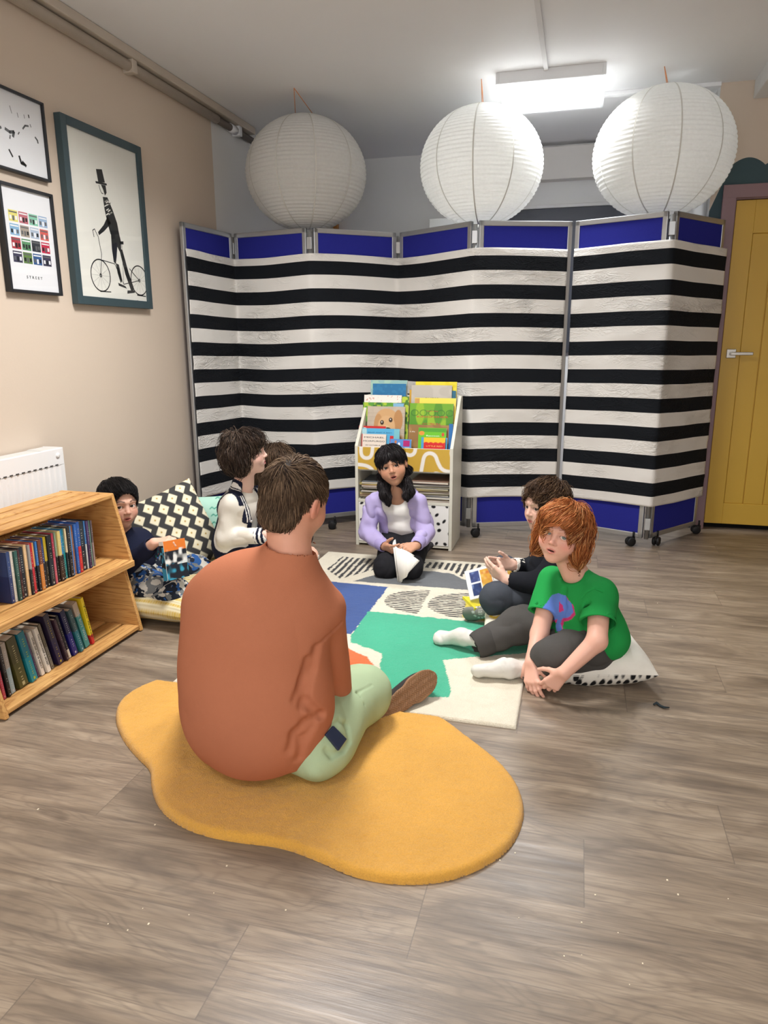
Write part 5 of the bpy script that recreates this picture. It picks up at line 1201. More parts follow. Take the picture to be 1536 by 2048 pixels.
# ================================================================ the man (seen from behind)
def man():
    root = empty('person', (-.72, 1.68, .022), 0, 'man in rust T-shirt and pale green trousers sitting cross-legged on the yellow rug', 'person')
    hd = Head(at(591, 1000, 1.735), .222, (.30, .95, -.22), 7)
    ls, rsh = at(418, 1196, 1.71), at(650, 1212, 1.72); neck = at(577, 1107, 1.68); le, re = at(424, 1340, 1.92), at(655, 1398, 1.83)
    hipL, hipR = np.array([-.88, 1.70, .13]), np.array([-.675, 1.70, .125]); kneeR = at(725, 1388, 1.97); kneeL = np.array([-1.04, 2.04, .17])
    ankL = np.array([-.60, 1.985, .075]); ankR = np.array([-.93, 1.93, .07])
    skin = (216, 158, 132)
    S = SDF(); hd.skull(S, 0, True)
    S.u(Cap(hd.w((0, -.10, -.22)), neck+np.array([0, .015, -.02]), .056, .058), .03); S.u(Cap(neck+np.array([0, .01, -.06]), ls, .045, .04), .03); S.u(Cap(neck+np.array([0, .01, -.06]), rsh, .045, .04), .03)
    mid = np.array([-.80, 1.68, .38]); S.u(Ell(mid, (.145, .10, .24)), .06); S.u(Ell((-.80, 1.69, .15), (.14, .11, .10)), .05)
    wl, wr = np.array([-.90, 2.00, .27]), np.array([-.735, 2.00, .235])
    limb(S, [ls, le, wl], [.042, .040, .027]); limb(S, [rsh, re, wr], [.042, .040, .027])
    hand(S, wl, (.8, .5, -.1), (.1, .3, -.95), .19, -1, ((.5, .6, .4),)*4); hand(S, wr, (-.8, .5, -.1), (-.1, .3, -.95), .19, 1, ((.5, .6, .4),)*4)
    limb(S, [hipR, kneeR, ankR], [.085, .06, .04]); limb(S, [hipL, kneeL, ankL], [.085, .06, .04])
    make('body', S, .0038, vcol(.5, .35, .1, 500, .05, 40, .08), root, lambda V: hd.colours(V, skin, blush=(220, 128, 112), bl=.55))
    hd.eyes(root, (90, 110, 120), hd.w((0, 8, 0)))
    # hair: short at the back, radiating from the crown
    H_ = SDF(); H_.u(hd.ell((0, -.065, .135), (.352, .445, .392))); H_.u(hd.ell((0, -.24, -.14), (.255, .225, .28)), .06*hd.s); H_.sub(hd.ell((0, .52, -.22), (.42, .42, .46)), .03*hd.s)
    for e in (-1, 1): H_.sub(hd.ell((e*.40, .0, -.12), (.13, .11, .17)), .03*hd.s)
    H_.sub(hd.ell((0, -.30, -.60), (.45, .4, .26)), .03*hd.s); H_.sub(hd.ell((0.0, .1, -.42), (.45, .3, .30)), .04*hd.s)
    hair(root, hd, H_, radial((.05, -.34, .42)), 8500, .042, [(74, 58, 46), (92, 74, 58), (122, 100, 80), (62, 48, 40)], .0010, 7, .0028, 0, 9, None, .0042, capcol=(46, 36, 29), seed=4, wob=.55, rough=.65)
    # T-shirt
    T = SDF(); T.u(Ell((-.818, 1.655, .185), (.222, .172, .20))); T.u(Ell((-.815, 1.655, .34), (.212, .148, .22)), .08); T.u(Ell((-.80, 1.672, .49), (.190, .120, .155)), .08)
    T.u(Cap(neck+np.array([-.02, .0, -.045]), ls+np.array([.02, 0, -.008]), .070, .068), .06); T.u(Cap(neck+np.array([.0, .0, -.045]), rsh+np.array([-.012, 0, -.004]), .070, .066), .06)
    T.u(Cap(neck+np.array([0, .0, -.04]), neck+np.array([.004, .014, .020]), .070, .066), .03)
    T.u(Cap(ls+np.array([.02, 0, -.01]), le, .070, .090), .03); T.u(Cap(rsh+np.array([-.008, .005, -.01]), re+np.array([.002, 0, -.012]), .064, .074), .018)
    T.cut(Half(re+(re-rsh)*.06, re-rsh+np.array([0, .12, 0])), .006) if False else None
    cn = unit((.06, -.16, 1)); cc = neck+np.array([.004, .012, .010])
    def collar(p):
        q = p-V3(*cc); h_ = q@V3(*cn); rr = np.sqrt(np.maximum((q*q).sum(1)-h_*h_, 0))-.068; return np.sqrt(rr*rr+(h_*.55)**2)-.0065
    T.u(Fn(collar), .004); T.sub(Cap(cc+cn*.006, cc+cn*.08, .060, .066), .003)
    dv = unit(re-rsh); 
    T.sub(Fn(lambda p: np.maximum(np.maximum(-((p-(re+dv*.072))@dv), np.linalg.norm(p-(re+dv*.15), axis=1)-.16), -(p[:, 0]+.70))), .004)
    # hem: open underside, tilted so that it drapes over the seat
    T.cut(Half((-.745, 1.50, .045), (0, .30, -1)), .006)
    fold = folds(.0035, (5.5, 5.5, 4.5), 3.3); big = folds(.009, (4.2, 4.2, 1.8), 8.1, False)
    T.disp = lambda p: fold(p)*np.clip((.62-p[:, 2])/.2, .25, 1)+big(p)
    groove(T, [(697, 1226), (684, 1246), (668, 1262), (650, 1278), (636, 1292)], .0016, .004)
    groove(T, [(634, 1298), (624, 1340), (612, 1380), (606, 1410)], .006, .018); groove(T, [(612, 1402), (628, 1420), (646, 1432)], .008, .016)
    groove(T, [(640, 1400), (668, 1408), (700, 1392)], .0014, .003)
    groove(T, [(640, 1428), (614, 1446), (590, 1470), (580, 1500)], .0035, .022); groove(T, [(628, 1452), (606, 1480), (600, 1516)], .003, .02); groove(T, [(616, 1320), (606, 1360), (590, 1400)], .003, .016)
    groove(T, [(372, 1512), (400, 1544), (440, 1569), (490, 1583), (540, 1581), (590, 1566), (622, 1545)], .0012, .003)
    make('t_shirt', T, .0045, fabric((178, 112, 83), .06, .35, 700, 5), root)
    # trousers
    Q = SDF(); Q.u(Ell((-.775, 1.69, .13), (.185, .13, .12))); Q.u(Cap(hipR, kneeR, .105, .088), .05); Q.u(Cap(hipL, kneeL, .115, .085), .05)
    Q.u(Cap(kneeR, ankR+np.array([.05, .0, .0]), .085, .062), .04); Q.u(Cap(kneeL, ankL+np.array([-.06, 0, 0]), .085, .062), .04)
    Q.u(Ell(np.array([-.625, 1.70, .085]), (.075, .14, .075)), .05)
    fd = folds(.0045, (9, 9, 9), 1.2); Q.disp = lambda p: fd(p)
    groove(Q, [(664, 1452), (680, 1440), (694, 1452), (700, 1482), (688, 1500), (664, 1512), (652, 1500)], .003, .01)
    groove(Q, [(700, 1490), (728, 1476), (742, 1450)], .0016, .004); groove(Q, [(714, 1386), (744, 1370), (778, 1338)], .0018, .005); groove(Q, [(714, 1386), (732, 1418), (738, 1448)], .0018, .005); groove(Q, [(768, 1318), (776, 1328), (780, 1340)], .0018, .005)
    tq = make('trousers', Q, .0045, fabric((168, 188, 152), .08, .4, 600, 8), root, None, .022)
    # phone in the open pocket
    a = hit(Q, 669, 1476)
    # left foot in a trainer, sole turned to the camera
    heel, toe = at(763, 1432, 2.0), at(848, 1366, 2.16); ax = unit(toe-heel); so = np.array([.52, -.74, .42]); so = unit(so-ax*(so@ax)); upv = -so
    R = np.stack([np.cross(ax, upv), ax, upv], 1); Lf = .292; ctr = (heel+toe)/2
    def shoe_sdf(thick, off, grow=0.0):
        Z = SDF()
        for t, w in ((-.105, .033), (-.055, .032), (.0, .035), (.055, .044), (.095, .041), (.118, .03)): Z.u(Ell(ctr+ax*t+upv*off, (w+grow, .038+grow, thick), R), .025)
        return Z
    sole = shoe_sdf(.022, .0); sole.cut(Half(ctr-upv*.006, -upv), .002); sole.cut(Half(ctr+upv*.013, upv), .002)
    # herringbone tread
    sx = R[:, 0]
    def tread(p):
        q = p-ctr; u = q@sx; v = q@ax; dd = q@upv; c = np.abs(((u/.022) % 1.0)-.5)*.022; return np.where(dd < -.003, .0012*np.clip(np.sin((v+c*1.1)*2*PI/.0085)*2, -1, 1)*(np.abs(u) < .034)*(v > -.09), 0)
    sole.disp = tread
    shoe = empty('trainer', ctr, 0); shoe.parent = root; shoe.location = Vector((ctr-np.array(root.location)).tolist()); bpy.context.view_layer.update()
    class RT: pass
    def mk(nm, Z, h, mt, colf=None):
        lo, hi = bbox_of(Z); V, F = Z.mesh(lo, hi, h); return np_mesh(nm, V-ctr, F, mt, shoe, None if colf is None else colf(V))
    mk('sole', sole, .0022, plain((140, 104, 74), .55, .12, 30, .35))
    up = SDF(); up.u(Ell(ctr+ax*.07+upv*.03, (.043, .085, .036), R)); up.u(Ell(ctr-ax*.03+upv*.045, (.037, .10, .042), R), .03); up.u(Ell(ctr-ax*.095+upv*.045, (.034, .045, .05), R), .02); up.u(Cap(ctr-ax*.06+upv*.05, ctr-ax*.055+upv*.09, .036, .038), .02)
    up.cut(Half(ctr+upv*.010, -upv), .003); mk('upper', up, .0035, fabric((58, 54, 54), .1, .5, 300))
    b = MB(); e0 = ctr-ax*.085+sx*.036+upv*.034
    for k in range(3): c2 = e0+ax*(.0+.010*k); b.tube([c2+upv*(.006-.012*(i % 2))+ax*.003*i+sx*.003 for i in range(4)], .0018, 6)
    b.v = [v-Vector(ctr) for v in b.v]; b.build('stitched_tab', plain((226, 216, 190), .6), shoe)
    shR = SDF(); foot(shR, ankR+np.array([-.02, -.02, -.01]), ankR+np.array([-.2, .08, -.01]), (-.1, -.3, 1), .042, .02, .042); make('trainer', shR, .005, fabric((58, 54, 54), .1, .5, 300), root, None, .024)
    return Q, root
MANQ, MANR = man()
pq = [hit(MANQ, *p) for p in ((663, 1452), (690, 1479), (671, 1503), (647, 1470))]
if all(p is not None for p in pq):
    pc = sum(pq)/4; nv = unit(np.cross(pq[1]-pq[0], pq[3]-pq[0])); nv = nv*np.sign(nv@(CAM-pc)); fl = [p-nv*((p-pc)@nv) for p in pq]
    b = MB(); b.add([p+nv*.012 for p in fl]+[p+nv*.003 for p in fl], [(0, 1, 2, 3), (7, 6, 5, 4), (0, 4, 5, 1), (1, 5, 6, 2), (2, 6, 7, 3), (3, 7, 4, 0)])
    o = b.build('phone', plain((34, 46, 72), .35, .03, 5, .5)); md = o.modifiers.new('bevel', 'BEVEL'); md.width = .0025; md.segments = 2
    tag(o, 'dark navy phone poking out of the hip pocket of the green trousers', 'phone')
# ================================================================ the children
def torso(S, hip, neck, shL, shR, w, d, k=.06, sh=.05, low=1.0, out=0.0):
    """shirt or trunk volume; returns the frame (right, forward, up) and axis points"""
    up = unit(neck-hip); x = shR-shL; x = unit(x-up*(x@up)); y = np.cross(up, x); R = np.stack([x, y, up], 1); Ln = np.linalg.norm(neck-hip)
    S.u(Ell(hip+up*.02, (w*.50*low+out, d*.56*low+out, .10+out), R), k); S.u(Ell(hip+up*Ln*.36, (w*.46+out, d*.52+out, Ln*.36+out), R), k); S.u(Ell(hip+up*Ln*.68, (w*.48+out, d*.50+out, Ln*.28+out), R), k)
    for s in (shL, shR): S.u(Cap(neck-up*.045, s-up*.004, sh+out, sh*.96+out), k*.8)
    return R
def bare(hd, neck, hip, shL, shR, arms, legs, skinc, w, d, hands, adult=False, mouth=0.0, thin=1.0):
    S = SDF(); hd.skull(S, mouth, adult); S.u(Cap(hd.w((0, -.09, -.22)), neck, .043*thin, .047*thin), .025); torso(S, hip, neck-np.array([0, 0, .03]), shL-np.array([0, 0, .012]), shR-np.array([0, 0, .012]), w*.84, d*.78, .04, .032)
    for pts, rs in arms: limb(S, pts, rs, .014)
    for pts, rs in legs: limb(S, pts, rs, .03)
    for a in hands: hand(S, *a[:5], **a[5])
    return S
# ---------------------------------------------------------------- red-haired child in the green T-shirt
def redhead():
    hip = np.array([.10, 2.52, .135]); neck = at(1150, 1146, 2.50); root = empty('person', (.08, 2.52, .07), 0, 'red-haired child in a green T-shirt sitting on the black-dotted white cushion', 'person')
    hd = Head(at(1126, 1066, 2.455), .205, (-.33, -.94, .10), -10); shL, shR = at(1200, 1186, 2.45), at(1106, 1160, 2.58)
    elL, wrL = at(1194, 1282, 2.315), at(1128, 1345, 2.265); elR, wrR = at(1079, 1268, 2.47), at(1063, 1325, 2.36); skin = (226, 176, 156)
    arms = [([shL, elL, wrL], [.038, .033, .0225]), ([shR, elR, wrR], [.038, .032, .0225])]
    hL, hR = np.array([.07, 2.44, .14]), np.array([.07, 2.62, .14]); knL, anL = at(1108, 1314, 2.37), at(1052, 1343, 2.40); knR, anR = at(1040, 1250, 2.65), at(968, 1284, 2.575)
    hands = [(wrL, at(1098, 1374, 2.275)-wrL, (-.5, .5, -.75), .135, -1, dict(curl=((.35, .5, .4), (.4, .5, .4), (.45, .55, .4), (.5, .6, .4)), th=(.8, .5, .2))),
             (wrR, at(1063, 1368, 2.315)-wrR, (.45, .45, -.6), .135, 1, dict(curl=((.3, .4, .3), (.35, .45, .3), (.4, .5, .3), (.45, .5, .3)), th=(.75, .6, .2)))]
    S = bare(hd, neck, hip, shL, shR, arms, [([hL, knL, anL], [.06, .045, .03]), ([hR, knR, anR], [.06, .045, .03])], skin, .25, .16, hands, False, .012)
    make('body', S, .0024, vcol(.5, .35, .08, 500, .03, 40, .1), root, lambda V: hd.colours(V, skin, (206, 124, 116), (160, 96, 60), (222, 126, 112), .55, .012, (110, 66, 50), .13, .012, 1.0))
    hd.eyes(root, (110, 124, 120), CAM+np.array([-.1, 0, .2]))
    H_ = SDF(); H_.u(hd.ell((0, -.06, .14), (.395, .475, .395))); H_.u(hd.ell((0, -.24, -.17), (.34, .27, .34)), .10*hd.s)
    for e in (-1, 1): H_.u(hd.ell((e*.35, -.07, -.14), (.10, .22, .31)), .08*hd.s)
    H_.u(hd.ell((.02, .25, .25), (.31, .17, .14)), .08*hd.s); H_.sub(hd.ell((-.04, .58, -.22), (.345, .46, .49)), .03*hd.s); H_.sub(hd.ell((0, -.05, -.70), (.6, .6, .28)), .04*hd.s); H_.sub(hd.ell((0, .2, -.45), (.26, .35, .35)), .04*hd.s)
    def flow(q):
        d = q-np.array([.04, -.22, .50]); d /= np.maximum(np.linalg.norm(d, axis=1, keepdims=True), 1e-6); d[:, 2] -= .55
        f = np.clip((q[:, 1]-.05)*4, 0, 1)*(q[:, 2] > .02); d[:, 0] += f*.75; lowq = np.clip((-.2-q[:, 2])*4, 0, 1); d[:, 1] += lowq*.15*np.sign(.1-q[:, 1]); d[:, 0] += lowq*.35*np.sign(q[:, 0]); return d
    hair(root, hd, H_, flow, 9500, .058, [(150, 84, 44), (176, 106, 60), (200, 136, 84), (124, 66, 36), (206, 150, 100)], .0011, 10, .007, .14, 7, None, .0036, capcol=(112, 60, 34), seed=11, wob=.7, over_=.004)
    # T-shirt
    T = SDF(); R = torso(T, hip+np.array([.0, 0, -.005]), neck+np.array([.0, 0, -.006]), shL, shR, .29, .20, .06, .052, 1.06)
    up = R[:, 2]; cutL = shL+(elL-shL)*.66; cutR = shR+(elR-shR)*.62
    sl = SDF(); sl.u(Cap(shL, cutL, .054, .066)); sl.cut(Half(cutL, elL-shL), .003); sr = SDF(); sr.u(Cap(shR, cutR, .052, .062)); sr.cut(Half(cutR, elR-shR), .003)
    T.u(Cap(neck-up*.04, neck+up*.004, .056, .050), .02); T.u(Fn(lambda p: sl.ev(p)), .022); T.u(Fn(lambda p: sr.ev(p)), .018); T.extra = [sl, sr]
    for sd2, c2, e2, s2, r2 in ((sl, cutL, elL, shL, .052), (sr, cutR, elR, shR, .049)):
        dd = unit(e2-s2); T.sub(Cap(c2-dd*.012, c2+dd*.05, r2), .002)
    T.sub(Cap(neck+up*.004, neck+up*.06, .043, .05), .006); T.sub(Ell(neck+R[:, 1]*.030+up*.006, (.046, .036, .022), R), .010)
    fo = folds(.0028, (9, 9, 7), 2.7); bf = folds(.005, (4, 4, 3.2), 6.4, False); T.disp = lambda p: fo(p)+bf(p)
    def hp(px, py): return hit(T, px, py)
    groove(T, [(1128, 1180), (1128, 1215), (1124, 1250)], .004, .014); groove(T, [(1164, 1196), (1172, 1185), (1188, 1177), (1204, 1182)], .0012, .003); groove(T, [(1175, 1205), (1170, 1240), (1168, 1268)], .005, .016); groove(T, [(1215, 1240), (1200, 1275), (1170, 1300)], .004, .014)
    pout = [(1104, 1190), (1117, 1186), (1131, 1191), (1143, 1206), (1147, 1224), (1139, 1234), (1124, 1238), (1121, 1248), (1125, 1262), (1113, 1263), (1111, 1252), (1115, 1238), (1106, 1241), (1100, 1240), (1099, 1196)]; hole = [(1119, 1203), (1126, 1211), (1127, 1221), (1118, 1225)]
    pw = lambda poly, dx=0, dy=0: [(h-hip) for h in (hp(x+dx, y+dy) for x, y in poly) if h is not None]
    o3, h3, k3 = pw(pout), pw(hole), pw(pout, 4, 5)
    ax_u, ax_v = R[:, 0], up
    def tee(V):
        C = np.tile(L((38, 150, 74)), (len(V), 1)); q = V-hip; P2 = np.stack([q@ax_u, q@ax_v], 1); fr = (q@R[:, 1]) > .02
        f2 = lambda t: [(a@ax_u, a@ax_v) for a in t]
        C = over(C, (inpoly(P2, f2(k3)) & fr).astype(float), (196, 60, 120)); m = inpoly(P2, f2(o3)) & ~inpoly(P2, f2(h3)) & fr; return over(C, m.astype(float), (96, 128, 206))
    make('t_shirt', T, .0028, vcol(.9, .12, .3, 600, .06, 8), root, tee)
    # trousers
    Q = SDF(); Q.u(Ell(hip+np.array([.0, 0, -.02]), (.125, .135, .09))); limb(Q, [hL, knL, anL+np.array([.025, .0, .015])], [.086, .068, .054], .03); limb(Q, [hR, knR, anR], [.086, .072, .052], .03); Q.u(Cap((hL+hR)/2, (knL+knR)/2+np.array([.06, 0, 0]), .07, .05), .05)
    fd = folds(.005, (13, 13, 13), 4.2); Q.disp = lambda p: fd(p); Q.cut(Half(anR+unit(anR-knR)*.012, anR-knR), .003); Q.cut(Fn(lambda p: -np.maximum((p-(anL))@V3(*unit(knL-anL))*-1, np.linalg.norm(p-V3(*anL), axis=1)-.10)), .003)
    make('trousers', Q, .0036, fabric((78, 76, 74), .14, .5, 500, 14), root)
    K = SDF(); da = unit(anR-knR); K.u(Cap(anR-da*.012, anR+da*.012, .056, .055)); K.sub(Cap(anR+da*.0, anR+da*.05, .044), .002); make('turn_up', K, .003, fabric((72, 70, 68), .14, .5, 500, 14), root)
    def sock(an, heel, toe, upv, pre, band):
        Z = SDF(); foot(Z, heel, toe, upv, .033, .02, .030); Z.u(Cap(heel+unit(toe-heel)*.04+np.array(unit(upv))*.012, pre, .030, .029), .025); w_ = folds(.0018, (30, 30, 30), 2.2); Z.disp = lambda p: w_(p)
        def c(V):
            C = fill(V, (212, 210, 203)); C = over(C, np.clip(n2(V[:, :2], 28, 3)*.5-.05, 0, .3)*np.clip(.09-V[:, 2], 0, .06)*12, (168, 150, 120))
            if band: t = (V-pre)@unit(heel-pre); C = over(C, ((np.abs(t-.020) < .004)).astype(float), (40, 40, 44))
            return C
        make('sock', Z, .0026, vcol(.9, .12, .4, 500), root, c)
    sock(anR, at(938, 1277, 2.60)+np.array([0, 0, .0]), at(868, 1272, 2.635), (.1, -.35, .95), anR+np.array([-.0, 0, .004]), True)
    sock(anL, at(1032, 1340, 2.385), at(944, 1336, 2.365), (0, .55, .85), anL+np.array([.0, 0.01, .004]), False)
redhead()
# ---------------------------------------------------------------- girl kneeling in front of the rack
def girl():
    hip = np.array([-.862, 3.66, .20]); neck = at(793, 982, 3.585); root = empty('person', (-.86, 3.62, .012), 0, 'dark-haired girl in a lilac hoodie kneeling in front of the book rack', 'person')
    hd = Head(at(784, 931, 3.545), .205, (.17, -.95, .06), 15); shL, shR = at(835, 1003, 3.59), at(749, 1003, 3.59)
    elL, wrL = at(851, 1064, 3.56), at(834, 1090, 3.42); elR, wrR = at(733, 1064, 3.56), at(768, 1092, 3.43); skin = (196, 146, 118)
    arms = [([shL, elL, wrL], [.036, .031, .022]), ([shR, elR, wrR], [.036, .031, .022])]
    hL, hR = hip+np.array([.06, 0, -.03]), hip+np.array([-.06, 0, -.03]); knL, knR = at(821, 1138, 3.40), at(772, 1138, 3.40); anL, anR = np.array([-.79, 3.72, .05]), np.array([-.93, 3.72, .05])
    hands = [(wrL, at(817, 1097, 3.375)-wrL, (-.6, -.1, -.6), .128, -1, dict(curl=((.3, .5, .4), (.4, .6, .4), (.5, .6, .4), (.6, .6, .4)), th=(.6, .75, .25))),
             (wrR, at(788, 1101, 3.375)-wrR, (.75, .05, .2), .128, 1, dict(curl=((.3, .4, .3), (.4, .5, .3), (.45, .5, .3), (.5, .5, .3)), th=(.7, .6, .4)))]
    S = bare(hd, neck, hip, shL, shR, arms, [([hL, knL], [.06, .045]), ([hR, knR], [.06, .045])], skin, .25, .15, hands, False, .020)
    make('body', S, .0028, vcol(.5, .35, .08, 500, .03, 40, .08), root, lambda V: hd.colours(V, skin, (176, 100, 92), (40, 30, 28), (196, 120, 96), .35, .020, (22, 16, 16), .125, .02))
    hd.eyes(root, (40, 26, 20), CAM)
    H_ = SDF(); H_.u(hd.ell((0, -.07, .14), (.375, .455, .395))); H_.u(hd.ell((0, -.30, -.10), (.29, .24, .32)), .08*hd.s)
    H_.u(hd.ell((0, .23, .24), (.28, .17, .14)), .07*hd.s); H_.sub(hd.ell((.03, .56, -.18), (.32, .44, .40)), .02*hd.s)
    for e in (-1, 1): H_.sub(hd.ell((e*.44, .08, -.12), (.19, .20, .26)), .03*hd.s)
    # two low bunches falling forward over the shoulders
    def P(px, py, Y): return at(px, py, Y)
    tr = [hd.w((-.34, -.16, -.22)), P(767, 972, 3.53), P(771, 990, 3.50), P(776, 1003, 3.50)]; tl = [hd.w((.33, -.16, -.20)), P(812, 966, 3.53), P(817, 982, 3.50), P(813, 993, 3.485)]
    for t in (tr, tl):
        for a, b, ra, rb in zip(t[:-1], t[1:], (.020, .021, .022), (.021, .022, .013)): H_.u(Cap(a, b, ra, rb), .02)
    H_.sub(hd.ell((.12, .30, -.50), (.20, .26, .36)), .02*hd.s); H_.sub(hd.ell((-.10, .34, -.42), (.20, .26, .34)), .02*hd.s)
    tl_, tr_ = hd.loc(np.array(tl)), hd.loc(np.array(tr))
    def flow(q):
        d = q-np.array([0, .02, .52]); d /= np.maximum(np.linalg.norm(d, axis=1, keepdims=True), 1e-6); d[:, 2] -= .5; back = np.clip((q[:, 1] < .1)*1.0, 0, 1); d[:, 1] -= .3*back; fr = (q[:, 1] > .15); d[fr, 0] += .25*np.sign(q[fr, 0]+.02); low = q[:, 2] < -.25; d[low] = np.array([0, .1, -1.]); return d
    hair(root, hd, H_, flow, 7500, .06, [(26, 23, 24), (38, 34, 35), (54, 50, 52), (20, 18, 19)], .0011, 9, .004, .05, 6, None, .004, capcol=(20, 17, 18), rough=.38, seed=5, wob=.4)
    # white top
    W = SDF(); R = torso(W, hip+np.array([0, -.01, .02]), neck-np.array([0, 0, .02]), shL, shR, .235, .165, .05, .036, 1.0); up = R[:, 2]; W.u(Ell(hip+up*.03+R[:, 1]*.01, (.122, .095, .075), R), .03); W.sub(Cap(neck-up*.028+R[:, 1]*.012, neck+up*.05, .046, .055), .004)
    fw = folds(.0075, (6, 6, 17), 2.1); W.disp = lambda p: fw(p); W.cut(Half(hip+up*.005, -up), .004); make('white_top', W, .003, fabric((232, 230, 226), .04, .3, 500), root)
    # leggings
    Q = SDF(); Q.u(Ell(hip+np.array([0, .0, -.02]), (.125, .11, .09))); limb(Q, [hL, knL], [.078, .060], .02); limb(Q, [hR, knR], [.078, .060], .02); limb(Q, [knL+np.array([0, .03, -.005]), anL], [.045, .035], .02); limb(Q, [knR+np.array([0, .03, -.005]), anR], [.045, .035], .02)
    for kk in (knL, knR): Q.u(Ell(kk+np.array([0, .0, .02]), (.058, .06, .068)), .03)
    fq = folds(.003, (14, 14, 14), 3.0); Q.disp = lambda p: fq(p); make('leggings', Q, .0036, fabric((36, 36, 40), .1, .3, 500), root, None, .013)
    for an, s in ((anL, 1), (anR, -1)): Z = SDF(); foot(Z, an+np.array([0, .05, -.005]), an+np.array([s*.01, .19, -.01]), (0, -.3, -1), .028, .02, .026); make('sock', Z, .004, fabric((60, 58, 62)), root, None, .013)
    # hoodie, open at the front
    G = SDF(); torso(G, hip+np.array([0, .008, -.01]), neck-np.array([0, -.006, .012]), shL, shR, .28, .20, .05, .050, 1.08)
    G.u(Cap(shL, elL, .049, .047), .018); G.u(Cap(elL, wrL+(elL-wrL)*.12, .047, .037), .02); G.u(Cap(shR, elR, .049, .047), .018); G.u(Cap(elR, wrR+(elR-wrR)*.12, .047, .037), .02)
    G.u(Ell(neck+np.array([0, .055, -.02]), (.105, .05, .055)), .03); G.u(Cap(neck+R[:, 0]*.065-up*.02, neck+R[:, 0]*.080+R[:, 1]*.06-up*.075, .026, .020), .02); G.u(Cap(neck-R[:, 0]*.065-up*.02, neck-R[:, 0]*.080+R[:, 1]*.06-up*.075, .026, .020), .02)
    def gap(p):
        q = p-V3(*hip); u = q@V3(*R[:, 0]); f = q@V3(*R[:, 1]); v = q@V3(*up); half = .056+.018*np.clip(v/.3, 0, 1)+.05*np.clip((.06-v)/.1, 0, 1); return np.maximum(np.abs(u)-half, -(f-.02))
    G.sub(Fn(gap), .006); G.sub(Cap(neck-up*.05, neck+up*.08, .052, .06), .008)
    for a, b in ((elL, wrL), (elR, wrR)): dd = unit(b-a); G.sub(Cap(b-dd*.004, b+dd*.08, .030), .002)
    fg = folds(.0075, (12, 12, 15), 7.3); G.disp = lambda p: fg(p); G.cut(Half(hip-up*.075, -up), .004)
    make('hoodie', G, .0032, fabric((176, 164, 208), .06, .4, 500), root)
    for a, b in ((elL, wrL), (elR, wrR)):
        dd = unit(b-a); Z = SDF(); Z.u(Cap(b-dd*.035, b-dd*.012, .0375, .035)); Z.sub(Cap(b-dd*.03, b+dd*.05, .027), .002); make('cuff', Z, .003, fabric((166, 154, 200), .05, .6, 260), root)
    return hip
girl()
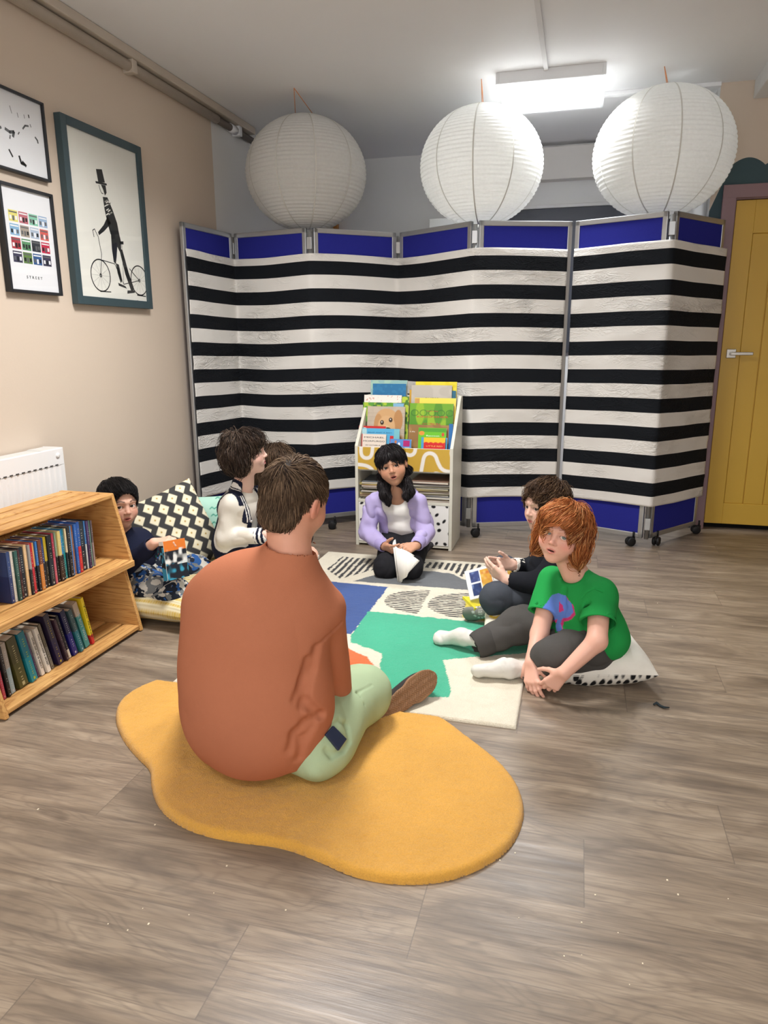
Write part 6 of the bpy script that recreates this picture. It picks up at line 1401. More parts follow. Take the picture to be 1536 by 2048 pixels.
# ---------------------------------------------------------------- dark-haired boy in black, beside the red-haired child
def boy_black():
    hip = np.array([-.05, 2.98, .145]); neck = at(1106, 1083, 2.985); root = empty('person', (-.06, 2.97, .06), 0, 'short dark-haired boy in a black sweater and grey jeans with an open comic', 'person')
    hd = Head(at(1090, 1012, 2.94), .205, (-.74, -.66, -.02), 2); shL, shR = at(1120, 1112, 2.88), at(1083, 1106, 3.10)
    elL, wrL = at(1080, 1168, 2.79), at(1014, 1160, 2.83); elR, wrR = at(1078, 1136, 3.06), at(1026, 1130, 2.96); skin = (222, 182, 164)
    hL, hR = hip+np.array([-.02, -.07, -.02]), hip+np.array([-.02, .07, -.02]); knL, anL = at(992, 1196, 2.80), at(1000, 1228, 2.86); knR, anR = at(1010, 1140, 3.13), at(1060, 1180, 3.08)
    hands = [(wrL, at(972, 1132, 2.87)-wrL, (.05, .8, .35), .135, -1, dict(curl=((.1, .2, .1), (.15, .25, .15), (.2, .25, .2), (.3, .3, .2)), th=(.5, .75, .3))),
             (wrR, at(975, 1128, 2.90)-wrR, (.0, -.8, .2), .135, 1, dict(curl=((.15, .2, .1),)*4, th=(.7, .7, .1)))]
    S = bare(hd, neck, hip, shL, shR, [([shL, elL, wrL], [.036, .031, .022]), ([shR, elR, wrR], [.036, .031, .022])], [([hL, knL, anL], [.06, .045, .03]), ([hR, knR, anR], [.06, .045, .03])], skin, .25, .15, hands)
    make('body', S, .0027, vcol(.5, .35, .08, 500, .03, 40, .1), root, lambda V: hd.colours(V, skin, (192, 112, 108), (92, 66, 52), (218, 136, 122), .4, 0, (70, 48, 42), .13, .012))
    hd.eyes(root, (60, 50, 44), np.array([-1.4, .8, .9]))
    H_ = SDF(); H_.u(hd.ell((0, -.07, .145), (.385, .465, .40))); H_.u(hd.ell((0, -.27, -.08), (.29, .23, .28)), .07*hd.s); H_.u(hd.ell((0, .16, .34), (.28, .18, .11)), .06*hd.s); H_.sub(hd.ell((0, .54, -.20), (.42, .42, .53)), .03*hd.s)
    for e in (-1, 1): H_.sub(hd.ell((e*.42, .05, -.14), (.15, .12, .16)), .03*hd.s); H_.sub(hd.ell((e*.42, .24, .0), (.16, .12, .16)), .03*hd.s)
    H_.sub(hd.ell((0, -.2, -.62), (.5, .6, .26)), .03*hd.s); H_.sub(hd.ell((0, .15, -.4), (.5, .3, .3)), .04*hd.s)
    hair(root, hd, H_, radial((.03, -.32, .42)), 5200, .042, [(60, 44, 34), (80, 60, 46), (104, 82, 62), (46, 34, 28)], .0011, 8, .007, .3, 9, None, .0038, capcol=(40, 29, 23), seed=8, wob=.9)
    T = SDF(); R = torso(T, hip, neck-np.array([0, 0, .02]), shL, shR, .26, .18, .06, .046, 1.04); up = R[:, 2]; T.u(Cap(neck-up*.03, neck+up*.0, .052, .048), .02)
    T.u(Cap(shL, elL, .050, .050), .02); T.u(Cap(elL, wrL+(elL-wrL)*.12, .049, .036), .025); T.u(Cap(shR, elR, .050, .050), .02); T.u(Cap(elR, wrR+(elR-wrR)*.18, .049, .036), .025); T.sub(Cap(neck+up*.004, neck+up*.06, .041, .045), .004)
    for a, b in ((elL, wrL), (elR, wrR)): dd = unit(b-a); T.sub(Cap(b-dd*.01, b+dd*.08, .028), .002)
    ft = folds(.004, (11, 11, 11), 9.3); T.disp = lambda p: ft(p); make('sweater', T, .0032, fabric((28, 30, 36), .1, .4, 500), root)
    dd = unit(wrR-elR); Z = SDF(); Z.u(Cap(wrR-dd*.038, wrR-dd*.012, .034, .033)); Z.sub(Cap(wrR-dd*.03, wrR+dd*.05, .026), .002); wz = folds(.002, (60, 60, 60), 1); Z.disp = lambda p: wz(p); make('shirt_cuff', Z, .0026, fabric((226, 220, 210), .06, .4, 500), root)
    Q = SDF(); Q.u(Ell(hip+np.array([0, 0, -.03]), (.12, .135, .085))); limb(Q, [hL, knL, anL], [.080, .064, .05], .03); limb(Q, [hR, knR, anR], [.080, .062, .05], .03); fq = folds(.004, (14, 14, 14), 1.0); Q.disp = lambda p: fq(p)
    make('jeans', Q, .0036, fabric((70, 74, 82), .16, .5, 420, 16), root, None, .014)
    heel, toe = at(992, 1222, 2.865), at(930, 1226, 2.905); ux = np.array([.0, .80, .45]); Z = SDF(); foot(Z, heel, toe, ux, .038, .02, .028); Z.u(Cap(heel+np.array([-.02, .02, .01]), anL, .03, .032), .02)
    def sc(V):
        C = fill(V, (126, 126, 118)); c0 = at(962, 1224, 2.86); d = unit(toe-heel); q = V-c0; u = q@d; v = q[:, 2]-u*d[2]; r = np.hypot(u*.9, v*1.25); a = np.arctan2(v, u)
        m = (np.abs(r-.030) < .005) & (np.sin(a*11) > -.2) & (q[:, 1] < .02); m |= (np.abs(v) < .011) & (np.abs(u) < .010) & (np.sin(v*2*PI/.009) > 0) & (q[:, 1] < .02); return over(C, m*.75, (206, 206, 200))
    make('sock', Z, .0026, vcol(.9, .12, .4, 500), root, sc, .013)
    Z = SDF(); foot(Z, anR+np.array([.01, 0, 0]), anR+np.array([-.10, -.13, -.03]), (0, 0, 1), .03, .02, .026); make('sock', Z, .004, fabric((126, 126, 118)), root, None, .013)
boy_black()
# ---------------------------------------------------------------- boy in navy behind the bookshelf
def m_camo():
    t = NT('camouflage_cotton'); v = t.obj(); a = t.noise(v, 13, 2, .4, 1.4); b = t.noise(t.mapping(v, loc=(7, 3, 1)), 15, 2, .4, 1.4); c3 = t.noise(t.mapping(v, loc=(2, 9, 4)), 17, 2, .4, 1.4)
    c = t.mix(t.math('GREATER_THAN', a, .53), lin((34, 40, 52)), lin((190, 188, 180))); c = t.mix(t.math('GREATER_THAN', b, .58), c, lin((44, 84, 142))); c = t.mix(t.math('GREATER_THAN', c3, .60), c, lin((112, 116, 118))); t.bump(t.noise(v, 400, 2), .3, .001); return t.out(c, .9, .15)
def boy_navy():
    hip = np.array([-1.93, 2.70, .20]); neck = at(243, 1066, 2.64); root = empty('person', (-1.93, 2.70, .12), 0, 'dark-haired boy in a navy sweater sitting behind the pine bookshelf', 'person')
    hd = Head(at(238, 1008, 2.64), .205, (.86, -.50, -.02), -2); shL, shR = at(288, 1092, 2.79), at(212, 1090, 2.55)
    elR, wrR = at(236, 1146, 2.58), at(308, 1086, 2.56); elL, wrL = at(352, 1136, 2.78), at(360, 1122, 2.63); skin = (218, 172, 150)
    elL = at(345, 1150, 2.84)
    hL, hR = hip+np.array([.03, .07, -.03]), hip+np.array([.03, -.07, -.03]); knR, anR = at(348, 1190, 2.60), at(430, 1214, 2.70); knL, anL = at(392, 1140, 2.92), at(450, 1180, 2.9)
    hands = [(wrR, at(336, 1080, 2.57)-wrR, (.15, .3, -.9), .125, 1, dict(curl=((.6, .8, .5), (.6, .8, .5), (.6, .8, .5), (.6, .7, .5)), th=(.5, .7, .4))),
             (wrL, at(338, 1116, 2.54)-wrL, (-.5, -.1, .3), .125, -1, dict(curl=((.4, .6, .4), (.45, .6, .4), (.5, .6, .4), (.5, .6, .4)), th=(.6, .6, .3)))]
    S = bare(hd, neck, hip, shL, shR, [([shL, elL, wrL], [.036, .031, .022]), ([shR, elR, wrR], [.036, .031, .022])], [([hL, knL, anL], [.06, .045, .03]), ([hR, knR, anR], [.06, .045, .03])], skin, .25, .15, hands, False, .006)
    make('body', S, .0027, vcol(.5, .35, .08, 500, .03, 40, .1), root, lambda V: hd.colours(V, skin, (190, 104, 98), (46, 36, 34), (212, 122, 106), .5, .006, (26, 20, 20), .125, .018))
    hd.eyes(root, (44, 30, 24), np.array([-.3, .6, .9]))
    H_ = SDF(); H_.u(hd.ell((0, -.07, .15), (.385, .465, .40))); H_.u(hd.ell((0, -.27, -.08), (.29, .23, .28)), .07*hd.s); H_.u(hd.ell((0, .18, .32), (.29, .17, .11)), .06*hd.s); H_.sub(hd.ell((0, .55, -.18), (.42, .42, .56)), .02*hd.s)
    for e in (-1, 1): H_.sub(hd.ell((e*.42, .06, -.14), (.15, .13, .18)), .03*hd.s)
    H_.sub(hd.ell((0, -.2, -.62), (.5, .6, .26)), .03*hd.s); H_.sub(hd.ell((0, .15, -.4), (.5, .3, .3)), .04*hd.s)
    hair(root, hd, H_, radial((.02, -.30, .44)), 5000, .048, [(26, 24, 25), (36, 33, 34), (20, 18, 19)], .001, 7, .003, 0, 9, None, .0038, capcol=(19, 17, 18), seed=15, wob=.35)
    T = SDF(); R = torso(T, hip, neck-np.array([0, 0, .02]), shL, shR, .27, .19, .06, .048, 1.06); up = R[:, 2]; T.u(Cap(neck-up*.03, neck+up*.0, .054, .050), .02)
    T.u(Cap(shL, elL, .050, .048), .02); T.u(Cap(elL, wrL+(elL-wrL)*.12, .047, .036), .025); T.u(Cap(shR, elR, .050, .050), .02); T.u(Cap(elR, wrR+(elR-wrR)*.12, .050, .036), .025); T.sub(Cap(neck+up*.004, neck+up*.06, .041, .045), .004)
    for a, b in ((elL, wrL), (elR, wrR)): dd = unit(b-a); T.sub(Cap(b-dd*.01, b+dd*.08, .028), .002)
    ft = folds(.0045, (10, 10, 10), 5.1); T.disp = lambda p: ft(p)
    g0 = hit(T, 315, 1128)
    def nc(V):
        C = fill(V, (30, 34, 54))
        if g0 is not None:
            q = (V-g0); r = np.linalg.norm(q, axis=1); a = vnoise((V*60).astype(F32)); b2 = vnoise((V*70+5).astype(F32)); C = over(C, ((a > .45) & (r < .07))*.8, (60, 150, 140)); C = over(C, ((b2 > .5) & (r < .075))*.8, (150, 50, 46))
        return C
    make('sweater', T, .0032, vcol(.9, .12, .3, 500, .08, 12), root, nc)
    Q = SDF(); Q.u(Ell(hip+np.array([0.02, 0, -.02]), (.12, .14, .09))); limb(Q, [hL, knL, anL], [.088, .072, .056], .03); limb(Q, [hR, knR, anR], [.088, .072, .056], .03); fq = folds(.006, (11, 11, 11), 3.7); Q.disp = lambda p: fq(p); make('trousers', Q, .0036, m_camo(), root)
    for an, dx in ((anL, .02), (anR, .0)): Z = SDF(); foot(Z, an+np.array([.02, 0, 0]), an+np.array([.17, .03, .02]), (0, -.1, 1), .03, .02, .028); make('sock', Z, .004, fabric((210, 208, 204)), root)
boy_navy()
# ---------------------------------------------------------------- curly-haired child in the varsity jacket
def varsity():
    hip = np.array([-1.545, 3.02, .24]); neck = at(488, 968, 3.005); root = empty('person', (-1.52, 3.02, .0), 0, 'curly dark-haired child in a navy and white varsity jacket, seen in profile', 'person')
    hd = Head(at(494, 906, 2.99), .198, (.95, .24, .13), 0); shL, shR = at(520, 990, 3.14), at(466, 1003, 2.92)
    elR, wrR = at(452, 1076, 2.905), at(534, 1070, 2.91); elL, wrL = np.array([-1.40, 3.16, .30]), np.array([-1.29, 3.03, .33]); skin = (228, 190, 174)
    hL, hR = hip+np.array([.02, .07, -.03]), hip+np.array([.02, -.07, -.03]); knR, anR = np.array([-1.27, 2.93, .06]), np.array([-1.58, 2.95, .05]); knL, anL = np.array([-1.27, 3.12, .06]), np.array([-1.58, 3.10, .05])
    hands = [(wrR, np.array([.8, .25, .35]), (-.2, .9, .0), .13, 1, dict(curl=((.5, .7, .5),)*4, th=(.6, .7, .2))), (wrL, np.array([.6, -.6, .1]), (.1, -.2, -.9), .13, -1, dict(curl=((.4, .6, .4),)*4))]
    S = bare(hd, neck, hip, shL, shR, [([shL, elL, wrL], [.036, .031, .022]), ([shR, elR, wrR], [.036, .031, .022])], [([hL, knL], [.06, .045]), ([hR, knR], [.06, .045])], skin, .25, .15, hands, False, .008)
    make('body', S, .0027, vcol(.5, .35, .08, 500, .03, 40, .1), root, lambda V: hd.colours(V, skin, (206, 104, 110), (70, 50, 42), (226, 144, 132), .4, .008, (50, 34, 30), .13, .013))
    hd.eyes(root, (80, 70, 60), np.array([-.2, 3.3, 1.0]))
    H_ = SDF(); H_.u(hd.ell((0, -.10, .13), (.395, .45, .385))); H_.u(hd.ell((0, -.32, -.08), (.34, .26, .33)), .10*hd.s); H_.u(hd.ell((0, .20, .28), (.32, .20, .15)), .08*hd.s)
    for e in (-1, 1): H_.u(hd.ell((e*.33, -.16, -.12), (.10, .20, .27)), .08*hd.s)
    H_.sub(hd.ell((0, .55, -.20), (.5, .43, .46)), .03*hd.s); H_.sub(hd.ell((0, .22, -.42), (.5, .3, .4)), .04*hd.s)
    for k in range(26):
        rr = random.Random(k); th, ph = rr.uniform(0, 2*PI), rr.uniform(-.5, 1.2); c = np.array([.37*math.cos(th)*math.cos(ph), -.12+.43*math.sin(th)*math.cos(ph), .1+.36*math.sin(ph)])
        if c[1] < .3 and not (c[1] > .05 and c[2] < .15): H_.u(hd.ell(c, (.085, .085, .085)), .06*hd.s)
    def flow(q):
        d = q-np.array([0, -.16, .55]); d /= np.maximum(np.linalg.norm(d, axis=1, keepdims=True), 1e-6); d[:, 2] -= .35; return d
    hair(root, hd, H_, flow, 7500, .062, [(44, 36, 32), (62, 50, 44), (84, 70, 60), (34, 28, 26)], .0011, 12, .010, .75, 13, None, .004, capcol=(30, 24, 22), seed=21, wob=1.0)
    W = SDF(); R = torso(W, hip, neck-np.array([0, 0, .02]), shL, shR, .22, .15, .05, .036, 1.0); up = R[:, 2]; W.sub(Cap(neck-up*.02, neck+up*.05, .044, .052), .004); fw = folds(.004, (10, 10, 12), 2.1); W.disp = lambda p: fw(p); make('t_shirt', W, .0034, fabric((226, 222, 212), .05, .3, 500), root)
    T = SDF(); torso(T, hip-up*.02, neck-up*.016, shL, shR, .27, .20, .05, .048, 1.06); T.u(Cap(neck-up*.03, neck+up*.008, .058, .056), .02); ax, fy = R[:, 0], R[:, 1]
    arm = SDF(); arm.u(Cap(shR, elR, .043, .046)); arm.u(Cap(elR, wrR+(elR-wrR)*.10, .046, .036), .02); arm.u(Cap(shL, elL, .052, .052), .0); arm.u(Cap(elL, wrL+(elL-wrL)*.10, .052, .038), .02); fa = folds(.005, (9, 9, 10), 4.4)
    T.u(Fn(lambda p: arm.ev(p)), .012); T.extra = [arm]
    def gap(p):
        q = p-V3(*hip); u = q@V3(*ax); f = q@V3(*fy); v = q@V3(*up); return np.maximum(np.maximum(np.abs(u)-(.022+.04*np.clip(v/.34, 0, 1)), -(f-.02)), -(v+.2))
    T.sub(Fn(gap), .004); T.sub(Cap(neck-up*.02, neck+up*.08, .047, .054), .004); dd = unit(wrR-elR); T.sub(Cap(wrR-dd*.006, wrR+dd*.05, .027), .002)
    T.disp = lambda p: fa(p)*.9; T.cut(Half(hip-up*.10, -up), .003)
    tors = SDF(); torso(tors, hip-up*.02, neck-up*.016, shL, shR, .27, .20, .05, .048, 1.06)
    def jc(V):
        da = arm.ev(V.astype(F32)); dt = tors.ev(V.astype(F32)); C = fill(V, (28, 32, 52)); ul = (V-hip)@ax; dR, dL = unit(elR-shR), unit(elL-shL); uR, uL = (shR-hip)@ax, (shL-hip)@ax; sl = (da < .018) & ((((V-shR)@dR > .006) & (ul > uR*.74)) | (((V-shL)@dL > .006) & (ul < uL*.74)) | (ul > uR*1.2) | (ul < uL*1.2)); C = over(C, sl.astype(float), (226, 222, 212)); C = over(C, sl*np.clip(vnoise((V*26).astype(F32))-.35, 0, .4), (176, 160, 140))
        for w_, e_ in ((wrR, elR), (wrL, elL)):
            t = (V-w_)@unit(e_-w_); m = (t < .052) & (np.linalg.norm(V-w_, axis=1) < .08); C = over(C, m.astype(float), (26, 30, 50)); C = over(C, (m & (np.sin((t+.004)*2*PI/.022) > .15)).astype(float), (232, 230, 226))
        q = V-hip; u = np.abs(q@ax); v = (q@up); h = np.linalg.norm(neck-hip); f = q@fy; band = u-(.022+.04*np.clip(v/.34, 0, 1)); nk = np.linalg.norm((V-neck)-np.outer((V-neck)@up, up), axis=1)-.047
        bd = np.where((v > h-.03) & (f < .05), nk*1.0+np.clip(h-.008-v, 0, 1), band); on = (v > h-.15) & (bd < .036) & (bd > -.01) & ~sl; C = over(C, on.astype(float), (26, 30, 50)); C = over(C, (on & (np.sin((bd+.002)*2*PI/.0125) > .2)).astype(float), (232, 230, 226)); return C
    make('varsity_jacket', T, .003, vcol(.85, .15, .35, 420, .05, 10), root, jc)
    b = MB()
    for v in (.10, .19):
        p = hip+up*v+fy*.105+ax*(.035); pp = hit(T, *((512, 951) if v > .15 else (503, 1043)))
        if pp is not None: b = MB(); n0 = unit(CAM-pp); b.lathe([(0, .004), (.004, .004), (.0058, .002), (.006, 0)], 12, 0, M=Matrix.Translation(pp-np.array(root.location)) @ Vector(n0).to_track_quat('Z', 'Y').to_matrix().to_4x4()); b.build('press_stud', STEEL, root)
    Q = SDF(); Q.u(Ell(hip-up*.03, (.115, .12, .09), R)); limb(Q, [hL, knL], [.078, .06], .02); limb(Q, [hR, knR], [.078, .06], .02); limb(Q, [knL, anL], [.05, .04], .02); limb(Q, [knR, anR], [.05, .04], .02); fq = folds(.004, (12, 12, 12), 8); Q.disp = lambda p: fq(p); make('trousers', Q, .004, fabric((30, 32, 46), .1), root, None, .003)
    for an in (anL, anR): Z = SDF(); foot(Z, an+np.array([.0, 0, 0]), an+np.array([-.15, 0, -.015]), (0, 0, -1), .03, .02, .028); make('sock', Z, .004, fabric((222, 220, 214)), root, None, .003)
varsity()
# ---------------------------------------------------------------- child mostly hidden behind the man's head
def hidden():
    hip = np.array([-1.50, 3.42, .11]); neck = at(545, 985, 3.38); root = empty('person', (-1.50, 3.42, 0), 0, "brown-haired child almost hidden behind the man's head", 'person'); hd = Head(at(553, 932, 3.36), .20, (.75, -.5, 0), 0); shL, shR = neck+np.array([.07, .09, -.05]), neck+np.array([-.07, -.09, -.05])
    elR, wrR = neck+np.array([-.04, -.12, -.23]), neck+np.array([.1, -.1, -.28]); elL, wrL = neck+np.array([.1, .12, -.23]), neck+np.array([.16, 0, -.28]); skin = (216, 172, 150)
    anR = atz(600, 1110, .045); knR = np.array([-1.52, 3.26, .09]); hR = hip+np.array([0, -.07, 0]); hL = hip+np.array([.03, .07, 0]); knL = np.array([-1.50, 3.74, .09]); anL = np.array([-1.50, 3.55, .05])
    S = bare(hd, neck, hip, shL, shR, [([shL, elL, wrL], [.036, .031, .022]), ([shR, elR, wrR], [.036, .031, .022])], [([hL, knL, anL], [.06, .045, .03]), ([hR, knR, anR], [.06, .045, .03])], skin, .25, .15, [(wrR, (.9, .2, -.1), (0, 0, -1), .125, 1, {}), (wrL, (.8, -.4, -.1), (0, 0, -1), .125, -1, {})])
    make('body', S, .0035, vcol(.5, .35, .08, 500, .03, 40, .1), root, lambda V: hd.colours(V, skin)); hd.eyes(root, (80, 60, 44), CAM)
    H_ = SDF(); H_.u(hd.ell((0, -.07, .15), (.43, .50, .42))); H_.u(hd.ell((0, -.28, -.2), (.42, .32, .5)), .1*hd.s)
    for e in (-1, 1): H_.u(hd.ell((e*.34, -.1, -.3), (.13, .22, .42)), .08*hd.s)
    H_.sub(hd.ell((0, .55, -.22), (.30, .43, .38)), .03*hd.s)
    def flow(q):
        d = q-np.array([0, -.1, .55]); d /= np.maximum(np.linalg.norm(d, axis=1, keepdims=True), 1e-6); d[:, 2] -= .5; return d
    hair(root, hd, H_, flow, 4500, .08, [(62, 48, 38), (84, 66, 52), (104, 84, 66)], .0012, 9, .010, .4, 9, None, .0045, capcol=(44, 34, 28), seed=31)
    T = SDF(); torso(T, hip, neck-np.array([0, 0, .02]), shL, shR, .26, .18, .06, .046, 1.04); T.u(Cap(shL, elL, .05, .048), .02); T.u(Cap(elL, wrL, .047, .034), .02); T.u(Cap(shR, elR, .05, .048), .02); T.u(Cap(elR, wrR, .047, .034), .02); make('sweater', T, .005, fabric((32, 36, 54)), root)
    Q = SDF(); Q.u(Ell(hip, (.12, .13, .085))); limb(Q, [hL, knL, anL], [.078, .06, .045], .02); limb(Q, [hR, knR, anR], [.078, .06, .045], .02); make('trousers', Q, .005, fabric((52, 54, 62)), root, None, .003)
    Z = SDF(); foot(Z, anR, atz(634, 1108, .032), (0, -.1, 1), .033, .02, .03); Z.u(Cap(anR, anR+np.array([-.05, -.03, .01]), .034, .034), .02); make('sock', Z, .003, fabric((228, 226, 222)), root, None, .003)
hidden()
# ---------------------------------------------------------------- books in their hands
PG = plain((240, 237, 230), .7, .03, 60)
def leafmesh(name, prof, Hv, org, mat, parent, th=.0012):
    """a page: profile curve of (offset vector) points swept along Hv"""
    V = []; n = len(prof)
    for p in prof: V += [np.array(org)+p, np.array(org)+p+Hv]
    F = [(2*i, 2*i+2, 2*i+3, 2*i+1) for i in range(n-1)]; o = np_mesh(name, np.array(V)-(np.array(parent.location) if parent else 0), np.array(F), mat, parent); md = o.modifiers.new('thick', 'SOLIDIFY'); md.thickness = th; return o
sp0 = at(797, 1164, 3.315); sp1 = at(787, 1086, 3.375); r = empty('booklet', sp0, 0, 'white booklet held half open by the kneeling girl', 'book'); ed = sp1-sp0
def page(p1, bend, nm, th, k=14, h0=0.0, h1=1.0, lift=0.0):
    """page swept along the spine, curving out to the far top corner p1"""
    V = []; o = sp0+ed*h0; top = sp0+ed*h1; d = p1-top
    for i in range(k+1):
        t = i/k; off = d*t+bend*4*t*(1-t); V += [o+off*(1-lift*t)+ed*lift*t*.5, top+off]
    V = np.array(V)-sp0; F = np.array([(2*i, 2*i+2, 2*i+3, 2*i+1) for i in range(k)]); ob = np_mesh(nm, V, F, PG, r); md = ob.modifiers.new('thick', 'SOLIDIFY'); md.thickness = th
c1 = at(839, 1122, 3.29); c2 = at(806, 1086, 3.36)
page(sp1+np.array([-.008, .06, .0]), np.array([-.004, 0, 0]), 'cover', .0016, 8)
page(sp1+np.array([-.003, .055, .004]), np.array([-.002, 0, 0]), 'page_block', .005, 8, .02, .98)
page(c2+np.array([0, 0, -.012]), np.array([.012, -.012, -.018]), 'page', .0008, 14, .0, .97, .55)
page(c1, np.array([-.004, -.012, .020]), 'page_block', .003, 14, .0, .80, .60)
page(c1+np.array([-.03, .02, .02]), np.array([.0, -.02, .018]), 'page', .0008, 14, .0, .86, .60)
# comic
c0, c1, c2, c3 = at(933, 1147, 2.99), at(985, 1141, 2.99), at(997, 1186, 2.93), at(941, 1200, 2.93)
r = empty('comic_book', c3, 0, 'open comic book with blue and orange panels in front of the boy in black', 'book')
def comic(P):
    C = fill(P, (238, 238, 236))
    for lo, hi, c in (((.018, .070), (.062, .118), (60, 74, 128)), ((.018, .012), (.062, .064), (40, 62, 112)), ((.066, .012), (.115, .118), (214, 160, 60))): m = ((P > np.array(lo)) & (P < np.array(hi))).all(1); C = over(C, m.astype(float), c); C = over(C, m*np.clip(n2(P, 90, 4), 0, .7), (130, 150, 200) if c[2] > 100 else (190, 60, 44)); C = over(C, m*np.clip(n2(P, 70, 8)-.1, 0, .8), (34, 40, 80) if c[2] > 100 else (240, 214, 130))
    return C
o = painted('page', .118, .13, .006, comic, None, .0025); xx = unit(c2-c3); zz = unit((c0-c3)-xx*((c0-c3)@xx)); M = np.eye(4); M[:3, 0], M[:3, 2], M[:3, 1] = xx, zz, np.cross(zz, xx); o.parent = r; o.matrix_local = Matrix.Translation(Vector((xx*.059).tolist())) @ Matrix(M.tolist())
o2 = painted('facing_page', .118, .13, .006, comic, None, .0025); q = xx*math.cos(.5)+np.cross(zz, xx)*-math.sin(.5)*-1; M2 = np.eye(4); y2 = np.cross(zz, q); M2[:3, 0], M2[:3, 2], M2[:3, 1] = q, zz, y2; o2.parent = r; o2.matrix_local = Matrix.Translation(Vector((xx*.118+q*.060).tolist())) @ Matrix(M2.tolist())
b = MB(); b.box((-.062, .003, -.002), (.062, .006, .132), .001); oc = b.build('cover', plain((200, 204, 206), .4), r); oc.matrix_local = Matrix.Translation(Vector((xx*.059).tolist())) @ Matrix(M.tolist())
a0 = at(962, 1208, 2.955); b = MB(); b.box((-.06, -.075, -.006), (.06, .075, .006), .001, 0, Matrix.Rotation(.5, 4, 'Z') @ Matrix.Rotation(.15, 4, 'Y')); o = b.build('yellow_book', plain((214, 200, 50), .45, .05)); o.location = Vector((float(a0[0]), float(a0[1]), max(.035, float(a0[2])))); tag(o, "yellow book lying under the open comic by the boy in black's foot", 'book')
# the boy in navy holds a paperback upright
p0, p1 = at(332, 1162, 2.50), at(323, 1096, 2.52); r = empty('paperback', p0, 0, 'orange and blue paperback held by the boy in navy', 'book'); zz = unit(p1-p0); xx = unit(np.array([.30, .95, 0])-zz*(np.dot([.30, .95, 0], zz))); yy = np.cross(zz, xx); Hh = .165
M = np.eye(4); M[:3, 0], M[:3, 1], M[:3, 2] = xx, yy, zz; M = Matrix.Translation(Vector((0, 0, 0))) @ Matrix(M.tolist())
def cov(P):
    C = fill(P, (30, 34, 44)); C = over(C, ((P[:, 1] > .12)).astype(float), (216, 120, 50)); C = over(C, np.clip(n2(P, 60, 2)*3, 0, 1)*(P[:, 1] < .13)*(P[:, 1] > .06), (224, 224, 220)); C = over(C, np.clip(n2(P, 50, 6)*3, 0, 1)*(P[:, 1] < .07), (60, 150, 180)); return C
o = painted('cover', .115, Hh, .002, cov, None, .0025); o.parent = r; o.matrix_local = M @ Matrix.Translation((.0575, -.013, 0))
o = painted('spine', .026, Hh, .002, lambda P: over(over(fill(P, (26, 30, 38)), (P[:, 1] > .148).astype(float), (236, 232, 224)), np.clip(n2(P, 110, 5)*3, 0, 1)*(P[:, 1] < .14)*(P[:, 1] > .05)+(P[:, 1] < .05)*.9, (60, 150, 186)), None, .002); o.parent = r; o.matrix_local = M @ Matrix.Rotation(-PI/2, 4, 'Z') @ Matrix.Translation((0, 0, 0))
b = MB(); b.box((.001, -.012, .001), (.113, .012, Hh-.002)); o = b.build('pages', PAGES, r); o.matrix_local = M
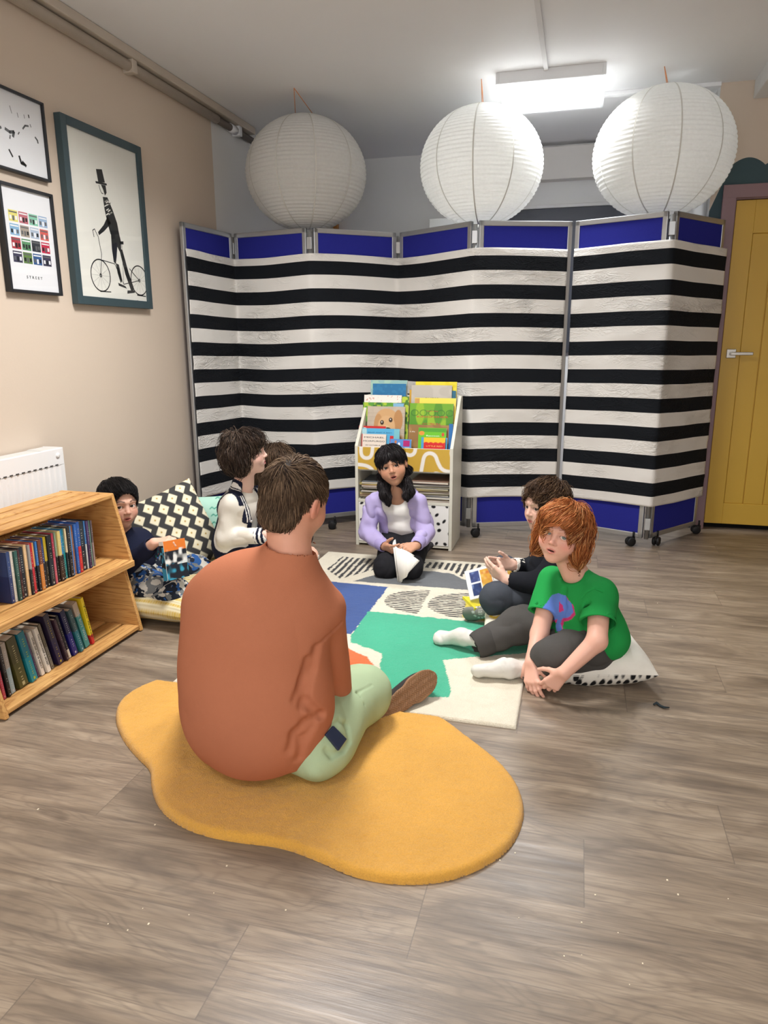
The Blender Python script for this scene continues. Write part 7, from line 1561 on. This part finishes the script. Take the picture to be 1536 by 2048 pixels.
# ================================================================ light, world, camera
def area(name, x, y, w, d, watts, col=(1.0, .985, .97)):
    l = bpy.data.lights.new(name, 'AREA'); l.shape = 'RECTANGLE'; l.size = w; l.size_y = d; l.energy = watts; l.color = col
    l.spread = 2.5; o = bpy.data.objects.new(name, l); COL.objects.link(o); o.location = (x, y, H-.066); o.rotation_euler = (0, 0, 0); return o
area('lamp_light', -.24, 4.655, .53, .53, LP[0], (.96, .985, 1.0))
for i, (x, y) in enumerate([(-1.0, 2.6), (1.3, 2.6), (-1.0, -.2), (1.3, -.2)]):
    lamp_panel(x, y, ['square white ceiling light panel above the far side of the reading circle', 'square white ceiling light panel over the right side of the room near the yellow door', 'square white ceiling light panel in the near left corner of the room', 'square white ceiling light panel in the near right corner of the room'][i])
    area('lamp_light', x, y, .53, .53, LP[1] if i < 2 else LP[3])
# unseen window added behind the camera for soft fill: frame, glowing pane, area light
wn = MB()
for x0, x1 in ((-1.62, -1.56), (-.03, .03), (1.56, 1.62)): wn.box((x0, YN-.02, .55), (x1, YN+.03, 2.25), .004)
wn.box((-1.62, YN-.02, .49), (1.62, YN+.03, .55), .004); wn.box((-1.62, YN-.02, 2.25), (1.62, YN+.03, 2.31), .004)
wf = wn.build('window_1', WHITE); wf['kind'] = 'structure'
wp = MB(); wp.box((-1.57, YN+.001, .54), (1.57, YN+.006, 2.26)); wp.build('pane', LAMPD, wf)
l = bpy.data.lights.new('window_light', 'AREA'); l.shape = 'RECTANGLE'; l.size = 3.1; l.size_y = 1.7; l.energy = LP[2]; l.color = (.95, .98, 1.0)
o = bpy.data.objects.new('window_light', l); COL.objects.link(o); o.location = (0, YN+.05, 1.4); o.rotation_euler = (PI/2, 0, 0)
w = bpy.data.worlds.new('World'); SC.world = w; w.use_nodes = True
w.node_tree.nodes['Background'].inputs[0].default_value = (.9, .92, 1, 1); w.node_tree.nodes['Background'].inputs[1].default_value = .3
cd = bpy.data.cameras.new('camera'); cd.sensor_fit = 'HORIZONTAL'; cd.sensor_width = 36; cd.lens = FPX/1536*36; cd.clip_start = .02
co = bpy.data.objects.new('camera', cd); COL.objects.link(co)
Mx = np.eye(4); U, _, Vt = np.linalg.svd(RC); Rn = U@Vt
Mx[:3, 0] = Rn[:, 0]; Mx[:3, 1] = -Rn[:, 1]; Mx[:3, 2] = -Rn[:, 2]; Mx[:3, 3] = CAM
co.matrix_world = Matrix(Mx.tolist()); SC.camera = co
vs = SC.view_settings; vs.view_transform = 'Standard'; vs.look = 'None'; vs.gamma = 1; vs.use_curve_mapping = False; vs.exposure = EXPO
SC.cycles.use_denoising = True; SC.cycles.max_bounces = 8; SC.cycles.diffuse_bounces = 5; SC.cycles.caustics_reflective = False; SC.cycles.caustics_refractive = False
SC.cycles.sample_clamp_indirect = 6
